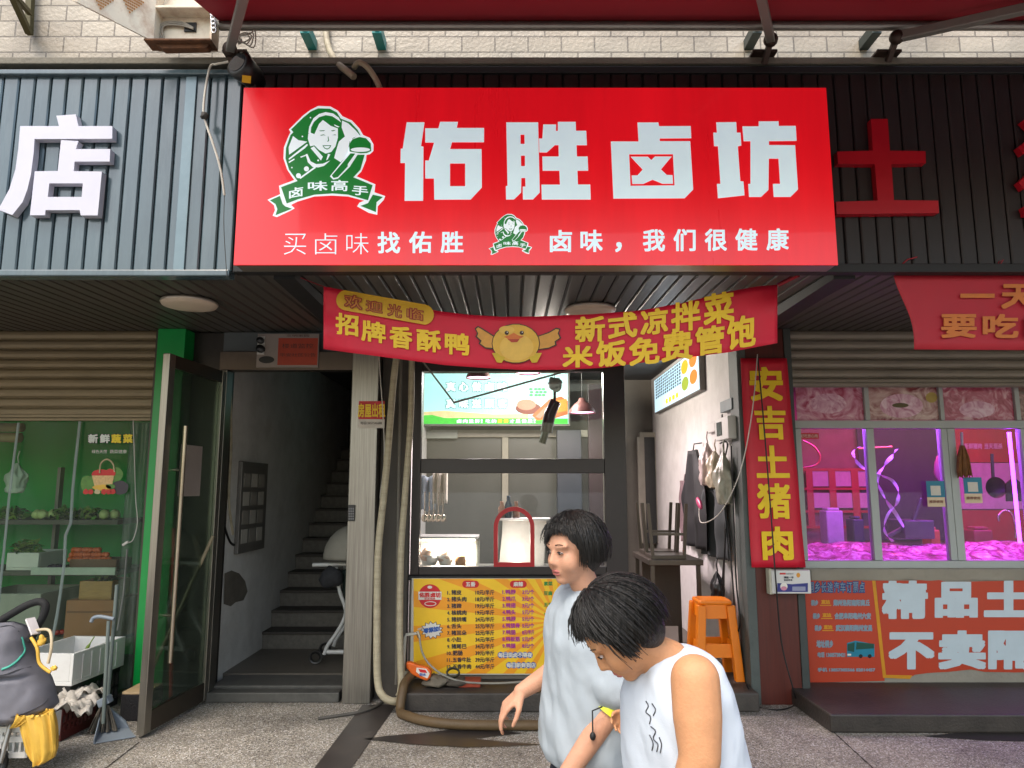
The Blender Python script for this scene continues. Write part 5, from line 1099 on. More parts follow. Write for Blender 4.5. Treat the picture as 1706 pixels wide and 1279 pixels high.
g.build('print', [M('deep_blue', '#2a2f78', .5), M('label_red', '#b82a2a', .5), wht, M('label_pink', '#c9849a', .5), M('label_gold', '#c98a2a', .5), M('label_grey', '#8a8fa8', .5), ink], t)
MB().pbox(1283, 948, 1286.8, 990, YP - .055, .07).build('peeling_edge', M('cream_edge', '#b5b3a0', .7, dirt=.3), t)
tube_thing('thin_cable', 'thin black cable running down the vertical banner to the ground', 'cable', [at(1262, 590, 5.42), at(1272, 700, 5.41), at(1284, 850, 5.40), at(1292, 960, 5.38), at(1302, 1070, 5.42), at(1322, 1150, 5.4), gr(1326, 1172, .008), gr(1300, 1182, .008), gr(1262, 1176, .008), at(1244, 1140, 5.42)], .0055, wire_k)
tube_thing('white_cable', 'thin white cable sagging across the side wall to the banner', 'cable', [at(1262, 590, 5.4), at(1254, 680, 5.41), at(1240, 760, 5.45), at(1222, 815, 5.5), at(1196, 858, 5.7), at(1168, 870, 6.0), at(1165, 840, 6.3)], .004, wire_w)

# ================================================================ butcher shop on the right
YR = 5.70
XR = lambda px, py=825: at(px, py, YR).x
ZR = lambda py, px=1500: at(px, py, YR).z
a = at(1320, 548, YF); zb_ = at(1500, 642, YF).z
shutter('roller_shutter', 2.172, 7.5, 2.80, zb_, YF, shut_r, 'grey roller shutter half lowered over the butcher front')
pvc = M('pvc_frame', '#9fa5a2', .4, var=.06, dirt=.25, dcol='#6a6f6c')
bw = thing('butcher_window', 'white framed sliding windows of the butcher shop', 'window', (4, YR, ZR(947)))
V = [XR(1331), XR(1341), XR(1451), XR(1464), XR(1577), XR(1588), XR(1601), XR(1712), XR(1724), XR(1840), XR(1852)]
def wb_(nm, x0, x1, py0, py1, d0=.0, d1=.06, par=bw, m=pvc): MB().box(x0, x1, YR + d0, YR + d1, ZR(py1), ZR(py0)).build(nm, m, par, bevel=.003)
wb_('sill', V[0], V[10], 934, 946, -.01, .09); wb_('transom', V[0], V[10], 700, 713, 0, .08); wb_('head', V[0], V[10], 634, 643, 0, .08)
ups = [(XR(1329, 670), XR(1441, 670)), (XR(1449, 670), XR(1566, 670)), (XR(1573, 670), XR(1692, 670)), (XR(1700, 670), XR(1820, 670))]
for i in range(4):
    if i: wb_('mullion', ups[i - 1][1] + .001, ups[i][0] - .001, 643.4, 699.6, .004, .07)
for x0, x1 in ((V[0], V[1]), (V[2], V[3]), (V[4], V[5] - .003), (V[5], V[6]), (V[7], V[8]), (V[9], V[10])): wb_('stile', x0, x1, 713.4, 933.6, .004, .07)
bg_ = GLASS('butcher_glass', '#efe6f2', .8, .015, .05, '#9a8aa0')  # mauve haze mixed into the panes stands in for a hazy reflection
for i, (x0, x1) in enumerate(((V[1], V[2]), (V[3], V[4]), (V[6], V[7]), (V[8], V[9]))): wb_('pane', x0 + .001, x1 - .001, 714, 933, .03, .036, m=bg_)
def meat(nm, c1_, c2_, c3_, sc, seed):
    m = bpy.data.materials.new(nm); m.use_nodes = True; n = m.node_tree.nodes; l = m.node_tree.links; b_ = n['Principled BSDF']; tc = n.new('ShaderNodeTexCoord')
    nz = n.new('ShaderNodeTexNoise'); nz.inputs['Scale'].default_value = sc; nz.inputs['Detail'].default_value = 5; nz.inputs['Distortion'].default_value = 2.5
    mp = n.new('ShaderNodeMapping'); mp.inputs['Location'].default_value = (seed, seed * 2, 0); l.new(tc.outputs['Object'], mp.inputs['Vector']); l.new(mp.outputs['Vector'], nz.inputs['Vector'])
    r = n.new('ShaderNodeValToRGB'); e = r.color_ramp; e.elements[0].position = .32; e.elements[0].color = lin(c1_); e.elements[1].position = .68; e.elements[1].color = lin(c3_); k = e.elements.new(.5); k.color = lin(c2_)
    l.new(nz.outputs['Fac'], r.inputs['Fac']); l.new(r.outputs['Color'], b_.inputs['Base Color']); b_.inputs['Roughness'].default_value = .3; return m
mt = [meat('meat_print_a', '#9a2a4a', '#c07a92', '#d8b0bd', 7, 1), meat('meat_print_b', '#7a2a32', '#b08a86', '#d0b8b0', 6, 4), meat('meat_print_c', '#8a2036', '#b05a70', '#d0a8b0', 8, 9), meat('meat_print_d', '#3a3a34', '#8a6a60', '#b8a09a', 6, 12)]
for i, (x0, x1) in enumerate(ups): wb_('meat_picture', x0, x1, 643.5, 699, .03, .04, m=mt[i])
g = MB(); R2 = lambda k: (lambda x, y: at(x, y, YR + .029 - .001 * k))
g.loops([circ(1502, 676, 36, 20, 20)], R2(0), 0); g.loops([circ(1500, 675, 14, 4, 12)], R2(1), 1); g.loops([circ(1628, 682, 30, 14, 16)], R2(0), 0); g.loops([circ(1380, 672, 30, 17, 14)], R2(0), 0); g.loops([circ(1552, 662, 10, 9, 10)], R2(0), 2)
g.build('meat_cut', [meat('meat_cut', '#b06a86', '#cfa0b4', '#e0c4cf', 9, 3), M('stamp_olive', '#5a5230', .6), M('print_yellow', '#b09a50', .6)], bw)
# torn sticker text on the frames, QR left out: the two payment cards keep only their plain colours
def paycard(px, py, label, Y=YR - .006):
    t = thing('payment_card', label, 'card', at(px, py + 44, Y), 'payment cards on the butcher windows')
    MB().pbox(px - 14, py, px + 14, py + 27, Y, .003).build('teal_half', M('card_teal', '#12708a', .4), t); MB().pbox(px - 14 + 1, py + 27.2, px + 15, py + 43, Y, .003).build('cream_half', M('card_cream', '#cdb999', .5), t)
    MB().pbox(px - 7.5, py + 8, px + 7.5, py + 24, Y - .0015, .0014).build('white_square', M('card_square', '#c4c0b4', .5), t)
    g = MB(); g.ptext('推荐使用', px - 11, py + 32, px + 12, py + 37, Y - .001, 0, .03); g.build('lettering', M('card_ink', '#7a4a3a', .5), t)
paycard(1559, 801, 'teal and cream payment card on the middle window pane'); paycard(1621, 795, 'teal and cream payment card under the brown duster')
t = thing('feather_duster', 'brown feather duster hanging in the butcher window', 'duster', at(1606, 795, YR - .03))
g = MB(); random.seed(12)
for k in range(70):
    a_ = random.uniform(0, 6.28); r_ = random.uniform(.2, 1); p = at(1603, 742, YR - .04); q = at(1607, 792, YR - .04)
    g.tube([p + Vector((math.cos(a_) * .012, math.sin(a_) * .012, 0)), p.lerp(q, .4) + Vector((math.cos(a_) * .045 * r_, math.sin(a_) * .02 * r_, 0)), q + Vector((math.cos(a_) * .065 * r_, math.sin(a_) * .02 * r_, random.uniform(-.02, .03)))], [.006, .008, .004], 5)
g.build('bristles', M('brown_bristle', '#6b4420', .8, var=.35, scale=20), t); MB().tube([at(1602, 720, YR - .04), at(1603, 745, YR - .04)], .01, 8).build('handle', M('lilac_handle', '#a898b8', .4), t)
# violet lamps inside
vio = bpy.data.materials.new('violet_tube_glow'); vio.use_nodes = True; _b = vio.node_tree.nodes['Principled BSDF']; _b.inputs['Base Color'].default_value = lin('#c060ff'); _b.inputs['Emission Color'].default_value = lin('#b04cff'); _b.inputs['Emission Strength'].default_value = 4
p = at(1480, 716, 5.84)
t = thing('tube_lamp', 'violet tube lamp along the top of the butcher window', 'tube lamp', (3.8, 5.84, p.z))
MB().tube([(2.35, 5.84, p.z + .03), (6.3, 5.84, p.z + .03)], .012, 10).build('tube', vio, t); MB().box(2.3, 6.35, 5.83, 5.87, p.z + .045, p.z + .07).build('batten', white_pl, t)
lamp('violet_light', 'AREA', (4.2, 5.86, p.z + .01), 34, '#b65cff', 3.6, .06, parent=t)
x_ = at(1689, 800, 5.86).x
t = thing('tube_lamp', 'upright violet tube lamp behind the right window pane', 'tube lamp', (x_, 5.86, at(1689, 910, 5.86).z))
MB().tube([(x_, 5.86, at(1689, 905, 5.86).z), (x_, 5.86, at(1686, 720, 5.86).z)], .014, 10).build('tube', vio, t)
lamp('magenta_light', 'AREA', (4.0, 6.7, 2.6), 26, '#ff62b8', 2.2, .5)
# glistening meat under film on the counter
zc_ = ZR(931)
pinkf = meat('pink_film', '#7a1c4c', '#c4609c', '#f4dcea', 8, 2); pinkf.node_tree.nodes['Principled BSDF'].inputs['Roughness'].default_value = .1
tag(MB().box(2.2, 6.6, 5.79, 6.6, .031, zc_ - .03).build('meat_counter', M('counter_white', '#8a8288', .4), bevel=.004), 'long white meat counter behind the butcher window', 'counter')
def mf(u, v):
    x = 2.22 + u * 4.2; y = 5.80 + v * .72; n_ = noise.noise(Vector((x * 2.2, y * 3, 1))) * .5 + noise.noise(Vector((x * 7, y * 9, 4))) * .4 + noise.noise(Vector((x * 18, y * 22, 7))) * .2
    return Vector((x, y, zc_ - .02 + max(0, .05 + .10 * n_) * math.sin(min(1, v * 3) * 1.57) * (.5 + .5 * math.sin(v * 3.14)) + v * .05))
tag(MB().grid(mf, 150, 26).build('meat_under_film', pinkf), 'pink meat under glistening plastic film on the counter', 'meat')
# ribbons, posters and tools inside
rib = M('violet_ribbon', '#e6d2f4', .25, var=.1); 
def ribbon(nm, label, pts, w_, m, Y0=5.95):
    P = []
    q = [at(x, y, Y0) for x, y in pts]; g = MB(); tmp = MB().tube(q, .001, 3, cap=False, smooth_path=8); n_ = len(tmp.v) // 3
    cs = [(tmp.v[3 * i] + tmp.v[3 * i + 1] + tmp.v[3 * i + 2]) / 3 for i in range(n_)]
    vs = []
    for i, c_ in enumerate(cs):
        a_ = i * .25; d_ = Vector((math.cos(a_) * .8 + .3, math.sin(a_) * .5, .25)).normalized() * w_; vs += [c_ - d_, c_ + d_]
    g.add(vs, [(2 * i, 2 * i + 1, 2 * i + 3, 2 * i + 2) for i in range(n_ - 1)], 0, True); return tag(g.build(nm, m), label, 'ribbon')
ribbon('hanging_ribbon', 'long twisting violet ribbon hanging in the butcher window', [(1432, 744), (1422, 752), (1424, 764), (1436, 778), (1452, 785), (1468, 792), (1486, 800), (1497, 818), (1494, 838), (1482, 852), (1474, 872), (1476, 890), (1488, 902)], .014, rib)
ribbon('hanging_ribbon', 'short violet ribbon curling from the right end of the orange rod', [(1494, 748), (1486, 760), (1474, 774), (1464, 790), (1464, 806), (1474, 830), (1490, 852), (1506, 878)], .016, rib)
tag(MB().tube([at(1430, 747, 5.95), at(1486, 744, 5.95)], .008, 6).build('rod', M('orange_rod', '#c97a3a', .4)), 'thin orange rod from which the ribbons hang', 'rod')
tag(MB().tube([at(1338, 734, 5.9), at(1356, 744, 5.9), at(1366, 760, 5.9), at(1360, 774, 5.9), at(1336, 780, 5.9)], .008, 6, smooth_path=6).build('red_rope', M('red_cord', '#d81a3a', .3)), 'bent red cord behind the left pane', 'cord')
t = thing('small_red_label', 'small red label at the top of the left pane', 'label', at(1348, 731, YR + .025)); MB().pbox(1332, 721, 1364, 731, YR + .024, .003).build('card', M('label_red2', '#b8202c', .5), t); g = MB(); g.ptext('好吃放心肉', 1334, 723, 1362, 729, YR + .022, 0, .02); g.build('lettering', M('label_pale', '#d8a8a0', .5), t)
YI = 7.66
def ipanel(nm, label, x0, y0, x1, y1, m, Y=YI, cat='poster', d=.01, group=None): return tag(MB().pbox(x0, y0, x1, y1, Y, d).build(nm, m, bevel=.002), label, cat, group)
rp_ = M('red_poster', '#a01830', .5, var=.15); pp_ = M('pale_poster', '#b8a0b0', .5, var=.12, scale=12)
dk_ = M('dim_violet', '#3a2a44', .5, var=.2)
ipanel('wall_panel', 'dark violet panel behind the middle pane', 1440, 712, 1580, 900, dk_)
ipanel('red_poster', 'large red poster at the back of the right pane', 1588, 712, 1800, 770, rp_); ipanel('red_poster', 'lower red poster at the back of the right pane', 1600, 850, 1800, 900, rp_)
ipanel('pale_board', 'pale board between the two red posters', 1592, 771, 1760, 848, pp_)
t = thing('poster_rack', 'red lattice of pale posters behind the left pane', 'poster frame', at(1380, 880, YI - .02))
g = MB()
for y_ in (780, 812, 850, 876): g.pbox(1330, y_, 1450, y_ + 4, YI - .03, .02)
for x_ in (1348, 1386, 1424): g.pbox(x_, 780, x_ + 5, 880, YI - .028, .017)
g.build('lattice', rp_, t)
g = MB()
for i in range(3):
    for j in range(2): g.pbox(1355 + i * 37, 785 + j * 36, 1384 + i * 37, 810 + j * 36, YI - .02, .005)
g.build('posters', pp_, t)
for i, (px, lb_) in enumerate(((1656, 'round dark pan hanging in the right butcher pane'),)):
    p = at(px, 812, 6.9); g = MB(); g.lathe([(.001, 0), (.07, .0), (.1, -.03)], p, 20, 'Y'); g.beam(p + Vector((0, 0, .08)), p + Vector((.01, 0, .32)), .025, .012); tag(g.build('hanging_pan', blackpl), lb_, 'pan')
p = at(1690, 820, 6.8); tag(MB().prism([at(1678, 835, 6.8), at(1702, 835, 6.8), at(1706, 808, 6.8), at(1690, 795, 6.8), at(1676, 806, 6.8)], (0, .02, 0)).build('cleaver', M('dark_cleaver', '#2a2028', .3, metal=.5)), 'dark cleaver hanging at the right edge', 'cleaver')
tag(MB().tube([at(1664, 868, 6.5), at(1664, 858, 6.5), at(1674, 850, 6.5), at(1686, 856, 6.5), at(1692, 880, 6.5), at(1692, 896, 6.5)], .01, 8, smooth_path=5).build('tap', MATS['polished_steel']), 'curved steel tap behind the right pane', 'tap')
g = MB(); p = at(1520, 885, 6.4); g.box(p.x - .12, p.x + .14, 6.3, 6.6, p.z - .06, p.z + .1); g.prism([at(1475, 892, 6.35), at(1520, 868, 6.35), at(1534, 828, 6.35), at(1538, 830, 6.35), at(1524, 874, 6.35), at(1480, 898, 6.35)], (0, .03, 0)); tag(g.build('mincer', M('dark_steel', '#5a5862', .3, metal=.6), bevel=.01), 'dark steel mincer on the counter behind the middle pane', 'mincer')
p = at(1560, 775, 6.6); tag(MB().ball(at(1575, 782, 6.6), .1, .03, .13, wob=.3).build('meat_bag', M('pink_bag', '#b06a9a', .35)), 'pink bag hanging behind the middle stile', 'bag')
for k, (px, py, w_, h_, c0, lb_) in enumerate(((1392, 866, 26, 36, '#b8b0b8', 'pale scale standing behind the meat at left'), (1432, 872, 16, 28, '#3a2c48', 'dark jar behind the meat at left'), (1640, 884, 30, 22, '#8a2038', 'red carton behind the meat at right'), (1560, 884, 14, 22, '#b86a3a', 'orange bottle behind the meat in the middle'))):
    a1 = at(px - w_ / 2, py + 30, 6.62); b1 = at(px + w_ / 2, py + 30 - h_, 6.62)
    g = MB(); g.box(a1.x, b1.x, 6.62, 6.78, zc_ - .02, b1.z + .05); g.box(a1.x + .02, b1.x - .02, 6.64, 6.76, b1.z + .05, b1.z + .075)
    tag(g.build('counter_item', M('counter_item_%d' % k, c0, .4, var=.2), bevel=.012), lb_, 'container')
g = MB()
for k, (x0, y0, s_) in enumerate(((1606, 718, '新鲜猪肉'), (1640, 718, '当天现杀'), (1612, 856, '放心肉'))): g.ptext(s_, x0, y0 + 20, x0 + 30, y0 + 30, YI - .006, 0, .03)
tag(g.build('poster_lettering', M('poster_white', '#c9b0bc', .5)), 'pale lettering on the red posters of the butcher shop', 'lettering')
# wall and posters under the window
struct(MB().box(2.172, 7.5, YR - .02, YR + .09, 0, ZR(946) - .001).build('parapet_wall', M('cream_render', '#8f8a7e', .85, var=.15, bump=.4, dirt=.6, dcol='#4c463d'), bevel=.004))
YQ = YR - .024
tile_r = M('poster_orange', '#b23a1c', .45, var=.08, scale=3, dirt=.15, dcol='#6e2a16')
t = thing('ticket_poster', 'orange poster for coach tickets with a teal bus', 'poster', at(1408, 1130, YQ))
f3 = lambda k: (lambda x, y: at(x, y, YQ - .0012 * k))
g = MB(); g.loops([[(1350, 1137), (1474, 1134), (1455, 967), (1340, 967)]], f3(0), 0); g.build('sheet', tile_r, t)
g = MB(); g.loops([[(1453, 967), (1458.5, 967), (1476, 1124), (1520, 1125), (1516, 1131), (1471, 1129)]], f3(1), 0); g.build('yellow_border', M('border_yellow', '#c98a14', .5), t)
pale_b = M('letter_pale_blue', '#b9c8cf', .45, var=.05); navy = M('letter_blue', '#1c3f78', .5)
g = MB()
for i, ch in enumerate('桐乡长途汽车订票点'):
    x0 = 1346 + i * 10.6; g.ptext(ch, x0, 968, x0 + 10.4, 988, YQ - .002, 0, .09); g.ptext(ch, x0 + .8, 969.5, x0 + 9.6, 986.5, YQ - .005, 1, .0)
for j, (y, s_) in enumerate(((1004, '郑州洛阳南阳商丘'), (1026, '合肥阜阳亳州六安'), (1046, '武汉襄阳荆州宜昌'))):
    g.ptext('桐乡', 1351 + j * 3, y - 5, 1363 + j * 3, y + 5, YQ - .002, 1, .06); g.ptext(s_, 1388 + j * 2, y - 5.5, 1449 + j * 2, y + 5.5, YQ - .002, 1, .06)
    g.ptext('直达', 1368 + j * 2, y - 5, 1383 + j * 2, y + 2, YQ - .002, 2, .06); g.loops([[(1366 + j * 2, y + 5), (1385 + j * 2, y + 5), (1385 + j * 2, y + 3.4), (1366 + j * 2, y + 3.4)]], f3(2), 2)
g.ptext('地址桐乡', 1360, 1066, 1388, 1079, YQ - .002, 1, .05); g.ptext('电话 13605738421', 1362, 1086, 1408, 1095, YQ - .002, 1, .05); g.ptext('手机 13857305566 82014457', 1362, 1112, 1458, 1119, YQ - .002, 1, .05)
g.build('lettering', [navy, M('letter_slate', '#7f93a0', .5), M('border_yellow', '#c98a14')], t)
g = MB(); g.loops([[(1411, 1094), (1457, 1094), (1457, 1073), (1425, 1067), (1411, 1071)]], f3(1), 0); g.loops([[(1426, 1082), (1456, 1080), (1456, 1072), (1427, 1070)]], f3(2), 1); g.loops([[(1412, 1084), (1423, 1086), (1424, 1070), (1412, 1073)]], f3(2), 1)
for x_ in (1434, 1449): g.loops([circ(x_, 1093, 3.2, 3.4, 12)], f3(3), 2)
g.loops([[(1412, 1092), (1418, 1092), (1418, 1089), (1412, 1089)]], f3(3), 3)
g.build('bus_picture', [M('bus_teal', '#127c96', .4), M('bus_glass', '#0a4a3e', .3), black, wht], t)
t = thing('pork_poster', 'orange red poster with large white characters under the butcher window', 'poster', at(1590, 1125, YQ))
g = MB(); random.seed(4)
bot = [(1476, 1128), (1515, 1129), (1524, 1124), (1545, 1121), (1580, 1119), (1618, 1115), (1640, 1119), (1690, 1120), (1760, 1119), (1900, 1120)]
top = [(1900, 968), (1700, 967), (1640, 968), (1580, 970), (1560, 965), (1520, 967), (1459, 967)]
g.loops([bot + top], f3(0), 0); g.build('sheet', tile_r, t)
g = MB()
for ch, x0, y0, x1, y1 in (('精', 1469, 967, 1546, 1031), ('品', 1557, 969, 1629, 1029), ('土', 1639, 967, 1722, 1028), ('猪', 1732, 967, 1806, 1028), ('不', 1480, 1053, 1557, 1115), ('卖', 1563, 1050, 1643, 1115), ('隔', 1646, 1050, 1726, 1115), ('夜', 1734, 1050, 1812, 1115)):
    g.ptext(ch, x0, y0, x1, y1, YQ - .002, 0, .05)
g.build('lettering', pale_b, t)
g = MB(); g.grid(lambda u, v: at(1352 + u * 500, 966 - v * 17 + 3 * noise.noise(Vector((u * 14, v * 2, 3))), YQ - .004 - .01 * v + .006 * noise.noise(Vector((u * 30, v * 3, 0)))), 90, 4)
tag(g.build('peeling_sheet', M('peeling_paper', '#8f897b', .7, var=.15, dirt=.4)), 'peeling pale paper edge along the top of the orange posters', 'paper')
# step slab in front
s0 = gr(1383, 1213, 0); 
def step():
    z = .115; L_ = [gr(1383, 1190, z), gr(1316, 1142, z)]
    p_f = Vector((L_[0].x, L_[0].y, 0)); p_b = Vector((L_[1].x, YR - .02, 0))
    g = MB(); g.prism([(p_f.x, p_f.y, .001), (7.5, p_f.y - .03, .001), (7.5, YR - .021, .001), (p_b.x - .02, YR - .021, .001)], (0, 0, z)); return g.build('step_slab', M('step_concrete', '#35302b', .5, var=.3, bump=.35, dirt=.6, dcol='#1c1916', dscale=4), bevel=.012)
struct(step())
# short red banner at the right
t = thing('short_banner', 'short dark red banner hanging from the fascia at right', 'banner', at(1610, 583, 3.86))
def sY(px, py): return 3.86 + .012 * math.sin(px * .03) * ((py - 452) / 130)
def sf(u, v):
    y = 582 + u * 3 - v * (130 - 0 * u); xl_ = 1523 - v * 30 + 6 * math.sin(v * 5); x = xl_ + u * (1990 - xl_); return at(x, y, sY(x, y))
MB().grid(sf, 60, 10).build('cloth', M('dark_banner_cloth', '#a11226', .6, var=.06), t, solid=.002)
g = MB()
for ch, x0, y0, x1, y1 in (('一', 1600, 489, 1657, 496), ('天', 1668, 473, 1726, 514), ('要', 1568, 523, 1627, 563), ('吃', 1637, 523, 1697, 563), ('肉', 1708, 523, 1766, 563), ('都', 1738, 473, 1796, 514)):
    g.text(ch, lambda x, y: at(x0 + x * (x1 - x0), y1 + y * (y0 - y1), 3.842 + .0), 0, .03)
g.build('lettering', M('banner_orange', '#b8641a', .5), t)
g = MB(); g.tube([at(1495, 453, 3.86), at(1503, 440, 3.80), at(1512, 432, 3.79), at(1528, 428, 3.78)], .004, 6); g.build('tie', MATS['red_tie'], t); g = MB(); g.tube([at(1660, 452, 3.86), at(1664, 436, 3.79), at(1672, 432, 3.78), at(1666, 440, 3.79)], .003, 5); g.build('tie', MATS['red_tie'], t)
# ================================================================ goods and clutter at the lower left
wb1 = M('white_tub', '#d3d3d0', .5, var=.04, dirt=.25, dcol='#8a8378', dscale=6); blk = M('black_crate', '#17181a', .5, var=.2, dirt=.2, dcol='#3a3732')
zb = .27
A_, B_ = gr(119, 1143, zb), gr(206, 1108, zb)
ex_ = (B_ - A_).normalized(); ey_ = Vector((-ex_.y, ex_.x, 0)); Lx = (B_ - A_).length; Ly = .40
if ey_.x > 0: ey_ = -ey_
def fr_pt(u, v, z, o=A_): return Vector((o.x, o.y, 0)) + ex_ * u + ey_ * v + Vector((0, 0, z))
def fbox(g, u0, u1, v0, v1, z0, z1, mi=0, o=A_):
    g.add([fr_pt(a, b_, c_, o) for c_ in (z0, z1) for a, b_ in ((u0, v0), (u1, v0), (u1, v1), (u0, v1))] if ex_.cross(ey_).z > 0 else [fr_pt(a, b_, c_, o) for c_ in (z0, z1) for a, b_ in ((u0, v1), (u1, v1), (u1, v0), (u0, v0))], [(0, 3, 2, 1), (4, 5, 6, 7), (0, 1, 5, 4), (1, 2, 6, 5), (2, 3, 7, 6), (3, 0, 4, 7)], mi); return g
zt_ = at(119, 1089, A_.y).z
g = MB(); h_ = zt_ - zb
fbox(g, 0, Lx, 0, Ly, zb, zb + .025); fbox(g, 0, Lx, 0, .022, zb + .025, zt_); fbox(g, 0, Lx, Ly - .022, Ly, zb + .025, zt_); fbox(g, 0, .022, .022, Ly - .022, zb + .025, zt_); fbox(g, Lx - .022, Lx, .022, Ly - .022, zb + .025, zt_)
for k in range(5): fbox(g, .1 + k * (Lx - .2) / 4 - .012, .1 + k * (Lx - .2) / 4 + .012, -.006, -.0005, zb + .02, zt_ - .02)
tag(g.build('foam_tub', wb1, bevel=.008), 'long white foam tub on the black crate by the curtain', 'tub')
g = MB(); g.tube([fr_pt(.42, .2, zb + .03), fr_pt(.38, .17, zb + .14), fr_pt(.40, .13, zt_ + .03)], [.008, .012, .004], 6, smooth_path=4); g.tube([fr_pt(.44, .22, zb + .03), fr_pt(.33, .2, zb + .08)], .008, 6); tag(g.build('leek', M('leek_green', '#6f8a2a', .5, var=.3)), 'single green leek sticking up in the white tub', 'vegetable')
def crate(nm, label, o, Lu, Lv, z0, z1, m, nb=9, group=None):
    g = MB(); t_ = .014
    fbox(g, 0, Lu, 0, Lv, z0, z0 + t_, 0, o)
    for (u0, u1, v0, v1) in ((0, Lu, 0, t_), (0, Lu, Lv - t_, Lv), (0, t_, t_, Lv - t_), (Lu - t_, Lu, t_, Lv - t_)):
        fbox(g, u0, u1, v0, v1, z0 + t_, z0 + .05, 0, o); fbox(g, u0, u1, v0, v1, z1 - .04, z1, 0, o); fbox(g, u0, u1, v0, v1, (z0 + z1) / 2 - .008, (z0 + z1) / 2 + .008, 0, o)
        lu, lv = u1 - u0, v1 - v0; n_ = nb if lu > lv else int(nb * .7)
        for k in range(n_ + 1):
            if lu > lv: c_ = u0 + .008 + (lu - .016) * k / n_; fbox(g, c_ - .008, c_ + .008, v0 + .002, v1 - .002, z0 + .05, z1 - .04, 0, o)
            else: c_ = v0 + .008 + (lv - .016) * k / n_; fbox(g, u0 + .002, u1 - .002, c_ - .008, c_ + .008, z0 + .05, z1 - .04, 0, o)
    return tag(g.build(nm, m), label, 'crate', group)
crate('plastic_crate', 'black slotted plastic crate under the white foam tub', fr_pt(.02, .02, 0), Lx - .03, Ly - .05, .003, zb - .002, blk, 12)
o2 = gr(100, 1236, 0); crate('plastic_crate', 'dark red plastic crate of newspaper beside the grey stroller', o2, .34, .26, .003, .19, M('dark_red_crate', '#4a1410', .5, var=.2), 8)
g = MB(); random.seed(8)
for i, (du, dv, r_) in enumerate(((.03, .05, .4), (.16, .12, -.3), (.24, .06, .8))):
    o_ = fr_pt(du, dv, .2 + .015 * i, o2); s_ = random.random() * 9
    g.grid(lambda u, v: o_ + Matrix.Rotation(r_, 3, 'Z') @ Vector(((u - .3) * .26, (v - .3) * .22, .05 * noise.noise(Vector((u * 3 + s_, v * 3, 0))) + .05 * noise.noise(Vector((u * 7 + s_, v * 7, 2))) - .12 * max(0, u - .6))), 16, 14)
tag(g.build('newspaper', M('newsprint', '#b3ada4', .8, var=.2, scale=26), solid=.002), 'crumpled newspaper sheets heaped on the dark red crate', 'newspaper')
# dustpan and broom
dp = gr(157, 1236, 0); dgrey = M('blue_grey_plastic', '#79838d', .45, var=.08, dirt=.15)
t = thing('dustpan', 'blue grey long handled dustpan beside the glass door', 'dustpan', dp)
pr_ = gr(224, 1226, 0); bk = gr(176, 1205, .0)
pa = [gr(155, 1240, .004), gr(226, 1228, .004), gr(215, 1214, .004), gr(166, 1216, .004)]
g = MB(); g.add([*pa, *[p + Vector((0, 0, .006)) for p in pa]], [(0, 3, 2, 1), (4, 5, 6, 7), (0, 1, 5, 4), (1, 2, 6, 5), (2, 3, 7, 6), (3, 0, 4, 7)])
g.prism([pa[3], pa[2], pa[2] + Vector((-.03, 0, .05)), pa[3] + Vector((.05, 0, .14)), pa[3] + Vector((0, 0, .13))], (0, .012, 0)); g.prism([pa[0], pa[3], pa[3] + Vector((0, 0, .13)), pa[0] + Vector((0, 0, .03))], (.008, 0, 0)); g.build('pan', dgrey, t, bevel=.003)
yd = dp.y + .1
MB().tube([at(172, 1205, yd), at(181, 1034, yd)], .0115, 10).build('pole', M('grey_green_pole', '#66706c', .4), t)
MB().tube([at(152, 1036, yd), at(156, 1029, yd), at(168, 1027, yd), at(190, 1031, yd)], .012, 8, smooth_path=5).build('grip', dgrey, t)
yb_ = yd + .06
t = thing('broom', 'grey broom clipped behind the dustpan', 'broom', at(180, 1215, yb_))
MB().tube([at(179, 1170, yb_), at(195, 974, yb_)], .012, 10).build('pole', MATS['grey_green_pole'], t)
MB().beam(at(166, 1172, yb_ - .02), at(184, 1163, yb_ - .02), .06, .05).build('clip', dgrey, t, bevel=.006)
g = MB(); random.seed(2)
for k in range(60): u = random.random(); p = at(168 + 14 * u, 1175, yb_ + random.uniform(-.03, .03)); g.tube([p, Vector((p.x + (u - .5) * .12, p.y + random.uniform(-.04, .04), .02))], .004, 4)
g.build('bristles', M('dusty_bristle', '#5f594f', .9, var=.3), t)
for nm, lb_, a1, b1, m in (('broom', 'red handled broom standing behind the glass door', (284, 1180), (290, 880), M('red_pole', '#a8382c', .4)), ('broom', 'pale wooden stick leaning behind the glass door', (252, 1120), (355, 892), M('pale_wood_pole', '#8d8069', .5))):
    ya, yb2 = (5.38, 5.42); q = at(*a1, ya); r_ = at(*b1, yb2)
    t = thing(nm, lb_, 'broom' if 'broom' in lb_ else 'stick', Vector((q.x, q.y, 0))); q2 = q + (q - r_).normalized() * max(0, (q.z - .12) / max(.1, (r_ - q).normalized().z))
    MB().tube([q2, r_], .013, 10).build('pole', m, t)
    g = MB(); g.box(q2.x - .11, q2.x + .11, q2.y - .03, q2.y + .03, .003, q2.z + .02); g.build('head', M('dark_head', '#2c2724', .9, var=.3), t, bevel=.01)
bb = gr(214, 1206, 0); tag(MB().box(bb.x - .09, bb.x + .09, bb.y + .05, bb.y + .28, .002, .17).build('charcoal_block', M('rough_black_foam', '#18171a', .9, var=.4, bump=1, bscale=70), bevel=.006), 'rough black block standing behind the dustpan', 'block')
tag(MB().box(bb.x - .085, bb.x + .085, bb.y + .055, bb.y + .275, .172, .19).build('board_piece', M('beige_board', '#b59c78', .7), bevel=.003), 'beige board lying on the rough black block', 'board')

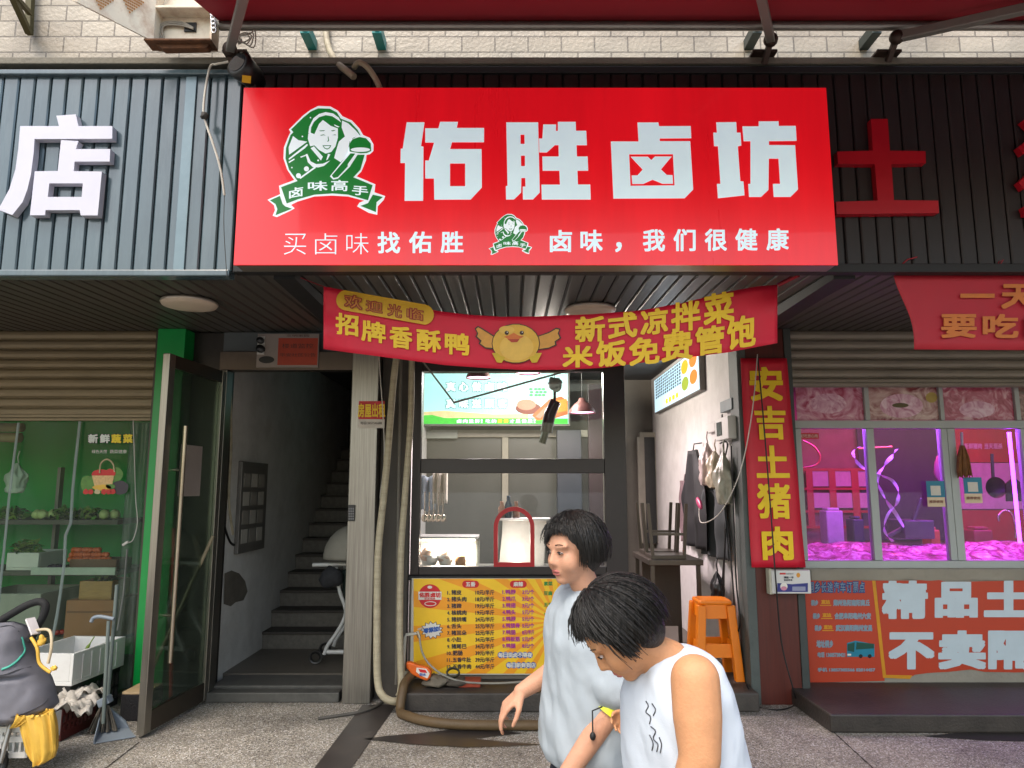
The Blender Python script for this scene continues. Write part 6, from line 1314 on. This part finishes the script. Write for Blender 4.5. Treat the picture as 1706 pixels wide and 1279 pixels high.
# grey stroller cut by the left edge
YT = 4.2
stf = M('grey_stroller_cloth', '#63636b', .75, var=.1, scale=9, bump=.3, bscale=300)
t = thing('child_stroller', 'grey cloth stroller with black handle cut by the left edge', 'stroller', gr(10, 1290, 0))
prS = [(-46, 22, 1036), (-48, 36, 1046), (-50, 44, 1062), (-50, 47, 1084), (-50, 55, 1104), (-50, 68, 1124), (-50, 80, 1142), (-50, 86, 1158), (-50, 89, 1176), (-50, 78, 1186), (-48, 50, 1196), (-46, 20, 1204)]
def sfab(u, v):
    k_ = v * (len(prS) - 1); i = min(int(k_), len(prS) - 2); f_ = k_ - i; l_, r_, y = [prS[i][q] * (1 - f_) + prS[i + 1][q] * f_ for q in range(3)]
    a_ = u * 2 * math.pi; ca, sa = math.cos(a_), math.sin(a_); x = (l_ + r_) / 2 + (r_ - l_) / 2 * math.copysign(abs(ca) ** .6, ca); p = at(x, y, YT)
    env = math.sin(min(1, v * 4 + .15) * 1.57) * math.sin(min(1, (1 - v) * 3.5 + .3) * 1.57)
    p.y += math.copysign(abs(sa) ** .75, sa) * .15 * env * (1 - .25 * (1 if .42 < v < .46 else 0))
    p.y += .016 * noise.noise(Vector((x * .035 + y * .03, y * .012, sa))) + .008 * noise.noise(Vector((x * .10, y * .05 + x * .06, sa)))
    return p
g = MB(); g.grid(sfab, 64, 60); g.add([sfab(k / 64, 0) for k in range(64)], [tuple(range(64))]); g.add([sfab(k / 64, 1) for k in range(64)], [tuple(range(63, -1, -1))]); g.build('seat_cover', stf, t)
def onf(x, y):                                         # a point on the camera side of the cover
    best = None
    for k in range(33, 64):
        for v in [q / 60 for q in range(61)]:
            p = sfab(k / 64, v); d_ = (p - at(x, y, p.y)).length
            if best is None or d_ < best[0]: best = (d_, p)
    return best[1] - Vector((0, .004, 0))
g = MB(); g.tube([onf(43, 1056), onf(45, 1070), onf(42, 1086), onf(32, 1100), onf(16, 1110), onf(2, 1116)], .0065, 6, smooth_path=5); g.build('teal_piping', M('teal_piping', '#3f9a88', .6), t)
g = MB(); g.tube([onf(52, 1112), onf(30, 1116), onf(10, 1122), onf(-8, 1126)], .003, 6, smooth_path=4); g.tube([onf(-4, 1046), onf(18, 1042), onf(34, 1050)], .003, 6, smooth_path=4); g.tube([onf(84, 1160), onf(70, 1174), onf(48, 1186), onf(20, 1196)], .003, 6, smooth_path=4); g.build('seam', M('dark_seam', '#3d3d44', .8), t)
g = MB(); g.tube([at(-30, 1048, YT + .05), at(-4, 1036, YT), at(20, 1022, YT), at(45, 1008, YT), at(66, 1002, YT), at(76, 1009, YT), at(72, 1026, YT), at(62, 1044, YT), at(50, 1068, YT)], .021, 12, smooth_path=6); g.build('handle', M('black_foam_grip', '#111214', .8, bump=.2, bscale=200), t)
for px in (-40, 30): MB().tube([at(px, 1165, YT), Vector((at(px, 1165, YT).x, YT - .1, .1))], .014, 8).build('frame_tube', galv, t)
for px in (-30, 34):
    c_ = Vector((at(px, 1200, YT).x - .05, YT - .1, .085)); g = MB(); g.lathe([(.085, -.018), (.085, .018), (.06, .02), (.06, -.02), (.085, -.018)], c_, 20, 'X'); g.build('wheel', blackpl, t)
g = MB(); n_ = 7
bx0, bx1, by = at(2, 1270, YT - .02).x, at(44, 1240, YT - .02).x, YT - .02
zb0, zb1 = .10, at(20, 1208, YT).z
for k in range(13): x = bx0 - .3 + (bx1 - bx0 + .3) * k / 12; g.box(x - .006, x + .006, by, by + .012, zb0, zb1)
for z in (zb0, (zb0 + zb1) / 2, zb1 - .03): g.box(bx0 - .3, bx1, by - .004, by + .016, z, z + .03)
g.box(bx0 - .3, bx1, by, by + .3, zb0, zb0 + .02); g.box(bx1 - .012, bx1, by, by + .3, zb0, zb1); g.build('basket', white_pl, t)
g = MB()
ycl = M('yellow_cloth', '#c9a03c', .6, var=.12, bump=.2)
Yy = YT - .12
prof = [(27, 42, 1207), (30, 88, 1186), (36, 92, 1205), (42, 94, 1228), (48, 94, 1250), (56, 88, 1263), (64, 76, 1270)]
def yf_(u, v):
    k_ = v * (len(prof) - 1); i = min(int(k_), len(prof) - 2); f_ = k_ - i; l_ = prof[i][0] * (1 - f_) + prof[i + 1][0] * f_; r_ = prof[i][1] * (1 - f_) + prof[i + 1][1] * f_; y = prof[i][2] * (1 - f_) + prof[i + 1][2] * f_
    a_ = u * 2 * math.pi; x = (l_ + r_) / 2 + (r_ - l_) / 2 * math.cos(a_); p = at(x, y, Yy); p.y += math.sin(a_) * .06 + .03 * noise.noise(Vector((math.cos(a_) * 3, v * 1.5, math.sin(a_) * 3))) + .014 * noise.noise(Vector((math.cos(a_) * 8, v * 2 + math.cos(a_), math.sin(a_) * 8))); return p
g.grid(yf_, 60, 36); tag(g.build('yellow_raincoat', ycl), 'yellow cloth bag hanging below the grey stroller', 'bag')
g = MB()
g.tube([at(52, 1062, YT - .08), at(62, 1080, YT - .1), at(66, 1105, YT - .1), at(84, 1120, YT - .1)], .009, 8, smooth_path=5); g.tube([at(60, 1050, YT - .06), at(82, 1050, YT - .08), at(86, 1075, YT - .1), at(80, 1105, YT - .1)], .008, 8, 1, smooth_path=5); g.ball(at(90, 1113, YT - .1), .016, .014, .014, 0, wob=.8); g.ball(at(70, 1068, YT - .1), .02, .014, .026, 0, wob=.9); g.beam(at(50, 1030, YT - .05), at(60, 1056, YT - .07), .05, .012, 2)
tag(g.build('tied_straps', [ycl, M('cream_strap', '#b9a98c', .7), M('pale_cloth', '#c9c3c4', .7)]), 'yellow and cream straps tied round the stroller handle', 'straps')

# white stroller inside the stair hall
YS2 = 6.3
t = thing('child_stroller', 'white folding stroller with grey hood inside the stair entrance', 'stroller', at(560, 1100, YS2))
wf = M('white_tubing', '#c9cac8', .35, var=.04)
g = MB(); c_ = at(590, 930, YS2)
g.grid(lambda u, v: c_ + Vector((-.27 * math.cos(v * 1.45) * math.sin(u * 3.1416) * (1 - .1 * u), -.19 * math.cos(u * 3.1416), .28 * math.sin(v * 1.45) * (.35 + .65 * math.sin(u * 3.1416)))), 18, 12); g.build('hood', M('grey_hood', '#8d8a80', .8, var=.1), t, solid=.01)
g = MB(); a_, b_ = at(521, 941, YS2), at(600, 939, YS2)
for dy in (0,): g.tube([a_, b_], .017, 10); 
g.build('handle', wf, t)
g = MB(); P = [at(560, 945, YS2), at(566, 985, YS2), at(576, 1020, YS2), at(562, 1052, YS2), at(546, 1075, YS2), at(540, 1090, YS2)]
g.tube(P, .016, 10, smooth_path=5); g.tube([p + Vector((0, .32, 0)) for p in P], .016, 10, smooth_path=5); g.tube([at(545, 1086, YS2), at(610, 1086, YS2)], .018, 10); g.tube([at(576, 1020, YS2), at(600, 1086, YS2)], .014, 8); g.build('frame', wf, t)
g = MB(); g.ball(at(552, 962, YS2 - .03), .10, .06, .09, wob=.4); g.build('plaid_bag', M('dark_plaid', '#26272b', .8, var=.4, scale=30), t)
g = MB(); g.prism([at(568, 950, YS2 + .05), at(612, 945, YS2 + .05), at(612, 1040, YS2 + .05), at(574, 1030, YS2 + .05)], (0, .2, 0)); g.build('seat', M('dark_green_seat', '#2a3a34', .8), t, bevel=.02)
for px in (526, 612):
    for dy in (0, .32): c_ = at(px, 1088, YS2) + Vector((0, dy, 0)); c_.z = .10 + .056; MB().lathe([(.055, -.014), (.055, .014), (.035, .016), (.035, -.016), (.055, -.014)], c_, 18, 'Y').build('wheel', blackpl, t)

# hose, cable, tap and the orange lamp at the foot of the board
hose = M('brown_hose', '#5d4a30', .6, var=.2, bump=.4, bscale=40, dirt=.4, dcol='#2e2416')
g = MB(); g.tube([at(690, 1122, 5.5), at(678, 1132, 5.42), Vector((at(672, 1152, 5.34).x, 5.33, .16)), gr(667, 1184, .034), gr(678, 1192, .034), gr(705, 1200, .034), gr(750, 1206, .034), gr(810, 1208, .034), gr(900, 1208, .034), gr(1000, 1207, .034), gr(1100, 1204, .034)], .032, 12, smooth_path=8)
tag(g.build('hose', hose), 'thick brown hose lying on the pavement before the doorstep', 'hose')
tube_thing('ground_cable', 'thin grey cable lying on the pavement by the steel pillar', 'cable', [gr(530, 1197, .012), gr(570, 1191, .012), gr(600, 1186, .012), gr(628, 1176, .012), gr(640, 1165, .012)], .011, M('grey_rubber', '#4d4a45', .6))
g = MB(); g.tube([at(671, 1145, 5.5), at(675, 1062, 5.5), at(677, 1057, 5.5), at(695, 1055, 5.5)], .011, 8, smooth_path=0); g.tube([at(695, 1051, 5.5), at(699, 1062, 5.5)], .013, 8, 1); g.beam(at(696, 1048, 5.49), at(704, 1046, 5.49), .012, .012, 1); tag(g.build('water_tap', [M('pvc_white', '#b5b2a6', .5, dirt=.3), MATS['polished_steel']]), 'white plastic water pipe with small tap before the menu board', 'tap')
tube_thing('clear_hose', 'clear thin hose sagging from the tap under the menu board', 'hose', [at(699, 1062, 5.49), at(703, 1085, 5.48), at(715, 1106, 5.47), at(740, 1125, 5.46), at(775, 1136, 5.46), at(830, 1138, 5.46), at(890, 1134, 5.46), at(960, 1130, 5.5)], .008, M('clear_tube', '#98958a', .2, alpha=.75))
g = MB()
for k in range(4): c_ = at(755, 1121, 5.47); g.tube([c_ + Vector((.045 * math.cos(a_), -.006 * k, .03 * math.sin(a_) + .004 * k)) for a_ in [i * .52 for i in range(13)]], .006, 6)
tag(g.build('wire_coil', M('olive_coil', '#3c3a2c', .5)), 'small dark coil of wire under the menu board', 'coil')
t = thing('hand_lamp', 'orange plastic tool with white label leaning at the board corner', 'hand tool', at(700, 1135, 5.46))
g = MB(); pts = [(676, 1103), (684, 1103), (697, 1108), (714, 1112), (719, 1119), (717, 1130), (711, 1135), (700, 1131), (686, 1124), (677, 1113)]; g.prism([at(x, y, 5.44) for x, y in pts], (0, .05, 0)); g.build('body', M('orange_shell', '#d8621a', .35), t, bevel=.012, segs=3)
g = MB(); g.loops([[(694, 1112), (710, 1114), (716, 1122), (712, 1130), (701, 1125), (693, 1119)]], lambda x, y: at(x, y, 5.437), 0); g.loops([[(697, 1114), (709, 1116), (712, 1121), (700, 1120)]], lambda x, y: at(x, y, 5.435), 1); g.ptext('防水', 699, 1121, 710, 1126, 5.434, 2, .03); g.build('label', [wht, red, blu], t)
random.seed(6)
for i, (px, py, r_, lb_) in enumerate(((728, 1134, .07, 'broken stone left under the menu board'), (760, 1138, .06, 'darker broken stone under the menu board'))):
    p = at(px, py, 5.5); tag(MB().ball((p.x, p.y, .13 + r_ * .55), r_ * 1.4, r_, r_ * .6, wob=.5).build('stone', M('rubble_%d' % i, ('#6d6558', '#4a443c')[i], .9, var=.3, bump=.5)), lb_, 'stone', 'stones under the menu board')
p = at(785, 1128, 5.5); tag(MB().box(p.x - .09, p.x + .07, 5.46, 5.58, .131, .18).build('brick', M('red_brick', '#8a3a26', .9, var=.2, bump=.5), bevel=.006), 'piece of red brick under the menu board', 'brick')

# ================================================================ the two people passing by
skin_a = M('skin_light', '#b98a70', .55, var=.10, scale=22, bump=.15, bscale=180, spec=.3); skin_b = M('skin_warm', '#b98660', .55, var=.10, scale=22, bump=.15, bscale=180, spec=.3)
for m_ in (skin_a, skin_b):
    m_.node_tree.nodes['Principled BSDF'].inputs['Subsurface Weight'].default_value = .12; m_.node_tree.nodes['Principled BSDF'].inputs['Subsurface Radius'].default_value = (.01, .004, .002)
shirt_a = M('pale_shirt', '#98a1a8', .85, var=.04, scale=7, bump=.15, bscale=400); shirt_b = M('white_shirt', '#b9c1cb', .85, var=.02, scale=7, bump=.12, bscale=400)
hair_m = M('dark_hair', '#15120f', .45, var=.5, scale=60, stretch=(1, 1, .12), bump=.8, bscale=90); navy_c = M('navy_cloth', '#1a1d2c', .8, var=.15); shoe_m = M('grey_shoe', '#5a5a5c', .6)
def capsule(g, p, q, r1, r2, n=16):
    p, q = Vector(p), Vector(q); g.tube([p, p.lerp(q, .33), p.lerp(q, .66), q], [r1, r1 + (r2 - r1) * .33, r1 + (r2 - r1) * .66, r2], n); g.ball(p, r1, nu=n, nv=10); g.ball(q, r2, nu=n, nv=10); return g
def chain(g, pts, rs):
    for i in range(len(pts) - 1): capsule(g, pts[i], pts[i + 1], rs[i], rs[i + 1])
def ellball(g, c, f, l, u, rf, rl, ru):
    g.ball(c, rf, rl, ru, rot=Matrix((f, l, u)).transposed(), nu=18, nv=12)
def head(g, c, f, u, s=1.0):
    f = f.normalized(); u = (u - f * u.dot(f)).normalized(); l = u.cross(f); P = lambda a, b_, d_: c + (f * a + l * b_ + u * d_) * s
    ellball(g, P(-.008, 0, .022), f, l, u, .094 * s, .074 * s, .088 * s); ellball(g, P(.020, 0, -.035), f, l, u, .068 * s, .061 * s, .074 * s); ellball(g, P(.052, 0, -.088), f, l, u, .026 * s, .026 * s, .020 * s)
    capsule(g, P(.082, 0, .005), P(.095, 0, -.028), .008 * s, .011 * s); g.ball(P(.087, .010, -.033), .008 * s); g.ball(P(.087, -.010, -.033), .008 * s)
    for sg_ in (-1, 1):
        ellball(g, P(-.005, sg_ * .074, -.012), f, l, u, .020 * s, .008 * s, .031 * s); ellball(g, P(.044, sg_ * .036, -.032), f, l, u, .036 * s, .030 * s, .040 * s); capsule(g, P(.078, sg_ * .018, .022), P(.068, sg_ * .05, .024), .010 * s, .008 * s)
    capsule(g, P(.074, -.018, -.062), P(.074, .018, -.062), .009 * s, .009 * s)
    return P
def hand(g, w_, d, n, th, s=1.0, curl=(18, 26, 20), spread=.012):
    d = d.normalized(); n = (n - d * n.dot(d)).normalized(); th = n.cross(d) if n.cross(d).dot(th) > 0 else d.cross(n)
    for i in range(4):
        o_ = (1.5 - i) * .0185 * s; kn = w_ + d * (.083 - .004 * abs(i - 1.2)) * s + th * o_; capsule(g, w_ + d * .006 * s + th * o_ * .62, kn, .0135 * s, .0105 * s)
        p = kn; dd = (d + th * (1.5 - i) * .035).normalized(); ax = th; L_ = ((.042, .026, .021), (.046, .029, .022), (.042, .027, .021), (.033, .020, .018))[i]; rr = (.0088, .0082, .0076, .0066)
        ang_ = 0
        for k in range(3):
            ang_ += R(curl[k] + i * 5); dk = (dd * math.cos(ang_) + n * math.sin(ang_)).normalized(); q = p + dk * L_[k] * s; capsule(g, p, q, rr[k] * s, rr[k + 1] * s, 12); p = q
    b0 = w_ + d * .018 * s + th * .026 * s + n * .006 * s; b1 = b0 + (d * .7 + th * .6 + n * .35).normalized() * .042 * s; b2 = b1 + (d * .9 + th * .25 + n * .4).normalized() * .032 * s; b3 = b2 + (d * .95 + n * .4).normalized() * .024 * s
    capsule(g, w_ + d * .008 * s + th * .012 * s, b0, .017 * s, .015 * s); chain(g, [b0, b1, b2, b3], [.015 * s, .0115 * s, .0098 * s, .0078 * s])
def hair(P, s, mats, parent, drop=118, seed=0):
    c0 = P(0, 0, 0); f = (P(1, 0, 0) - c0).normalized(); l = (P(0, 1, 0) - c0).normalized(); u = (P(0, 0, 1) - c0).normalized()
    g = MB()
    ellball(g, P(-.022, 0, .036), f, l, u, .095 * s, .083 * s, .088 * s); ellball(g, P(-.045, 0, -.02), f, l, u, .060 * s, .068 * s, .072 * s)
    g = remeshed(g, .007, 5); random.seed(seed)
    cc = P(-.016, 0, .022)
    for k in range(2600):                               # strands combed from the crown down
        az = random.uniform(-math.pi, math.pi); fr = math.cos(az)           # 1 = over the brow
        end = drop + random.uniform(-10, 8) if fr < .55 else 118 - 62 * (fr - .1) + random.uniform(-9, 7)
        st = random.uniform(0, 40); lift = random.uniform(.0, .010) if k % 14 else random.uniform(.008, .02); az2 = az + random.uniform(-.12, .12) + (.25 if fr > .5 else 0); pts = []
        for q in range(8):
            t_ = q / 7; th = R(st + (end - st) * t_); a_ = az + (az2 - az) * t_
            d_ = f * math.cos(a_) * math.sin(th) + l * math.sin(a_) * math.sin(th) + u * math.cos(th)
            rad = 1 / math.sqrt((d_.dot(f) / .100) ** 2 + (d_.dot(l) / .086) ** 2 + (d_.dot(u) / (.102 if th < 1.57 else .13)) ** 2)
            pts.append(cc + d_ * (rad + lift * (.5 + t_) + .0015 * math.sin(q * 2 + k)) * s)
        g.tube(pts, [.0012 * s, .0015 * s, .0014 * s, .0007 * s], 3, cap=False)
    return g.build('hair', mats, parent)
def face(P, s, parent):
    c0 = P(0, 0, 0); f = (P(1, 0, 0) - c0).normalized(); l = (P(0, 1, 0) - c0).normalized(); u = (P(0, 0, 1) - c0).normalized()
    for sg_ in (-1, 1):
        g = MB(); ellball(g, P(.0775, sg_ * .031, .002), f, l, u, .006 * s, .012 * s, .0036 * s); ellball(g, P(.0800, sg_ * .0305, .001), f, l, u, .0045 * s, .0065 * s, .0042 * s); k = len(g.f) // 2
        g.m = [0] * k + [1] * (len(g.f) - k); g.tube([P(.083, sg_ * .019, .003), P(.0845, sg_ * .031, .0068), P(.079, sg_ * .044, .002)], .0016 * s, 6, 1); g.build('eye', [M('eye_white', '#b8aea8', .4), black], parent)
        g = MB(); g.tube([P(.086, sg_ * .016, .028), P(.084, sg_ * .032, .032), P(.074, sg_ * .046, .028)], .0016 * s, 6); g.build('eyebrow', M('brow', '#4a3426', .8), parent)
    g = MB(); g.tube([P(.077, -.019, -.060), P(.083, -.008, -.058), P(.083, .008, -.058), P(.077, .019, -.060)], .0052 * s, 8); g.tube([P(.076, -.017, -.068), P(.081, 0, -.069), P(.076, .017, -.068)], .0056 * s, 8); g.build('lips', M('lip', '#a8605a', .45), parent)
def loft(g, rings, n=28):
    vs = []
    for c_, a_, b_ in rings:
        for k in range(n):
            t_ = 2 * math.pi * k / n; ct_, st_ = math.cos(t_), math.sin(t_); e = 2 / 2.4
            vs.append(Vector(c_) + a_ * (math.copysign(abs(ct_) ** e, ct_)) + b_ * (math.copysign(abs(st_) ** e, st_)))
    N = len(rings); g.add(vs, [(i * n + k, i * n + (k + 1) % n, (i + 1) * n + (k + 1) % n, (i + 1) * n + k) for i in range(N - 1) for k in range(n)], 0, True); g.add(vs[:n], [tuple(range(n - 1, -1, -1))]); g.add(vs[-n:], [tuple(range(n))]); return g
def wrinkle(g, amp, sc, seed, zdir=(1, 1, .5)):
    me = bpy.data.meshes.new('w'); me.from_pydata(g.v, [], g.f); me.update(); nn = [v.normal.copy() for v in me.vertices]; bpy.data.meshes.remove(me)
    g.v = [v + n_ * amp * (noise.noise(Vector((v.x * sc * zdir[0] + v.z * sc * .6, v.y * sc * zdir[1], v.z * sc * zdir[2] + seed))) + .5 * noise.noise(Vector((v.x * sc * 2.3 + seed, v.y * sc * 2.3 - v.z * sc, v.z * sc * 1.2)))) for v, n_ in zip(g.v, nn)]; return g
Zv = Vector((0, 0, 1))
def legs(g, hips, f, l, step=.22, hz=.62, r=(.075, .052, .034)):
    for sg_, st_ in ((1, step), (-1, -step)):
        h = hips + l * sg_ * .075; k = h + f * (st_ * .55 + .02) - Zv * (hips.z * .47); a_ = Vector((hips.x, hips.y, 0)) + l * sg_ * .07 + f * st_ + Zv * .085
        chain(g, [h, k, a_], r); capsule(g, a_ - Zv * .05 - f * .03, a_ + f * .11 - Zv * .055, .03, .026)
def shoes(parent, hips, f, l, step):
    for sg_, st_ in ((1, step), (-1, -step)):
        c_ = Vector((hips.x, hips.y, 0)) + l * sg_ * .07 + f * (st_ + .045); g = MB(); ellball(g, c_ + Zv * .045, f, l, Zv, .125, .045, .045); ellball(g, c_ - f * .05 + Zv * .06, f, l, Zv, .06, .042, .06); g = remeshed(g, .01, 3); g.v = [Vector((v.x, v.y, max(v.z, .004))) for v in g.v]; g.build('shoe', shoe_m, parent)
def trousers(parent, hips, f, l, step, m):
    g = MB(); ellball(g, hips + Zv * .02, f, l, Zv, .125, .155, .13)
    for sg_, st_ in ((1, step), (-1, -step)):
        h = hips + l * sg_ * .075; k = h + f * (st_ * .55 + .02) - Zv * (hips.z * .47); a_ = Vector((hips.x, hips.y, 0)) + l * sg_ * .07 + f * st_ + Zv * .12; chain(g, [h, k, a_], (.10, .075, .055))
    g = wrinkle(remeshed(g, .012, 4), .008, 9, 2); g.build('trousers', m, parent)

# ---- person behind: pale T-shirt, walking to the left
YA_ = 2.45
fA = Vector((-.90, -.43, 0)).normalized(); lA = Zv.cross(fA)
pel = at(985, 1285, YA_); nck = at(985, 978, YA_ - .02); hdA = at(955, 916, YA_ - .05)
pA = thing('person', 'person in pale T-shirt with yellow armband walking left before the menu board', 'person', (pel.x, pel.y, 0))
g = MB(); ax_ = nck - pel
ring = lambda t_, a_, b_: (pel + ax_ * t_, lA * a_, fA * b_)
loft(g, [ring(-.12, .12, .10), ring(0, .14, .105), ring(.3, .125, .095), ring(.62, .15, .105), ring(.82, .15, .09), ring(.95, .08, .06)])
capsule(g, nck - Zv * .04, hdA - Zv * .05 + Vector((.01, 0, 0)), .047, .045); PA = head(g, hdA, (fA + Vector((0, -.15, -.10))).normalized(), Zv, .95)
shN = nck - ax_ * .13 + lA * .145; shF = nck - ax_ * .13 - lA * .145
elN = at(1030, 1164, YA_ - .16); wrN = at(945, 1290, YA_ - .20); elF = at(935, 1110, YA_ + .10); wrF = at(868, 1152, YA_ + .04)
chain(g, [shN, elN, wrN], (.052, .041, .028)); chain(g, [shF, elF, wrF], (.05, .040, .025))
hand(g, wrF, Vector((-.72, -.1, -.65)), Vector((.55, .25, -.75)), Vector((.1, -1, -.1)), .88, (18, 26, 18)); hand(g, wrN, Vector((-.75, -.1, -.6)), Vector((.6, .2, -.7)), Vector((0, 1, 0)), .9)
legs(g, pel - Zv * .02, fA, lA, .2)
g = remeshed(g, .0052, 5); g.build('body', skin_a, pA)
face(PA, .95, pA); hair(PA, .97, hair_m, pA, 122, 1)
g = MB(); loft(g, [ring(.05, .150, .118), ring(.075, .168, .138), ring(.13, .182, .152), ring(.26, .182, .152), ring(.5, .176, .146), ring(.72, .184, .138), ring(.86, .182, .118), ring(.94, .135, .092), ring(.985, .07, .064), ring(1.0, .060, .058)])
capsule(g, shN - lA * .025, shN.lerp(elN, .80), .074, .080); capsule(g, shF + lA * .02, shF.lerp(elF, .66), .070, .070)
g = wrinkle(remeshed(g, .0085, 5), .015, 8, 5, (1, 1, .22)); g = wrinkle(g, .0025, 28, 11, (1, .8, .35)); g.build('t_shirt', shirt_a, pA)
def rib_ring(c_, a_, b_, r_, nm, m, par): MB().tube([c_ + a_ * math.cos(k * .2618) + b_ * math.sin(k * .2618) for k in range(25)], r_, 8).build(nm, m, par)
rib_ring(pel + ax_ * 1.0, lA * .060, fA * .058, .006, 'collar', shirt_a, pA)
trousers(pA, pel - Zv * .03, fA, lA, .2, navy_c); shoes(pA, pel, fA, lA, .2)
b0 = elN.lerp(wrN, .13); dB = (wrN - elN).normalized(); g = MB(); g.tube([b0 - dB * .022, b0 + dB * .022], .048, 20); g.build('armband', M('lime_armband', '#c9cf1e', .5, var=.05), pA)
g = MB(); p = at(987, 1184, YA_ - .225); g.tube([p + Vector((.03, .0, .012)), p, p - Vector((0, 0, .06))], .0025, 6); g.ball(p - Vector((0, 0, .07)), .009, .009, .012); g.build('bead_cord', black, pA)

# ---- person in front: white sleeveless top, stooping to the left
YB_ = 1.66
fB = Vector((-.93, -.36, 0)).normalized(); lB = Zv.cross(fB)
pel = at(1162, 1400, YB_ + .02); nck = at(1112, 1078, YB_ - .0); hdB = at(1034, 1052, YB_ - .02)
pB = thing('person', 'dark haired person in white sleeveless top stooping left in the foreground', 'person', (pel.x, pel.y, 0))
ax_ = nck - pel; uB = ax_.normalized(); fT = (fB - uB * fB.dot(uB)).normalized()
ring = lambda t_, a_, b_, o=0: (pel + ax_ * t_ + fT * o, lB * a_, fT * b_)
g = MB(); loft(g, [ring(-.1, .12, .09), ring(0, .13, .095), ring(.3, .11, .08), ring(.62, .118, .085), ring(.84, .10, .078), ring(.95, .07, .055)])
capsule(g, nck - uB * .03, hdB + Vector((.035, 0, -.035)), .046, .044); PB_ = head(g, hdB, Vector((-.70, -.02, -.71)), Vector((-.71, -.05, .70)), .86)
shN = at(1158, 1132, YB_ - .13); shF = nck - ax_ * .14 - lB * .135
elN = at(1166, 1262, YB_ - .16); wrN = at(1120, 1400, YB_ - .16)
elF = at(1108, 1236, YB_ + .36); wrF = at(1084, 1208, YB_ + .52)
chain(g, [shN, shN.lerp(elN, .5), elN, wrN], (.050, .049, .041, .027)); chain(g, [shF, elF, wrF], (.045, .038, .025))
hand(g, wrN, Vector((-.4, -.1, -.9)), Vector((-.9, 0, .4)), Vector((0, 1, 0)), .9); hand(g, wrF, Vector((-.85, .25, .15)), Vector((-.3, -.9, -.2)), Vector((0, 0, 1)), .82, (24, 38, 28))
legs(g, pel - Zv * .02, fB, lB, .2)
g = remeshed(g, .0052, 5); g.build('body', skin_b, pB); face(PB_, .86, pB); hair(PB_, .90, hair_m, pB, 120, 7)
g = MB(); loft(g, [ring(.02, .15, .122), ring(.06, .158, .128), ring(.3, .155, .124), ring(.58, .148, .116), ring(.76, .136, .108, -.004), ring(.88, .112, .092, -.008), ring(.95, .085, .07), ring(.985, .06, .056)])
g = wrinkle(remeshed(g, .0075, 5), .013, 8, 9, (1, 1, .22)); g = wrinkle(g, .0022, 30, 3, (1, .8, .35))
from mathutils.bvhtree import BVHTree
tree = BVHTree.FromPolygons([tuple(v) for v in g.v], g.f); top_v = g; g.build('sleeveless_top', shirt_b, pB)
def onB(x, y, off=.0015):
    o_ = Vector((0, 0, EYE)); d_ = Vector(ray(x, y)).normalized(); h_ = tree.ray_cast(o_, d_); return (h_[0] - d_ * off) if h_[0] is not None else None
g = MB()
for pts in ([(1076, 1168), (1080, 1176), (1076, 1186), (1084, 1194), (1082, 1206)], [(1086, 1172), (1092, 1182), (1088, 1192)], [(1084, 1210), (1092, 1218), (1088, 1230), (1096, 1240), (1094, 1252)], [(1082, 1224), (1088, 1238), (1086, 1250)], [(1098, 1228), (1102, 1240), (1100, 1254)]):
    q = [onB(*p) for p in pts]
    if all(p is not None for p in q): g.tube(q, .0013, 5, smooth_path=4)
if g.v: g.build('print', M('shirt_ink', '#3a3c42', .7), pB)
trousers(pB, pel - Zv * .03, fB, lB, .2, M('grey_shorts', '#3a3d46', .8)); shoes(pB, pel, fB, lB, .2)
